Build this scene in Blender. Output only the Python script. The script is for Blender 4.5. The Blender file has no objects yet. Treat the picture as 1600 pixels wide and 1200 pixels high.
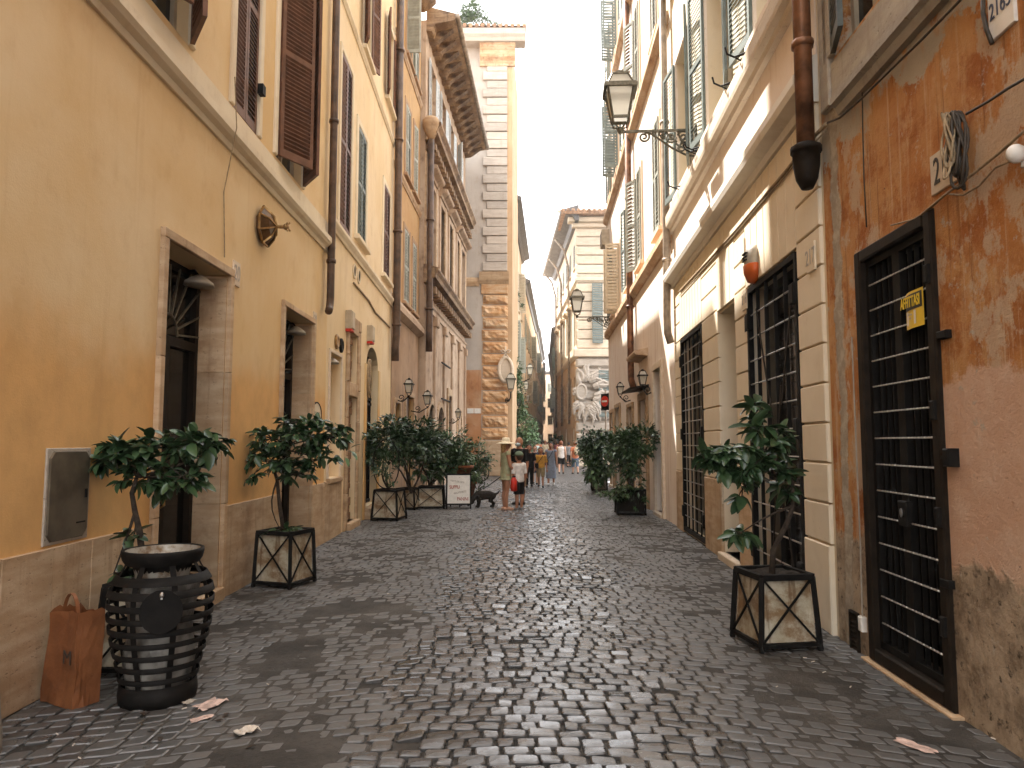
import bpy, math, random
from mathutils import Vector, Matrix, noise as mnoise

# ---------------------------------------------------------------- camera, sky, sun, exposure
SC = bpy.context.scene
COL = SC.collection
rnd = random.Random(7)
PI = math.pi
FPX, CAMH = 1130.0, 1.61                     # focal length in photo pixels, eye height in metres
PITCH = math.atan(92 / FPX)
cam_d = bpy.data.cameras.new('camera')
cam = bpy.data.objects.new('camera', cam_d)
COL.objects.link(cam)
cam_d.sensor_width = 36.0
cam_d.lens = FPX / 1600 * 36.0
cam_d.clip_start, cam_d.clip_end = 0.05, 3000
cam.location = (0, 0, CAMH)
cam.rotation_euler = (PI / 2 + PITCH, 0, 0)
SC.camera = cam

SUN = Vector((-1.0, 1.5, 2.3)).normalized()  # towards the sun: over the left roofs, ahead
SUN_EL = math.asin(SUN.z)
SUN_AZ = math.atan2(SUN.x, SUN.y)
world = bpy.data.worlds.new('World')
SC.world = world
world.use_nodes = True
wn = world.node_tree
for n in list(wn.nodes):
    wn.nodes.remove(n)
sky = wn.nodes.new('ShaderNodeTexSky')
sky.sky_type = 'NISHITA'
sky.sun_disc = False
sky.sun_elevation = SUN_EL
sky.sun_rotation = SUN_AZ
sky.air_density, sky.dust_density, sky.ozone_density = 1.0, 4.0, 1.0
veil = wn.nodes.new('ShaderNodeMix')         # thin high cloud: the blue is veiled by warm white
veil.data_type = 'RGBA'
veil.inputs['Factor'].default_value = 0.88
veil.inputs['B'].default_value = (9.3, 9.35, 9.5, 1)
bg = wn.nodes.new('ShaderNodeBackground')
bg.inputs['Strength'].default_value = 0.12
wo = wn.nodes.new('ShaderNodeOutputWorld')
wn.links.new(sky.outputs[0], veil.inputs['A'])
wn.links.new(veil.outputs['Result'], bg.inputs['Color'])
wn.links.new(bg.outputs[0], wo.inputs[0])

sun_d = bpy.data.lights.new('sun', 'SUN')
sun_d.energy = 4.6
sun_d.angle = math.radians(0.5)
sun_d.color = (1.0, 0.95, 0.88)
sun_o = bpy.data.objects.new('sun', sun_d)
COL.objects.link(sun_o)
sun_o.rotation_euler = SUN.to_track_quat('Z', 'Y').to_euler()
sun_o.location = (-10, 15, 40)

SC.view_settings.view_transform = 'Standard'
SC.view_settings.look = 'None'
SC.view_settings.exposure = 2.0
SC.view_settings.gamma = 1.0
SC.view_settings.use_curve_mapping = False
SC.render.engine = 'CYCLES'
SC.cycles.max_bounces = 8
SC.cycles.diffuse_bounces = 6
SC.cycles.glossy_bounces = 3
SC.cycles.transmission_bounces = 4
SC.cycles.caustics_reflective = False
SC.cycles.caustics_refractive = False
SC.cycles.sample_clamp_indirect = 6
SC.cycles.use_denoising = True

# ---------------------------------------------------------------- measuring helpers
def ray(u, v):
    a, b = (u - 800) / FPX, (600 - v) / FPX
    return Vector((a, math.cos(PITCH) - b * math.sin(PITCH), math.sin(PITCH) + b * math.cos(PITCH)))
def at(u, v, y):                              # world point seen at photo pixel (u, v), y metres away
    d = ray(u, v)
    return Vector((d.x * y / d.y, y, CAMH + d.z * y / d.y))
def ground(u, v, z=0.0):
    d = ray(u, v)
    t = (z - CAMH) / d.z
    return Vector((d.x * t, d.y * t, z))

# ---------------------------------------------------------------- object helpers
def thing(name, label, cat, loc=(0, 0, 0), rz=0.0, group=None):
    o = bpy.data.objects.new(name, None)
    o.empty_display_size = 0.1
    COL.objects.link(o)
    o.location = loc
    o.rotation_euler = (0, 0, rz)
    o['label'], o['category'] = label, cat
    if group:
        o['group'] = group
    return o
def tag(o, label, cat, group=None):
    o['label'], o['category'] = label, cat
    if group:
        o['group'] = group
    return o
def inst(name, mesh, parent, loc=(0, 0, 0), rot=(0, 0, 0), scale=(1, 1, 1)):
    o = bpy.data.objects.new(name, mesh)
    COL.objects.link(o)
    o.parent = parent
    o.location, o.rotation_euler, o.scale = loc, rot, scale
    return o
def copy_tree(o, parent=None):
    c = o.copy()
    COL.objects.link(c)
    c.parent = parent
    for ch in list(o.children):
        copy_tree(ch, c)
    return c

class MB:
    """collects faces and links them as one mesh object"""
    def __init__(s):
        s.v, s.f, s.c = [], [], []
    def add(s, vs, fs, tone=None):
        b = len(s.v)
        s.v.extend([tuple(p) for p in vs])
        s.f.extend([tuple(i + b for i in f) for f in fs])
        if tone is not None:
            s.c.extend([tone] * len(fs))
        return s
    def box(s, x0, x1, y0, y1, z0, z1, M=None):
        vs = [(x, y, z) for z in (z0, z1) for y in (y0, y1) for x in (x0, x1)]
        if M is not None:
            vs = [M @ Vector(p) for p in vs]
        return s.add(vs, [(0, 2, 3, 1), (4, 5, 7, 6), (0, 1, 5, 4), (2, 6, 7, 3), (1, 3, 7, 5), (0, 4, 6, 2)])
    def bbox(s, x0, x1, y0, y1, z0, z1, b=0.01, M=None):
        """block standing on the plane y = y0 with its front (y1) edges chamfered"""
        a = [(x0, y0, z0), (x1, y0, z0), (x1, y0, z1), (x0, y0, z1)]
        m = [(x0, y1 - b, z0), (x1, y1 - b, z0), (x1, y1 - b, z1), (x0, y1 - b, z1)]
        t = [(x0 + b, y1, z0 + b), (x1 - b, y1, z0 + b), (x1 - b, y1, z1 - b), (x0 + b, y1, z1 - b)]
        vs = a + m + t
        if M is not None:
            vs = [M @ Vector(p) for p in vs]
        fs = [(0, 1, 2, 3)]
        for k in range(4):
            n = (k + 1) % 4
            fs += [(k, k + 4, n + 4, n), (k + 4, k + 8, n + 8, n + 4)]
        fs.append((11, 10, 9, 8))
        return s.add(vs, fs)
    def quad(s, a, b, c, d):
        return s.add([a, b, c, d], [(0, 1, 2, 3)])
    def bar(s, p, q, w, h=None, up=(0, 0, 1)):
        """square bar from p to q"""
        p, q = Vector(p), Vector(q)
        d = (q - p).normalized()
        h = h or w
        a = d.cross(Vector(up))
        if a.length < 1e-4:
            a = d.cross(Vector((1, 0, 0)))
        a.normalize()
        b = a.cross(d)
        a, b = a * w / 2, b * h / 2
        vs = [p - a - b, p + a - b, p + a + b, p - a + b, q - a - b, q + a - b, q + a + b, q - a + b]
        return s.add(vs, [(3, 2, 1, 0), (4, 5, 6, 7), (0, 1, 5, 4), (1, 2, 6, 5), (2, 3, 7, 6), (3, 0, 4, 7)])
    def tube(s, pts, r, n=8, closed=False, cap=True):
        pts = [Vector(p) for p in pts]
        k = len(pts)
        rs = list(r) if isinstance(r, (list, tuple)) else [r] * k
        ref, vs = None, []
        for i in range(k):
            if closed:
                d = pts[(i + 1) % k] - pts[i - 1]
            else:
                d = pts[min(i + 1, k - 1)] - pts[max(i - 1, 0)]
            d = d.normalized() if d.length > 1e-9 else Vector((0, 0, 1))
            if ref is None:
                ref = d.cross(Vector((0, 0, 1)))
                if ref.length < 0.1:
                    ref = d.cross(Vector((1, 0, 0)))
            a = (ref - d * ref.dot(d)).normalized()
            ref = a
            b = d.cross(a)
            for j in range(n):
                t = 2 * PI * j / n
                vs.append(pts[i] + (a * math.cos(t) + b * math.sin(t)) * rs[i])
        fs = []
        for i in range(k if closed else k - 1):
            i2 = (i + 1) % k
            for j in range(n):
                j2 = (j + 1) % n
                fs.append((i * n + j, i * n + j2, i2 * n + j2, i2 * n + j))
        if cap and not closed:
            fs.append(tuple(range(n - 1, -1, -1)))
            fs.append(tuple((k - 1) * n + j for j in range(n)))
        return s.add(vs, fs)
    def lathe(s, prof, n=20, c=(0, 0, 0), sx=1.0, sy=1.0, cap=True, M=None):
        c = Vector(c)
        vs = [c + Vector((r * math.cos(2 * PI * j / n) * sx, r * math.sin(2 * PI * j / n) * sy, z)) for r, z in prof for j in range(n)]
        if M is not None:
            vs = [M @ p for p in vs]
        fs = [(i * n + j, i * n + (j + 1) % n, (i + 1) * n + (j + 1) % n, (i + 1) * n + j) for i in range(len(prof) - 1) for j in range(n)]
        if cap:
            fs.append(tuple(range(n - 1, -1, -1)))
            fs.append(tuple((len(prof) - 1) * n + j for j in range(n)))
        return s.add(vs, fs)
    def ball(s, c, rx, ry=None, rz=None, n=12, m=8, M=None):
        ry, rz = ry or rx, rz or rx
        prof = [(math.sin(PI * i / m), -math.cos(PI * i / m)) for i in range(m + 1)]
        prof[0], prof[-1] = (0.02, -1), (0.02, 1)
        c = Vector(c)
        vs = [Vector((r * math.cos(2 * PI * j / n) * rx, r * math.sin(2 * PI * j / n) * ry, z * rz)) for r, z in prof for j in range(n)]
        vs = [c + (M @ p if M is not None else p) for p in vs]
        fs = [(i * n + j, i * n + (j + 1) % n, (i + 1) * n + (j + 1) % n, (i + 1) * n + j) for i in range(m) for j in range(n)]
        fs.append(tuple(range(n - 1, -1, -1)))
        fs.append(tuple(m * n + j for j in range(n)))
        return s.add(vs, fs)
    def extrude(s, prof, x0, x1, cap=True):
        """profile of (y, z) points run along x; points listed from the bottom up round the front"""
        n = len(prof)
        vs = [(x0, y, z) for y, z in prof] + [(x1, y, z) for y, z in prof]
        fs = [(i, (i + 1) % n, n + (i + 1) % n, n + i) for i in range(n)]
        if cap:
            fs += [tuple(range(n - 1, -1, -1)), tuple(range(n, 2 * n))]
        return s.add(vs, fs)
    def disc(s, c, ax, ay, n=20, t=None):
        """flat oval with thickness vector t"""
        c, ax, ay = Vector(c), Vector(ax), Vector(ay)
        ring = [c + ax * math.cos(2 * PI * j / n) + ay * math.sin(2 * PI * j / n) for j in range(n)]
        if t is None:
            return s.add(ring, [tuple(range(n))])
        t = Vector(t)
        fs = [tuple(range(n, 2 * n)), tuple(range(n - 1, -1, -1))] + [(j, (j + 1) % n, n + (j + 1) % n, n + j) for j in range(n)]
        return s.add(ring + [p + t for p in ring], fs)
    def mesh(s, name, mat, smooth=False):
        me = bpy.data.meshes.new(name)
        me.from_pydata([tuple(p) for p in s.v], [], s.f)
        if s.c and len(s.c) == len(s.f):
            at_ = me.attributes.new('tone', 'FLOAT', 'FACE')
            at_.data.foreach_set('value', s.c)
        if mat:
            me.materials.append(mat)
        if smooth:
            me.polygons.foreach_set('use_smooth', [True] * len(me.polygons))
        me.update()
        return me
    def build(s, name, mat, parent=None, smooth=False, loc=(0, 0, 0), rot=(0, 0, 0)):
        return inst(name, s.mesh(name, mat, smooth), parent, loc, rot)
def fix(o):
    """consistent outward normals"""
    import bmesh
    bm = bmesh.new()
    bm.from_mesh(o.data)
    bmesh.ops.recalc_face_normals(bm, faces=bm.faces)
    bm.to_mesh(o.data)
    bm.free()
    return o
def text(name, body, size, mat, parent, loc, rot, ext=0.002, sx=1.0, bold=0.0, align='CENTER'):
    cu = bpy.data.curves.new(name, 'FONT')
    cu.body, cu.size, cu.extrude, cu.offset = body, size, ext, bold
    cu.align_x, cu.align_y = align, 'CENTER'
    t = bpy.data.objects.new(name, cu)
    COL.objects.link(t)
    me = bpy.data.meshes.new_from_object(t.evaluated_get(bpy.context.evaluated_depsgraph_get()))
    bpy.data.objects.remove(t)
    me.materials.clear()
    me.materials.append(mat)
    return inst(name, me, parent, loc, rot, (sx, 1, 1))
ONWALL = (PI / 2, 0, PI)                       # lettering on a facade, read from the street

# ---------------------------------------------------------------- materials
class Nodes:
    def __init__(s, name):
        s.m = bpy.data.materials.new(name)
        s.m.use_nodes = True
        s.t = s.m.node_tree
        s.b = s.t.nodes['Principled BSDF']
        s.tc = s.t.nodes.new('ShaderNodeTexCoord')
        s.obj = s.tc.outputs['Object']
    def put(s, sock, val):
        if hasattr(val, 'is_output'):
            s.t.links.new(val, sock)
        elif isinstance(val, (tuple, list)) and len(val) == 3 and len(sock.default_value) == 4:
            sock.default_value = (*val, 1)
        else:
            sock.default_value = val
    def scale(s, sc, vec=None, off=(0, 0, 0)):
        n = s.t.nodes.new('ShaderNodeMapping')
        n.inputs['Scale'].default_value = sc
        n.inputs['Location'].default_value = off
        s.t.links.new(vec or s.obj, n.inputs['Vector'])
        return n.outputs[0]
    def noise(s, scale, detail=4, rough=0.55, vec=None, dist=0.0):
        n = s.t.nodes.new('ShaderNodeTexNoise')
        n.inputs['Scale'].default_value, n.inputs['Detail'].default_value = scale, detail
        n.inputs['Roughness'].default_value, n.inputs['Distortion'].default_value = rough, dist
        s.t.links.new(vec or s.obj, n.inputs['Vector'])
        return n.outputs['Fac']
    def voro(s, scale, feat='F1', vec=None, out='Distance'):
        n = s.t.nodes.new('ShaderNodeTexVoronoi')
        n.feature = feat
        n.inputs['Scale'].default_value = scale
        s.t.links.new(vec or s.obj, n.inputs['Vector'])
        return n.outputs[out]
    def step(s, val, lo, hi, a=0.0, b=1.0):
        n = s.t.nodes.new('ShaderNodeMapRange')
        n.interpolation_type = 'SMOOTHSTEP'
        s.put(n.inputs['Value'], val)
        for k, x in (('From Min', lo), ('From Max', hi), ('To Min', a), ('To Max', b)):
            n.inputs[k].default_value = x
        return n.outputs[0]
    def math(s, op, a, b=0.0):
        n = s.t.nodes.new('ShaderNodeMath')
        n.operation = op
        s.put(n.inputs[0], a)
        s.put(n.inputs[1], b)
        return n.outputs[0]
    def mix(s, f, a, b, mode='MIX'):
        n = s.t.nodes.new('ShaderNodeMix')
        n.data_type = 'RGBA'
        n.blend_type = mode
        s.put(n.inputs['Factor'], f)
        s.put(n.inputs['A'], a)
        s.put(n.inputs['B'], b)
        return n.outputs['Result']
    def axis(s, k):
        n = s.t.nodes.new('ShaderNodeSeparateXYZ')
        s.t.links.new(s.obj, n.inputs[0])
        return n.outputs['XYZ'.index(k)]
    def attr(s, name):
        n = s.t.nodes.new('ShaderNodeAttribute')
        n.attribute_name = name
        return n.outputs['Fac']
    def objrand(s):
        return s.t.nodes.new('ShaderNodeObjectInfo').outputs['Random']
    def bump(s, h, strength=0.3, dist=0.02, prev=None):
        n = s.t.nodes.new('ShaderNodeBump')
        n.inputs['Strength'].default_value, n.inputs['Distance'].default_value = strength, dist
        s.put(n.inputs['Height'], h)
        if prev:
            s.t.links.new(prev, n.inputs['Normal'])
        return n.outputs[0]
    def done(s, col, rough=0.8, normal=None, metal=0.0, spec=0.3):
        s.put(s.b.inputs['Base Color'], col)
        s.put(s.b.inputs['Roughness'], rough)
        s.put(s.b.inputs['Metallic'], metal)
        s.put(s.b.inputs['Specular IOR Level'], spec)
        if normal:
            s.t.links.new(normal, s.b.inputs['Normal'])
        return s.m
def sc3(c, k):
    return tuple(min(1.0, x * k) for x in c)
def plain(name, col, rough=0.6, metal=0.0, var=0.15, scale=8.0, bump=0.0, spec=0.3):
    n = Nodes(name)
    f = n.noise(scale, 4)
    c = n.mix(n.step(f, 0.3, 0.7), sc3(col, 1 - var), sc3(col, 1 + var))
    nb = n.bump(n.noise(scale * 6, 3), bump, 0.01) if bump else None
    return n.done(c, rough, nb, metal, spec)
def soft(c, k=0.25):
    """the same hue, less saturated"""
    g = 0.35 * c[0] + 0.55 * c[1] + 0.1 * c[2]
    return tuple(x + (g - x) * k for x in c)
def plaster(name, col, light, dark, streak=0.35, spots=0.3, bump=0.25, streakcol=None, seed=0.0, low=None):
    """painted render: cloudy patches, rain streaks, small spots of wear"""
    col, light, dark = soft(col, 0.12), soft(light, 0.12), soft(dark, 0.12)
    n = Nodes(name)
    off = (seed, seed * 0.7, seed * 0.3)
    big = n.noise(0.55, 5, 0.6, n.scale((1, 1, 1), off=off))
    mid = n.noise(3.0, 6, 0.65, n.scale((1, 1, 0.7), off=off))
    c = n.mix(n.step(big, 0.36, 0.66), col, light)
    c = n.mix(n.math('MULTIPLY', n.step(mid, 0.5, 0.78), spots * 1.6), c, dark)
    if low:                                    # an older coat of paint up to a wavering line
        zl = n.math('ADD', n.axis('Z'), n.math('MULTIPLY', n.math('SUBTRACT', n.noise(0.7, 5, 0.6), 0.5), 1.3))
        c = n.mix(n.step(zl, low[0] + 0.3, low[0] - 0.3), c, n.mix(n.step(mid, 0.35, 0.7), low[1], sc3(low[1], 0.85)))
    st = n.noise(1.0, 5, 0.6, n.scale((7, 7, 0.35), off=off))
    c = n.mix(n.math('MULTIPLY', n.step(st, 0.54, 0.76), streak), c, streakcol or dark)
    sp = n.noise(22.0, 3, 0.7, n.scale((1, 1, 0.6), off=off))
    c = n.mix(n.math('MULTIPLY', n.step(sp, 0.66, 0.74), spots), c, sc3(dark, 0.7))
    h = n.math('ADD', n.math('MULTIPLY', n.noise(9, 6, 0.6), 0.6), n.math('MULTIPLY', n.noise(70, 3), 0.25))
    return n.done(c, 0.88, n.bump(h, bump, 0.02), spec=0.2)
def stone(name, col, light, dark, scale=3.0, pit=0.5, rough=0.75, bump=0.3, grime=0.4):
    """travertine: bands, pits, brown staining, a tone of its own for each piece"""
    n = Nodes(name)
    r = n.objrand()
    band = n.noise(1.0, 5, 0.6, n.scale((scale * 0.6, scale * 0.6, scale * 3)))
    c = n.mix(n.step(band, 0.35, 0.68), col, light)
    c = n.mix(n.math('MULTIPLY', n.step(n.noise(scale * 0.8, 6, 0.7), 0.48, 0.75), grime), c, dark)
    c = n.mix(n.math('MULTIPLY', n.step(n.noise(1.0, 4, 0.6, n.scale((9, 9, 0.5))), 0.55, 0.75), grime * 0.8), c, dark)
    p = n.noise(1.0, 3, 0.7, n.scale((22, 22, 45)))
    c = n.mix(n.math('MULTIPLY', n.step(p, 0.62, 0.7), pit), c, sc3(dark, 0.5))
    c = n.mix(1.0, c, n.mix(r, (0.84, 0.84, 0.84), (1.12, 1.1, 1.08)), 'MULTIPLY')
    return n.done(c, rough, n.bump(n.math('ADD', n.noise(14, 5), n.math('MULTIPLY', n.step(p, 0.6, 0.7), -0.5)), bump, 0.015), spec=0.3)

M = {}
M['yellow'] = plaster('yellow plaster', (0.72, 0.49, 0.215), (0.77, 0.58, 0.32), (0.55, 0.31, 0.11), 0.28, 0.24, 0.22, low=(2.35, (0.7, 0.415, 0.165)))
M['yellow_deep'] = plaster('deep yellow plaster', (0.5, 0.26, 0.06), (0.55, 0.3, 0.08), (0.36, 0.17, 0.04), 0.2, 0.2, 0.12)
M['cream'] = plaster('cream plaster', (0.74, 0.56, 0.31), (0.79, 0.63, 0.4), (0.5, 0.33, 0.15), 0.3, 0.25, 0.2, seed=3)
M['cream_pale'] = plaster('pale cream paint', (0.72, 0.6, 0.42), (0.78, 0.68, 0.5), (0.5, 0.37, 0.22), 0.3, 0.3, 0.2, seed=4)
M['ochre'] = plaster('ochre plaster', (0.45, 0.25, 0.08), (0.52, 0.33, 0.14), (0.25, 0.15, 0.07), 0.55, 0.35, 0.2, seed=5)
M['ochre_grey'] = plaster('stained ochre plaster', (0.36, 0.22, 0.12), (0.45, 0.3, 0.18), (0.16, 0.11, 0.075), 0.7, 0.4, 0.2, seed=8)
M['palazzo'] = plaster('weathered palazzo render', (0.4, 0.27, 0.17), (0.52, 0.38, 0.26), (0.14, 0.08, 0.045), 0.75, 0.6, 0.3, seed=9)
M['palazzo_low'] = plaster('orange brown render', (0.46, 0.25, 0.12), (0.55, 0.36, 0.22), (0.22, 0.11, 0.05), 0.5, 0.5, 0.3, seed=11)
M['dove'] = plaster('grey cream render', (0.41, 0.355, 0.3), (0.48, 0.425, 0.365), (0.31, 0.22, 0.145), 0.3, 0.3, 0.25, seed=13)
M['rust_wall'] = plaster('rust orange render', (0.45, 0.2, 0.07), (0.55, 0.38, 0.22), (0.28, 0.1, 0.03), 0.5, 0.6, 0.35, seed=15)
M['peach'] = plaster('peach plaster', (0.76, 0.63, 0.51), (0.81, 0.71, 0.61), (0.55, 0.36, 0.22), 0.42, 0.3, 0.2, (0.42, 0.23, 0.11), seed=17)
M['buff'] = plaster('buff stucco', (0.7, 0.58, 0.4), (0.76, 0.65, 0.48), (0.5, 0.36, 0.2), 0.16, 0.2, 0.15, seed=19)
M['white_band'] = plaster('off white stucco', (0.78, 0.71, 0.6), (0.82, 0.76, 0.66), (0.55, 0.46, 0.34), 0.3, 0.25, 0.15, seed=21)
M['peach_deep'] = plaster('apricot plaster', (0.76, 0.54, 0.35), (0.8, 0.62, 0.45), (0.52, 0.3, 0.15), 0.35, 0.25, 0.15, seed=22)
M['tan_far'] = plaster('tan render', (0.74, 0.54, 0.34), (0.79, 0.61, 0.42), (0.35, 0.2, 0.1), 0.4, 0.3, 0.1, seed=25)
M['rose_far'] = plaster('rose render', (0.76, 0.6, 0.44), (0.81, 0.67, 0.53), (0.5, 0.32, 0.2), 0.3, 0.3, 0.1, seed=27)
M['brown_far'] = plaster('brown ochre render', (0.5, 0.31, 0.155), (0.57, 0.38, 0.21), (0.3, 0.18, 0.085), 0.4, 0.3, 0.1, seed=29)
M['trav'] = stone('travertine', (0.44, 0.3, 0.175), (0.56, 0.42, 0.275), (0.2, 0.105, 0.045), grime=0.6)
M['trav_pale'] = stone('pale travertine', (0.6, 0.5, 0.38), (0.68, 0.58, 0.46), (0.38, 0.27, 0.17), grime=0.3)
M['quoin_stone'] = stone('grey cream quoin stone', (0.4, 0.345, 0.29), (0.47, 0.415, 0.355), (0.27, 0.21, 0.15), grime=0.3)
M['trav_dirty'] = stone('stained travertine', (0.42, 0.28, 0.16), (0.52, 0.38, 0.24), (0.16, 0.09, 0.045), grime=0.75)
M['rough_stone'] = stone('rough brown stone', (0.48, 0.3, 0.16), (0.6, 0.45, 0.3), (0.24, 0.1, 0.04), scale=2.2, grime=0.8, bump=0.8)
M['rustica'] = stone('rusticated orange stone', (0.5, 0.27, 0.11), (0.62, 0.46, 0.3), (0.33, 0.13, 0.04), scale=2.5, grime=0.8, bump=0.9)
M['old_brick'] = stone('old walled up brick', (0.2, 0.11, 0.06), (0.3, 0.19, 0.11), (0.1, 0.05, 0.03), scale=4, grime=0.6, bump=0.9)
M['cornice_dark'] = stone('dark mottled cornice', (0.17, 0.1, 0.055), (0.38, 0.26, 0.15), (0.035, 0.019, 0.01), scale=2.0, grime=0.95, bump=0.8)  # very dark mottled tone for cornices, eaves and brackets
M['cement'] = stone('grey cement', (0.36, 0.32, 0.27), (0.44, 0.4, 0.33), (0.2, 0.16, 0.12), grime=0.5, bump=0.6)
M['iron'] = plain('black iron', (0.009, 0.008, 0.007), 0.62, 0.0, 0.3, 12, 0.15, 0.12)
M['iron_brown'] = plain('dark brown iron', (0.016, 0.011, 0.007), 0.6, 0.0, 0.3, 9, 0.15, 0.12)
M['steel'] = plain('twisted grey steel', (0.42, 0.4, 0.37), 0.38, 0.9, 0.2, 30)
M['bronze'] = plain('verdigris bronze', (0.14, 0.125, 0.09), 0.5, 0.5, 0.3, 20, 0.2)
M['brass'] = plain('aged brass', (0.3, 0.18, 0.07), 0.42, 0.75, 0.35, 20, 0.2)
M['pipe'] = plain('brown painted pipe', (0.085, 0.05, 0.03), 0.5, 0.1, 0.4, 5, 0.2)
M['pipe_rust'] = plain('rusty copper pipe', (0.17, 0.075, 0.035), 0.45, 0.35, 0.6, 4, 0.2)
M['pipe_grey'] = plain('grey pipe', (0.3, 0.24, 0.18), 0.55, 0.1, 0.3, 5)
M['sh_brown'] = plain('brown painted shutter wood', (0.135, 0.062, 0.036), 0.55, 0, 0.25, 6, 0.12)
M['sh_grey'] = plain('grey green shutter paint', (0.15, 0.18, 0.165), 0.55, 0, 0.15, 6, 0.1)
M['sh_sage'] = plain('pale sage shutter paint', (0.33, 0.34, 0.29), 0.55, 0, 0.15, 6, 0.1)
M['sh_dark'] = plain('dark green grey shutter paint', (0.07, 0.08, 0.07), 0.5, 0, 0.25, 6, 0.1)
M['sh_beige'] = plain('beige shutter paint', (0.45, 0.37, 0.26), 0.55, 0, 0.15, 6, 0.1)
M['sh_blue'] = plain('pale blue grey shutter paint', (0.5, 0.53, 0.53), 0.55, 0, 0.12, 6, 0.1)
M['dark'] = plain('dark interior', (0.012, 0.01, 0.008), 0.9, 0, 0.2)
M['wood'] = plain('brown door wood', (0.12, 0.065, 0.03), 0.45, 0, 0.35, 4, 0.15)
M['wood_green'] = plain('olive door paint', (0.07, 0.06, 0.035), 0.4, 0, 0.25, 4, 0.1)
M['panel'] = stone('streaked zinc panel', (0.4, 0.33, 0.22), (0.55, 0.48, 0.36), (0.14, 0.065, 0.022), scale=4, pit=0.2, rough=0.5, grime=0.95, bump=0.15)
n = Nodes('stained zinc panel')
c = n.mix(n.step(n.noise(4, 6, 0.7), 0.35, 0.65), (0.36, 0.3, 0.2), (0.56, 0.5, 0.38))
c = n.mix(n.math('MULTIPLY', n.step(n.noise(3.2, 8, 0.72, n.scale((1, 1, 1.3), off=(2, 5, 1))), 0.43, 0.6), 0.85), c, (0.2, 0.11, 0.045))
c = n.mix(n.math('MULTIPLY', n.step(n.noise(1.0, 5, 0.65, n.scale((14, 14, 1.2))), 0.55, 0.68), 0.7), c, (0.12, 0.055, 0.02))
M['panel'] = n.done(c, 0.5, n.bump(n.noise(12, 5), 0.2, 0.01), spec=0.35)
M['soil'] = plain('dark soil', (0.03, 0.022, 0.015), 0.95, 0, 0.5, 40, 0.8)
M['terracotta'] = plain('terracotta', (0.3, 0.11, 0.05), 0.8, 0, 0.25, 12, 0.2)
M['bark'] = plain('dark bark', (0.045, 0.032, 0.022), 0.85, 0, 0.4, 30, 0.7)
M['white'] = plain('white enamel', (0.72, 0.69, 0.63), 0.4, 0, 0.08, 10)
M['ink'] = plain('dark lettering', (0.045, 0.04, 0.035), 0.6)
M['ink_blue'] = plain('dark blue lettering', (0.05, 0.06, 0.1), 0.5)
M['ink_red'] = plain('red brown chalk lettering', (0.32, 0.06, 0.035), 0.8)
M['ink_grey'] = plain('grey chalk lettering', (0.4, 0.36, 0.31), 0.8)
M['sign_yellow'] = plain('yellow printed plastic', (0.72, 0.5, 0.03), 0.4, 0, 0.06, 6)
M['red'] = plain('red plastic', (0.55, 0.03, 0.015), 0.4, 0, 0.1)
M['plastic_grey'] = plain('weathered grey plastic', (0.36, 0.32, 0.26), 0.5, 0, 0.15)
M['cable'] = plain('dark cable', (0.05, 0.04, 0.03), 0.5, 0, 0.3, 20)
M['cable_tan'] = plain('dusty tan cable', (0.3, 0.22, 0.13), 0.6, 0, 0.3, 20)
M['paper'] = plain('crumpled paper', (0.62, 0.55, 0.46), 0.85, 0, 0.2, 20, 0.3)
M['pink_paper'] = plain('pinkish paper scrap', (0.5, 0.36, 0.3), 0.85, 0, 0.3, 20, 0.3)
M['cabinet'] = plain('grey utility door', (0.14, 0.115, 0.08), 0.5, 0.35, 0.3, 5, 0.15)
M['tile'] = plain('clay roof tile', (0.34, 0.2, 0.12), 0.8, 0, 0.4, 5, 0.3)
M['lead'] = plain('lead grey gutter', (0.11, 0.1, 0.095), 0.5, 0.3, 0.25, 4)
n = Nodes('window glass')
M['glass'] = n.done(n.mix(n.noise(1.2, 2), (0.006, 0.006, 0.006), (0.016, 0.015, 0.013)), 0.1, n.bump(n.noise(2.5, 2), 0.03, 0.02), spec=0.22)
n = Nodes('frosted lamp glass')
n.b.inputs['Transmission Weight'].default_value = 0.55
M['lamp_glass'] = n.done((0.8, 0.75, 0.62), 0.45, spec=0.4)
def foliage(name, a, b, rough=0.32):
    n = Nodes(name)
    r = n.math('MULTIPLY', n.math('ADD', n.math('ADD', n.objrand(), n.noise(6, 2)), n.noise(45, 2)), 0.36)
    n.b.inputs['Subsurface Weight'].default_value = 0.0
    return n.done(n.mix(n.step(r, 0.25, 0.75), a, b), rough, n.bump(n.noise(25, 2), 0.1, 0.005), spec=0.45)
M['leaf'] = foliage('glossy dark leaf', (0.016, 0.038, 0.015), (0.06, 0.11, 0.045))
M['leaf_far'] = foliage('mid green leaf', (0.03, 0.062, 0.022), (0.07, 0.125, 0.045), 0.4)
M['leaf_light'] = foliage('fresh green leaf', (0.06, 0.12, 0.04), (0.11, 0.19, 0.08), 0.45)

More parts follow.
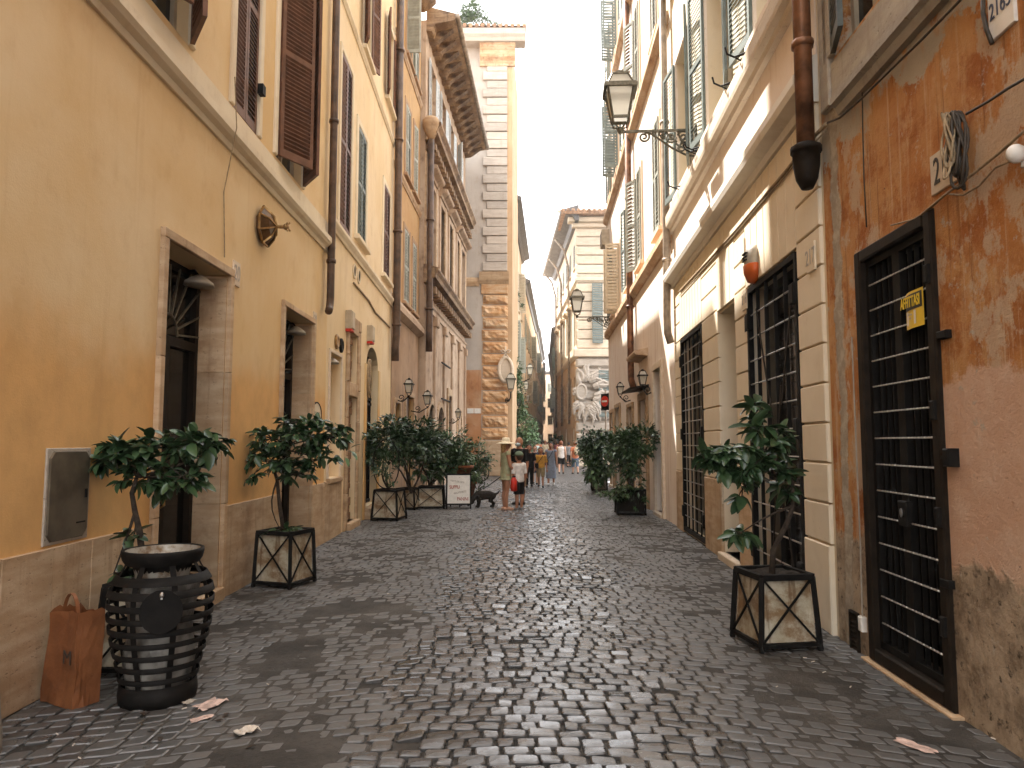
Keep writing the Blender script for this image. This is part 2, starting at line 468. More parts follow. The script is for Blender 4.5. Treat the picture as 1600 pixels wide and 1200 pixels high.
# ---------------------------------------------------------------- the street
def arc(x):
    a = abs(x)
    return -0.11 * a * a if a < 1.7 else -0.318 - 0.374 * (a - 1.7)
def nz(x, y, s, o=0.0):
    return mnoise.noise(Vector((x * s + o, y * s - o, o)))
def open_joints(x, y):
    """1 where the paving is scrubbed clean and the joints stand open, 0 where dirt has filled them"""
    w = x + 0.35 * nz(x, y, 0.7) + 0.22 * nz(x, y, 2.3, 5)
    l, r = -1.08 + 0.012 * y, 1.62 - 0.01 * y
    m = max(0.0, min(1.0, (w - l) / 0.3)) * max(0.0, min(1.0, (r - w) / 0.55))
    if y < 5.2 and x < -1.6:                   # the corner by the bin is open again
        m = max(m, 0.55 * max(0.0, min(1.0, (-1.75 - x + 0.5 * nz(x, y, 1.5, 9)) / 0.4)))
    if y > 15:
        m = max(m, min(0.6, (y - 15) / 10))
    return m

n = Nodes('basalt cobbles')
t = n.attr('tone')
cc = n.mix(t, (0.036, 0.036, 0.036), (0.105, 0.103, 0.1))
cc = n.mix(n.math('MULTIPLY', n.step(n.noise(9, 4), 0.45, 0.75), 0.5), cc, (0.07, 0.066, 0.06))
flt = n.attr('dust')
cc = n.mix(n.math('MULTIPLY', flt, 0.7), cc, (0.072, 0.066, 0.058))
ro = n.math('ADD', n.step(n.noise(5, 5, 0.7), 0.3, 0.72, 0.13, 0.42), n.math('MULTIPLY', flt, 0.26))
M['cobble'] = n.done(cc, ro, n.bump(n.math('ADD', n.noise(28, 5, 0.65), n.math('MULTIPLY', n.noise(140, 3), 0.3)), 0.3, 0.006), spec=0.95)
n = Nodes('street dirt')
cc = n.mix(n.step(n.noise(1.4, 6, 0.65), 0.35, 0.7), (0.034, 0.03, 0.025), (0.088, 0.078, 0.066))
cc = n.mix(n.math('MULTIPLY', n.step(n.noise(28, 6, 0.75), 0.5, 0.68), 0.75), cc, (0.026, 0.021, 0.016))
cc = n.mix(n.math('MULTIPLY', n.step(n.noise(130, 2), 0.68, 0.74), 0.6), cc, (0.2, 0.16, 0.11))
M['dirt'] = n.done(cc, 0.78, n.bump(n.math('ADD', n.noise(40, 5, 0.7), n.noise(8, 3)), 0.7, 0.015), spec=0.25)
n = Nodes('distant paving')
vo = n.voro(8.5, 'DISTANCE_TO_EDGE')
cc = n.mix(n.voro(8.5, 'F1', out='Color'), (0.035, 0.035, 0.035), (0.075, 0.073, 0.072))
cc = n.mix(n.step(vo, 0.02, 0.07), (0.03, 0.026, 0.02), cc)
M['paving_far'] = n.done(cc, 0.45, n.bump(n.step(vo, 0.0, 0.12), 0.6, 0.02), spec=0.5)

road = bpy.data.objects.new('road', None)
COL.objects.link(road)
road['kind'] = 'structure'
mb = MB()                                     # the dirt and sand between and over the stones
NX, NY = 112, 460
for j in range(NY + 1):
    y = 2.9 + 0.06 * j
    for i in range(NX + 1):
        x = -3.5 + 0.0625 * i
        m = open_joints(x, y)
        z = -0.011 * m + (1 - m) * (0.0045 * nz(x, y, 1.3, 2) + 0.0025 * nz(x, y, 5, 3) + 0.0015) + 0.0015 * nz(x, y, 11, 4)
        mb.v.append((x, y, z))
for j in range(NY):
    for i in range(NX):
        a = j * (NX + 1) + i
        mb.f.append((a, a + 1, a + NX + 2, a + NX + 1))
o = mb.build('dirt_bed', M['dirt'], road, smooth=True)
mb = MB()
ys = 2.9 + 0.06 * NY
mb.quad((-3.5, ys, 0), (3.5, ys, 0), (30, ys, 0), (30, ys, 0.0))
mb = MB()
mb.quad((-200, ys, -0.004), (300, ys, -0.004), (300, 900, -0.004), (-200, 900, -0.004))
mb.quad((-200, -60, -0.03), (300, -60, -0.03), (300, ys, -0.03), (-200, ys, -0.03))
mb.build('paving_beyond', M['paving_far'], road)

def stone_geo(q, z0, zt, tilt, rr):
    """one sampietrino: rounded block from corner list q (anticlockwise), top at zt"""
    cx, cy = sum(p[0] for p in q) / 4, sum(p[1] for p in q) / 4
    ring = []
    for k in range(4):
        p, a, b = q[k], q[k - 1], q[(k + 1) % 4]
        f = rr.uniform(0.06, 0.15)
        g = rr.uniform(0.06, 0.15)
        ring += [(p[0] + (a[0] - p[0]) * f, p[1] + (a[1] - p[1]) * f), (p[0] + (b[0] - p[0]) * g, p[1] + (b[1] - p[1]) * g)]
    def pl(x, y):
        return (x - cx) * tilt[0] + (y - cy) * tilt[1]
    vs = [(x, y, z0) for x, y in ring]
    vs += [(x, y, zt - 0.006 + pl(x, y)) for x, y in ring]
    for x, y in ring:
        xx, yy = cx + (x - cx) * 0.88, cy + (y - cy) * 0.86
        vs.append((xx, yy, zt + pl(xx, yy) + rr.uniform(-0.0006, 0.0006)))
    vs.append((cx, cy, zt + rr.uniform(-0.0002, 0.0012)))
    fs = []
    for k in range(8):
        n_ = (k + 1) % 8
        fs += [(k, n_, 8 + n_, 8 + k), (8 + k, 8 + n_, 16 + n_, 16 + k), (16 + k, 16 + n_, 24)]
    return vs, fs

rr = random.Random(21)
stones = []
row = 0
y = 2.6
while y < 31.0:
    hgt = rr.uniform(0.104, 0.128)
    x = -3.45 + rr.uniform(0, 0.1)
    while x < 3.5:
        w = rr.uniform(0.1, 0.165)
        if rr.random() < 0.06:
            w *= 0.7
        m_ = open_joints(x + w / 2, y)
        gp = 0.0045 + 0.005 * rr.random()
        j = lambda s=0.006: rr.uniform(-s, s)
        xa, xb = x + gp, x + w - gp
        sk = 0.12 * nz(x, y, 0.9, 12)
        q = []
        for (px_, t_) in ((xa, 0), (xb, 0), (xb, 1), (xa, 1)):
            yy = y + t_ * (hgt - 2 * gp) + gp + arc(px_) + 0.028 * nz(px_, y, 1.1, 7)
            q.append((px_ + j() + sk * (t_ - 0.5) * hgt, yy + j()))
        cx, cy = x + w / 2, y + hgt / 2 + arc(x + w / 2)
        x += w
        if cy < 3.0 or cy > 30.4:
            continue
        if rr.random() < 0.012 * (0.4 + m_):
            continue                            # a missing stone
        zt = 0.0115 * m_ + (1 - m_) * rr.uniform(-0.0005, 0.0065) + rr.uniform(-0.003, 0.003) * (0.3 + m_)
        if m_ < 0.35 and nz(cx, cy, 0.9, 31) > 0.36 and cx < -0.6 and cy < 7.5:
            zt -= 0.006                         # buried under the dirt
        tilt = (rr.gauss(0, 0.04) * (0.3 + m_), rr.gauss(0, 0.045) * (0.3 + m_))
        stones.append((cx, cy, q, zt, tilt, rr.random(), 1 - m_))
    y += hgt
    row += 1
def shows(c):
    cx, cy = c[0], c[1]
    u = 800 + FPX * cx / cy
    v = 692 + FPX * CAMH / cy
    if not (10 < u < 1590 and v < 1196):
        return 1e9
    if c[3] < 0.001 or (cx < -1.6 and cy < 5.1):
        return 1e6 + cy
    return cy
stones.sort(key=shows)
def stone_mesh(name, lst, mat, loc=(0, 0, 0)):
    vs, fs, tone, dust = [], [], [], []
    for cx, cy, q, zt, tilt, tn, du in lst:
        v, f = stone_geo([(p[0] - loc[0], p[1] - loc[1]) for p in q], -0.035, zt, tilt, rr)
        b = len(vs)
        vs += v
        fs += [tuple(i + b for i in k) for k in f]
        tone += [tn] * len(f)
        dust += [du] * len(f)
    me = bpy.data.meshes.new(name)
    me.from_pydata(vs, [], fs)
    for nm, dat in (('tone', tone), ('dust', dust)):
        me.attributes.new(nm, 'FLOAT', 'FACE').data.foreach_set('value', dat)
    me.materials.append(mat)
    me.update()
    return me
for s_ in stones[:300]:
    inst('cobble', stone_mesh('cobble', [s_], M['cobble'], (s_[0], s_[1])), road, (s_[0], s_[1], 0))
o = inst('cobble_field', stone_mesh('cobble_field', stones[300:], M['cobble']), road)
o['kind'] = 'stuff'

# ---------------------------------------------------------------- facades
class Facade:
    """local axes of the wall: x along it from P to Q, y out towards the street, z up"""
    def __init__(s, name, label, P, Q, h, mat, cat='building', group=None, depth=7.0, root=None, wallname='wall', z0=-0.05):
        s.P, s.Q, s.h, s.mat, s.depth, s.z0 = Vector((*P, 0)), Vector((*Q, 0)), h, mat, depth, z0
        s.u = (s.Q - s.P).normalized()
        s.L = (s.Q - s.P).length
        s.n = Vector((-s.u.y, s.u.x, 0))
        s.rz = math.atan2(s.u.y, s.u.x)
        s.holes, s.wallname = [], wallname
        if root is None:
            s.root = thing(name, label, cat, s.P, s.rz, group)
        else:
            s.root = root
    def local(s, p):
        d = Vector(p) - s.P
        return Vector((d.dot(s.u), d.dot(s.n), d.z))
    def world(s, x, y, z):
        return s.P + s.u * x + s.n * y + Vector((0, 0, z))
    def px(s, u, v, o=0.0):
        d = ray(u, v)
        base = s.P + s.n * o - Vector((0, 0, CAMH))
        t = base.dot(s.n) / d.dot(s.n)
        p = d * t
        q = p - (s.P - Vector((0, 0, CAMH)))
        return q.dot(s.u), CAMH + p.z
    def rect(s, u0, v0, u1, v1, o=0.0):
        """wall rectangle from two opposite corners seen in the photograph"""
        a, b = s.px(u0, v0, o), s.px(u1, v1, o)
        return min(a[0], b[0]), max(a[0], b[0]), min(a[1], b[1]), max(a[1], b[1])
    def sy(s, y):
        return (y - s.P.y) / s.u.y
    def hole(s, s0, s1, z0, z1, d=0.2, arch=0.0):
        s.holes.append((s0, s1, z0, z1, d, arch))
        return s0, s1, z0, z1
    def finish(s, top=True, zbase=None):
        """wall skin with its openings and reveals, plus the body of the house behind it"""
        mb = MB()
        z0 = s.z0
        xs = sorted({0.0, s.L, *[h[0] for h in s.holes], *[h[1] for h in s.holes]})
        zs = sorted({z0, s.h, *[max(h[2], z0) for h in s.holes], *[h[3] for h in s.holes]})
        xs = [x for x in xs if -1e-6 <= x <= s.L + 1e-6]
        zs = [z for z in zs if z <= s.h + 1e-6]
        for i in range(len(xs) - 1):
            if xs[i + 1] - xs[i] < 1e-5:
                continue
            xm = (xs[i] + xs[i + 1]) / 2
            for k in range(len(zs) - 1):
                if zs[k + 1] - zs[k] < 1e-5:
                    continue
                zm = (zs[k] + zs[k + 1]) / 2
                if any(h[0] < xm < h[1] and h[2] < zm < h[3] for h in s.holes):
                    continue
                mb.quad((xs[i + 1], 0, zs[k]), (xs[i], 0, zs[k]), (xs[i], 0, zs[k + 1]), (xs[i + 1], 0, zs[k + 1]))
        for a, b, c, d, dp, ar in s.holes:
            c = max(c, z0)
            e = 0.03
            if ar:
                c2, nn = d - ar, 12
                pts = [((a + b) / 2 - (b - a) / 2 * math.cos(PI * t / nn), c2 + ar * math.sin(PI * t / nn)) for t in range(nn + 1)]
                for t in range(nn):
                    p, q = pts[t], pts[t + 1]
                    mb.quad((q[0], 0, q[1]), (p[0], 0, p[1]), (p[0], 0, d), (q[0], 0, d))
                    mb.quad((p[0], 0, p[1]), (q[0], 0, q[1]), (q[0], -dp - e, q[1]), (p[0], -dp - e, p[1]))
                d = c2
            else:
                mb.quad((a, 0, d), (b, 0, d), (b, -dp - e, d), (a, -dp - e, d))
            mb.quad((a, 0, c), (a, 0, d), (a, -dp - e, d), (a, -dp - e, c))
            mb.quad((b, 0, d), (b, 0, c), (b, -dp - e, c), (b, -dp - e, d))
            mb.quad((b, 0, c), (a, 0, c), (a, -dp - e, c), (b, -dp - e, c))
        D = -s.depth
        mb.quad((0, 0, z0), (0, D, z0), (0, D, s.h), (0, 0, s.h))
        mb.quad((s.L, D, z0), (s.L, 0, z0), (s.L, 0, s.h), (s.L, D, s.h))
        mb.quad((0, D, z0), (s.L, D, z0), (s.L, D, s.h), (0, D, s.h))
        mb.quad((0, 0, s.h), (0, D, s.h), (s.L, D, s.h), (s.L, 0, s.h))
        w = mb.build(s.wallname, s.mat, s.root)
        return w
    def part(s, name, mb, mat, smooth=False):
        return mb.build(name, mat, s.root, smooth)

SHUT = {}
def shutter_mesh(w, h, mat, pitch=0.06, rail=(0.5,), st=0.055, th=0.04):
    """louvred leaf, hinged at x = 0"""
    key = (round(w, 3), round(h, 3), mat.name, pitch, rail)
    if key in SHUT:
        return SHUT[key]
    mb = MB()
    t = th / 2
    mb.box(0, st, -t, t, 0, h)
    mb.box(w - st, w, -t, t, 0, h)
    cuts = [0.0] + [h * r for r in rail] + [h]
    bounds = []
    rh = st * 1.25
    for k, z in enumerate(cuts):
        a = 0 if k == 0 else (h - rh if k == len(cuts) - 1 else z - rh / 2)
        b2 = rh * (1.5 if k == 0 else 1)
        mb.box(st, w - st, -t, t, a, a + b2)
        bounds.append((a, a + b2))
    for (a, b), (c, d) in zip(bounds[:-1], bounds[1:]):
        nn = max(2, int((c - b) / pitch))
        for k in range(nn):
            z = b + (k + 0.5) * (c - b) / nn
            hw, dz, tk = t * 0.95, pitch * 0.36, 0.005
            x0, x1 = st, w - st
            vs = [(x0, hw, z - dz), (x1, hw, z - dz), (x1, -hw, z + dz), (x0, -hw, z + dz),
                  (x0, hw, z - dz + tk * 2), (x1, hw, z - dz + tk * 2), (x1, -hw, z + dz + tk * 2), (x0, -hw, z + dz + tk * 2)]
            mb.add(vs, [(3, 2, 1, 0), (4, 5, 6, 7), (0, 1, 5, 4), (2, 3, 7, 6)])
    SHUT[key] = mb.mesh('shutter', mat)
    return SHUT[key]
def window(F, r, sh=None, mat='sh_grey', depth=0.18, surround=None, smat='trav_pale', pitch=0.06, sill=True, hood=False, wname='window', rail=(0.5,), o=0.03, frame_mat=None, label=None):
    """opening with a glazed frame; sh = opening angles in degrees of the leaf at the low and the high end"""
    s0, s1, z0, z1 = r
    F.hole(s0, s1, z0, z1, depth)
    y = -depth
    fw = 0.06
    mb = MB()
    for a, b, c, d in ((s0, s0 + fw, z0, z1), (s1 - fw, s1, z0, z1), (s0 + fw, s1 - fw, z0, z0 + fw), (s0 + fw, s1 - fw, z1 - fw, z1)):
        mb.box(a, b, y, y + 0.05, c, d)
    xm, zm = (s0 + s1) / 2, z0 + (z1 - z0) * 0.68
    mb.box(xm - 0.03, xm + 0.03, y, y + 0.055, z0 + fw, z1 - fw)
    mb.box(s0 + fw, xm - 0.03, y, y + 0.045, zm, zm + 0.05)
    mb.box(xm + 0.03, s1 - fw, y, y + 0.045, zm, zm + 0.05)
    W = F.part(wname, mb, frame_mat or M['sh_beige'])
    if label:
        W['label'] = label
    pb = MB()
    pb.box(s0, s1, y - 0.02, y + 0.012, z0, z1)
    pb.build('pane', M['glass'], W)
    if surround:
        sw, so = surround
        sb = MB()
        sb.bbox(s0 - sw, s0, 0, so, z0, z1 + sw, 0.012)
        sb.bbox(s1, s1 + sw, 0, so, z0, z1 + sw, 0.012)
        sb.bbox(s0, s1, 0, so - 0.003, z1, z1 + sw, 0.012)
        fix(sb.build('surround', M[smat], W))
    if hood:
        hb = MB()
        w = (surround[0] if surround else 0.1) + 0.08
        z = z1 + (surround[0] if surround else 0.1) + 0.02
        hb.extrude([(0, z), (0.1, z), (0.13, z + 0.08), (0.22, z + 0.12), (0.3, z + 0.16), (0.34, z + 0.22), (0.34, z + 0.26), (0, z + 0.32)], s0 - w, s1 + w)
        fix(hb.build('hood', M[smat], W))
    if sill:
        sb = MB()
        w = (surround[0] if surround else 0.05) + 0.05
        sb.bbox(s0 - w, s1 + w, 0, 0.11, z0 - 0.09, z0, 0.012)
        fix(sb.build('sill', M[smat], W))
    if sh:
        lw, h = (s1 - s0) / 2 - 0.004, z1 - z0 - 0.01
        me = shutter_mesh(lw, h, M[mat], pitch, rail)
        if sh[0] is not None:
            inst('shutter', me, W, (s0, o, z0 + 0.005), (0, 0, math.radians(sh[0])))
        if sh[1] is not None:
            inst('shutter', me, W, (s1, o, z0 + 0.005), (0, 0, PI - math.radians(sh[1])))
    return W
def cornice(F, name, prof, mat, s0=None, s1=None, parent=None):
    mb = MB()
    mb.extrude(prof, 0 if s0 is None else s0, F.L if s1 is None else s1)
    return fix(mb.build(name, M[mat] if isinstance(mat, str) else mat, parent or F.root))
def string_prof(z, h, o):
    return [(0, z), (o * 0.35, z), (o * 0.5, z + h * 0.2), (o * 0.8, z + h * 0.38), (o, z + h * 0.55), (o, z + h * 0.8), (0, z + h)]
def drainpipe(name, label, pts, r, mat, clips=(), n=10, group=None):
    p0 = Vector(pts[0])
    root = thing(name, label, 'drainpipe', p0, 0, group)
    mb = MB()
    mb.tube([Vector(p) - p0 for p in pts], r, n)
    mb.build('pipe', mat, root, True)
    for c in clips:
        k = MB()
        k.lathe([(r * 1.25, -0.03), (r * 1.32, 0), (r * 1.25, 0.03)], n, Vector(c) - p0)
        k.build('collar', mat, root, True)
    return root

# ================================================================ LEFT SIDE
# ---- the yellow house in front
A = Facade('yellow_house', 'yellow plastered house with two dark travertine framed shop doors and brown shutters', (-3.05, 11.8), (-2.955, -4), 22, M['yellow'])
def slabs(F, s0, s1, z0, z1, w, mat, o=0.028, name='dado_slab', rr=rnd):
    x = s0
    while x < s1 - 0.02:
        x2 = min(s1, x + w * rr.uniform(0.85, 1.15))
        if s1 - x2 < w * 0.35:
            x2 = s1
        mb = MB()
        mb.bbox(x + 0.0015, x2 - 0.0015, 0, o + rr.uniform(-0.002, 0.002), z0, z1, 0.004)
        fix(F.part(name, mb, mat))
        x = x2
d1 = (A.px(349, 650)[0], A.px(247, 650)[0], 0.13, 3.38)
d2 = (A.px(485, 650)[0], A.px(438, 650)[0], 0.13, 3.42)
def shop_door(F, r, frame_w, fan=True):
    s0, s1, z0, z1 = F.hole(*r, 0.42)
    for a, b in ((s0 - frame_w, s0), (s1, s1 + frame_w)):     # jambs, in two stones each
        for c, d in ((0.0, 0.98), (0.98, 2.35), (2.35, z1)):
            mb = MB()
            mb.bbox(a, b, 0, 0.045, c + 0.002, d - 0.002, 0.006)
            fix(F.part('jamb_stone', mb, M['trav']))
    mb = MB()
    mb.bbox(s0 - frame_w, s1 + frame_w, 0, 0.045, z1 + 0.001, z1 + frame_w, 0.006)
    fix(F.part('lintel_stone', mb, M['trav']))
    for x, sg in ((s0, 1), (s1, -1)):                         # travertine lining of the reveal
        for c, d in ((z0, 0.98), (0.98, 2.35), (2.35, z1 - 0.03)):
            mb = MB()
            a, b = sorted((x + sg * 0.002, x + sg * 0.025))
            mb.box(a, b, -0.3, -0.001, c + 0.002, d - 0.002)
            F.part('reveal_slab', mb, M['trav'])
    mb = MB()
    mb.bbox(s0 - 0.02, s1 + 0.02, -0.4, 0.06, -0.02, z0, 0.008)
    fix(F.part('doorstep', mb, M['trav']))
    y = -0.33
    D = None
    mb = MB()
    zt = 2.55
    for a, b, c, d in ((s0 + 0.025, s0 + 0.1, z0, z1), (s1 - 0.1, s1 - 0.025, z0, z1), (s0 + 0.1, s1 - 0.1, zt, zt + 0.09), (s0 + 0.1, s1 - 0.1, z1 - 0.06, z1), (s0 + 0.1, s1 - 0.1, z0, z0 + 0.2)):
        mb.box(a, b, y - 0.03, y + 0.05, c, d)
    xm = (s0 + s1) / 2
    mb.box(xm - 0.04, xm + 0.04, y - 0.03, y + 0.06, z0 + 0.2, zt)
    D = F.part('door', mb, M['iron_brown'])
    pb = MB()
    pb.box(s0, s1, y - 0.06, y - 0.01, z0, z1)
    pb.build('pane', M['glass'], D)
    hb = MB()
    hb.tube([(xm + 0.07, y + 0.06, 1.0), (xm + 0.07, y + 0.11, 1.03), (xm + 0.07, y + 0.11, 1.32), (xm + 0.07, y + 0.06, 1.35)], 0.012, 6)
    hb.build('handle', M['brass'], D)
    if fan:
        gb = MB()
        for k in range(11):
            t = PI * (0.03 + 0.94 * k / 10)
            R = min((s1 - s0) / 2 / max(0.05, abs(math.cos(t))), (z1 - zt - 0.12) / max(0.05, math.sin(t))) - 0.03
            gb.bar((xm + 0.2 * math.cos(t), y + 0.05, zt + 0.1 + 0.2 * math.sin(t)), (xm + R * math.cos(t), y + 0.05, zt + 0.1 + R * math.sin(t)), 0.018)
        gb.tube([(xm + 0.2 * math.cos(PI * k / 12), y + 0.05, zt + 0.1 + 0.2 * math.sin(PI * k / 12)) for k in range(13)], 0.013, 6)
        gb.build('fanlight_rays', M['bronze'], D)
    return xm, y, zt
fd1 = shop_door(A, d1, 0.085)
fd2 = shop_door(A, d2, 0.075)
DZ = 0.95
slabs(A, 0.02, d2[0] - 0.076, 0.0, DZ + 0.02, 0.75, M['trav'])
slabs(A, d2[1] + 0.076, d1[0] - 0.086, 0.0, DZ, 0.8, M['trav'])
slabs(A, d1[1] + 0.086, A.L, 0.0, DZ - 0.02, 0.5, M['trav'])
# first floor ledge, white band and windows
cornice(A, 'ledge', [(0, 4.72), (0.03, 4.72), (0.05, 4.77), (0.1, 4.8), (0.13, 4.84), (0.13, 4.92), (0.09, 4.94), (0, 4.96)], 'cream_pale')
mb = MB()
mb.bbox(0, A.L, 0, 0.03, 4.965, 5.2, 0.004)
fix(A.part('sill_band', mb, M['cream_pale']))
aw = []
for y0, y1, sh, z0, z1 in ((5.35, 6.45, 'v', 5.3, 8.0), (7.55, 8.3, 'c', 5.24, 8.0), (9.0, 10.15, 'v', 5.28, 8.0), (3.3, 4.2, 'c', 5.3, 8.0)):
    r = (A.sy(y1), A.sy(y0), z0, z1)
    ang = (34, 30) if sh == 'v' else (1.0, 1.0)
    window(A, r, ang, 'sh_brown', 0.16, (0.11, 0.035), 'cream_pale', 0.055, sill=False, rail=(0.52,), o=0.045 if sh == 'v' else -0.02)
for y0, y1 in ((5.4, 6.4), (7.5, 8.4), (9.1, 10.1)):
    for zz in (9.6, 14.0):
        window(A, (A.sy(y1), A.sy(y0), zz, zz + 2.4), (170, 170), 'sh_brown', 0.16, (0.11, 0.035), 'cream_pale', 0.055, o=0.045)
A.finish()
o = Facade('ochre_house_end', 'deep ochre plaster corner strip at the near end of the street', (-2.93, 4.2), (-2.90, 0.5), 20, M['yellow_deep'], depth=0.02, z0=4.97)
o.finish()
# iron hold-backs of the shutters
for u, v in ((404, 141),):
    s_, z_ = A.px(u, v, 0.03)
    mb = MB()
    mb.box(s_ - 0.05, s_ + 0.05, 0.035, 0.1, z_ - 0.06, z_ + 0.06)
    A.part('shutter_catch', mb, M['iron'])

def holder(F, name, label, cat, u, v, group=None, o=0.0):
    s_, z_ = F.px(u, v, o)
    return thing(name, label, cat, F.world(s_, o, z_), F.rz, group)
# star lantern
M['amber_glass'] = plain('dark amber glass', (0.1, 0.05, 0.02), 0.2, 0, 0.4, 9, 0.1)
t = holder(A, 'star_lantern', 'octagonal brass star lantern sticking out of the yellow wall between the shop doors', 'lantern', 408, 354)
mb = MB()
R8 = [(0.2 * math.cos(PI / 8 + k * PI / 4), 0.2 * math.sin(PI / 8 + k * PI / 4) * 1.05) for k in range(8)]
vs = [(x * 0.8, 0.0, z * 0.8) for x, z in R8] + [(x, 0.05, z) for x, z in R8] + [(x * 0.62, 0.13, z * 0.62) for x, z in R8] + [(0, 0.17, 0)]
fs = []
for k in range(8):
    n_ = (k + 1) % 8
    fs += [(k, n_, 8 + n_, 8 + k), (8 + k, 8 + n_, 16 + n_), (8 + k, 16 + n_, 16 + k), (16 + k, 16 + n_, 24)]
mb.add(vs, fs)
t.scale = (1.2, 1.1, 1.15)
fix(mb.build('shell', M['amber_glass'], t))
mb = MB()
for k in range(8):
    mb.bar((R8[k][0], 0.052, R8[k][1]), (R8[k][0] * 0.62, 0.132, R8[k][1] * 0.62), 0.018)
    mb.bar((R8[k][0], 0.052, R8[k][1]), (R8[(k + 1) % 8][0], 0.052, R8[(k + 1) % 8][1]), 0.018)
    mb.bar((R8[k][0] * 0.62, 0.133, R8[k][1] * 0.62), (0, 0.175, 0), 0.014)
mb.build('ribs', M['brass'], t)
mb = MB()
mb.tube([(0, 0.17, 0), (-0.01, 0.26, 0)], 0.02, 8)
mb.ball((-0.01, 0.27, 0), 0.035)
for k in range(4):
    mb.bar((-0.01, 0.27, 0), (-0.01 + 0.06 * math.cos(k * PI / 2 + 0.5), 0.3, 0.06 * math.sin(k * PI / 2 + 0.5)), 0.014)
mb.build('finial', M['brass'], t)

def spot(F, label, s_, y_, z_):
    t = thing('door_light', label, 'door light', F.world(s_, y_, z_), F.rz, 'shaded lights over the shop doors')
    mb = MB()
    mb.lathe([(0.16, 0.0), (0.15, 0.035), (0.08, 0.085), (0.03, 0.11)], 16, (0, 0, 0), 1.1, 0.9)
    mb.build('lamp_shade', M['plastic_grey'], t, True)
    mb = MB()
    mb.tube([(0, 0, 0.1), (0, -0.05, 0.16), (0, -0.16, 0.15)], 0.014, 6)
    mb.build('arm', M['iron'], t)
spot(A, 'dusty metal lamp shade under the lintel of the nearest shop door', d1[0] + 0.33, -0.16, 3.2)
spot(A, 'dusty metal lamp shade under the lintel of the second shop door', d2[0] + 0.3, -0.16, 3.22)

def plate(F, name, label, u, v, w, h, body, mat='white', ink='ink', size=None, o=0.0, group=None, sx=1.0, cat='number plate'):
    t = holder(F, name, label, cat, u, v, group, o)
    mb = MB()
    mb.bbox(-w / 2, w / 2, 0, 0.018, -h / 2, h / 2, 0.004)
    fix(mb.build('plate', M[mat], t))
    if body:
        text('numeral', body, size or h * 0.8, M[ink], t, (0, 0.02, 0), ONWALL, 0.002, sx)
    return t
plate(A, 'number_plate', 'small pale house number 20 on the yellow wall beside the nearest shop door', 368, 428, 0.19, 0.27, '20', 'trav_pale', 'ink_grey', 0.24, sx=0.75)
plate(A, 'number_plate', 'small faded marble number plate beside the second shop door', 491, 500, 0.17, 0.24, '21', 'trav_pale', 'ink_grey', 0.2, sx=0.75)
# round sign flat on the wall
t = holder(A, 'round_sign', 'round cream shop sign on the wall beyond the second shop door', 'sign', 493, 648, None, 0.0)
mb = MB()
mb.disc((0, 0, 0), (0.26, 0, 0), (0, 0, 0.19), 28, (0, 0.02, 0))
fix(mb.build('board', M['buff'], t))
mb = MB()
mb.tube([(0.26 * math.cos(2 * PI * k / 28), 0.02, 0.19 * math.sin(2 * PI * k / 28)) for k in range(28)], 0.012, 6, True)
mb.build('rim', M['iron_brown'], t)
text('lettering', 'JT-BAR', 0.11, M['ink'], t, (0, 0.022, 0), ONWALL, 0.001)
# electricity cabinet door
t = holder(A, 'utility_cabinet', 'grey steel utility door set into the yellow wall above the bag', 'cabinet', 104, 773, None, 0.0)
mb = MB()
mb.bbox(-0.245, 0.245, 0, 0.012, -0.315, 0.315, 0.004)
fix(mb.build('frame', M['cement'], t))
mb = MB()
w, h, c = 0.225, 0.295, 0.045
P8 = [(-w + c, -h), (w - c, -h), (w, -h + c), (w, h - c), (w - c, h), (-w + c, h), (-w, h - c), (-w, -h + c)]
mb.add([(x, 0.013, z) for x, z in P8] + [(x * 0.96, 0.022, z * 0.98) for x, z in P8], [tuple(range(8, 16))] + [(k, (k + 1) % 8, 8 + (k + 1) % 8, 8 + k) for k in range(8)])
fix(mb.build('door', M['cabinet'], t))
mb = MB()
mb.box(-0.19, -0.09, 0.02, 0.026, -0.2, -0.19)
mb.build('slot', M['iron'], t)
mb = MB()
mb.box(-0.19, -0.17, 0.02, 0.032, -0.03, 0.03)
mb.build('latch', M['iron'], t)
# thin cable down the wall
pts = [A.px(u, v) for u, v in ((344, 120), (347, 200), (348, 300), (349, 380), (349, 402))]
mb = MB()
mb.tube([A.world(s_, 0.012 + (0.14 if z_ > 4.7 else 0.0), z_) for s_, z_ in pts], 0.006, 5)
tag(mb.build('wall_cable', M['cable_tan']), 'thin cable running down the yellow wall to the nearest shop door', 'cable')

# ---- cream house
B = Facade('cream_house', 'cream plastered house with an arched iron door and bricked up openings', (-3.2, 19.0), (-3.05, 11.8), 17.3, M['cream'])
def yy(F, u, v=500):
    return F.px(u, v)[0]
B.sb = [window(B, (B.sy(13.42), B.sy(12.45), 5.45, 8.65), (2, 2), 'sh_brown', 0.15, (0.1, 0.035), 'cream_pale', 0.085, sill=False, o=-0.01),
        window(B, (B.sy(15.0), B.sy(14.05), 5.7, 8.0), (3, 2), 'sh_grey', 0.15, (0.14, 0.035), 'cream_pale', 0.085, o=-0.01),
        window(B, (B.sy(18.4), B.sy(17.35), 5.72, 8.0), (2, 3), 'sh_brown', 0.15, (0.14, 0.035), 'cream_pale', 0.085, o=-0.01),
        window(B, (B.sy(15.3), B.sy(14.5), 9.85, 12.4), (163, 158), 'sh_brown', 0.15, (0.12, 0.035), 'cream_pale', 0.085),
        window(B, (B.sy(18.6), B.sy(17.6), 10.3, 12.4), (160, 165), 'sh_brown', 0.15, (0.12, 0.035), 'cream_pale', 0.085)]
cornice(B, 'ledge', string_prof(5.2, 0.22, 0.1), 'cream_pale')
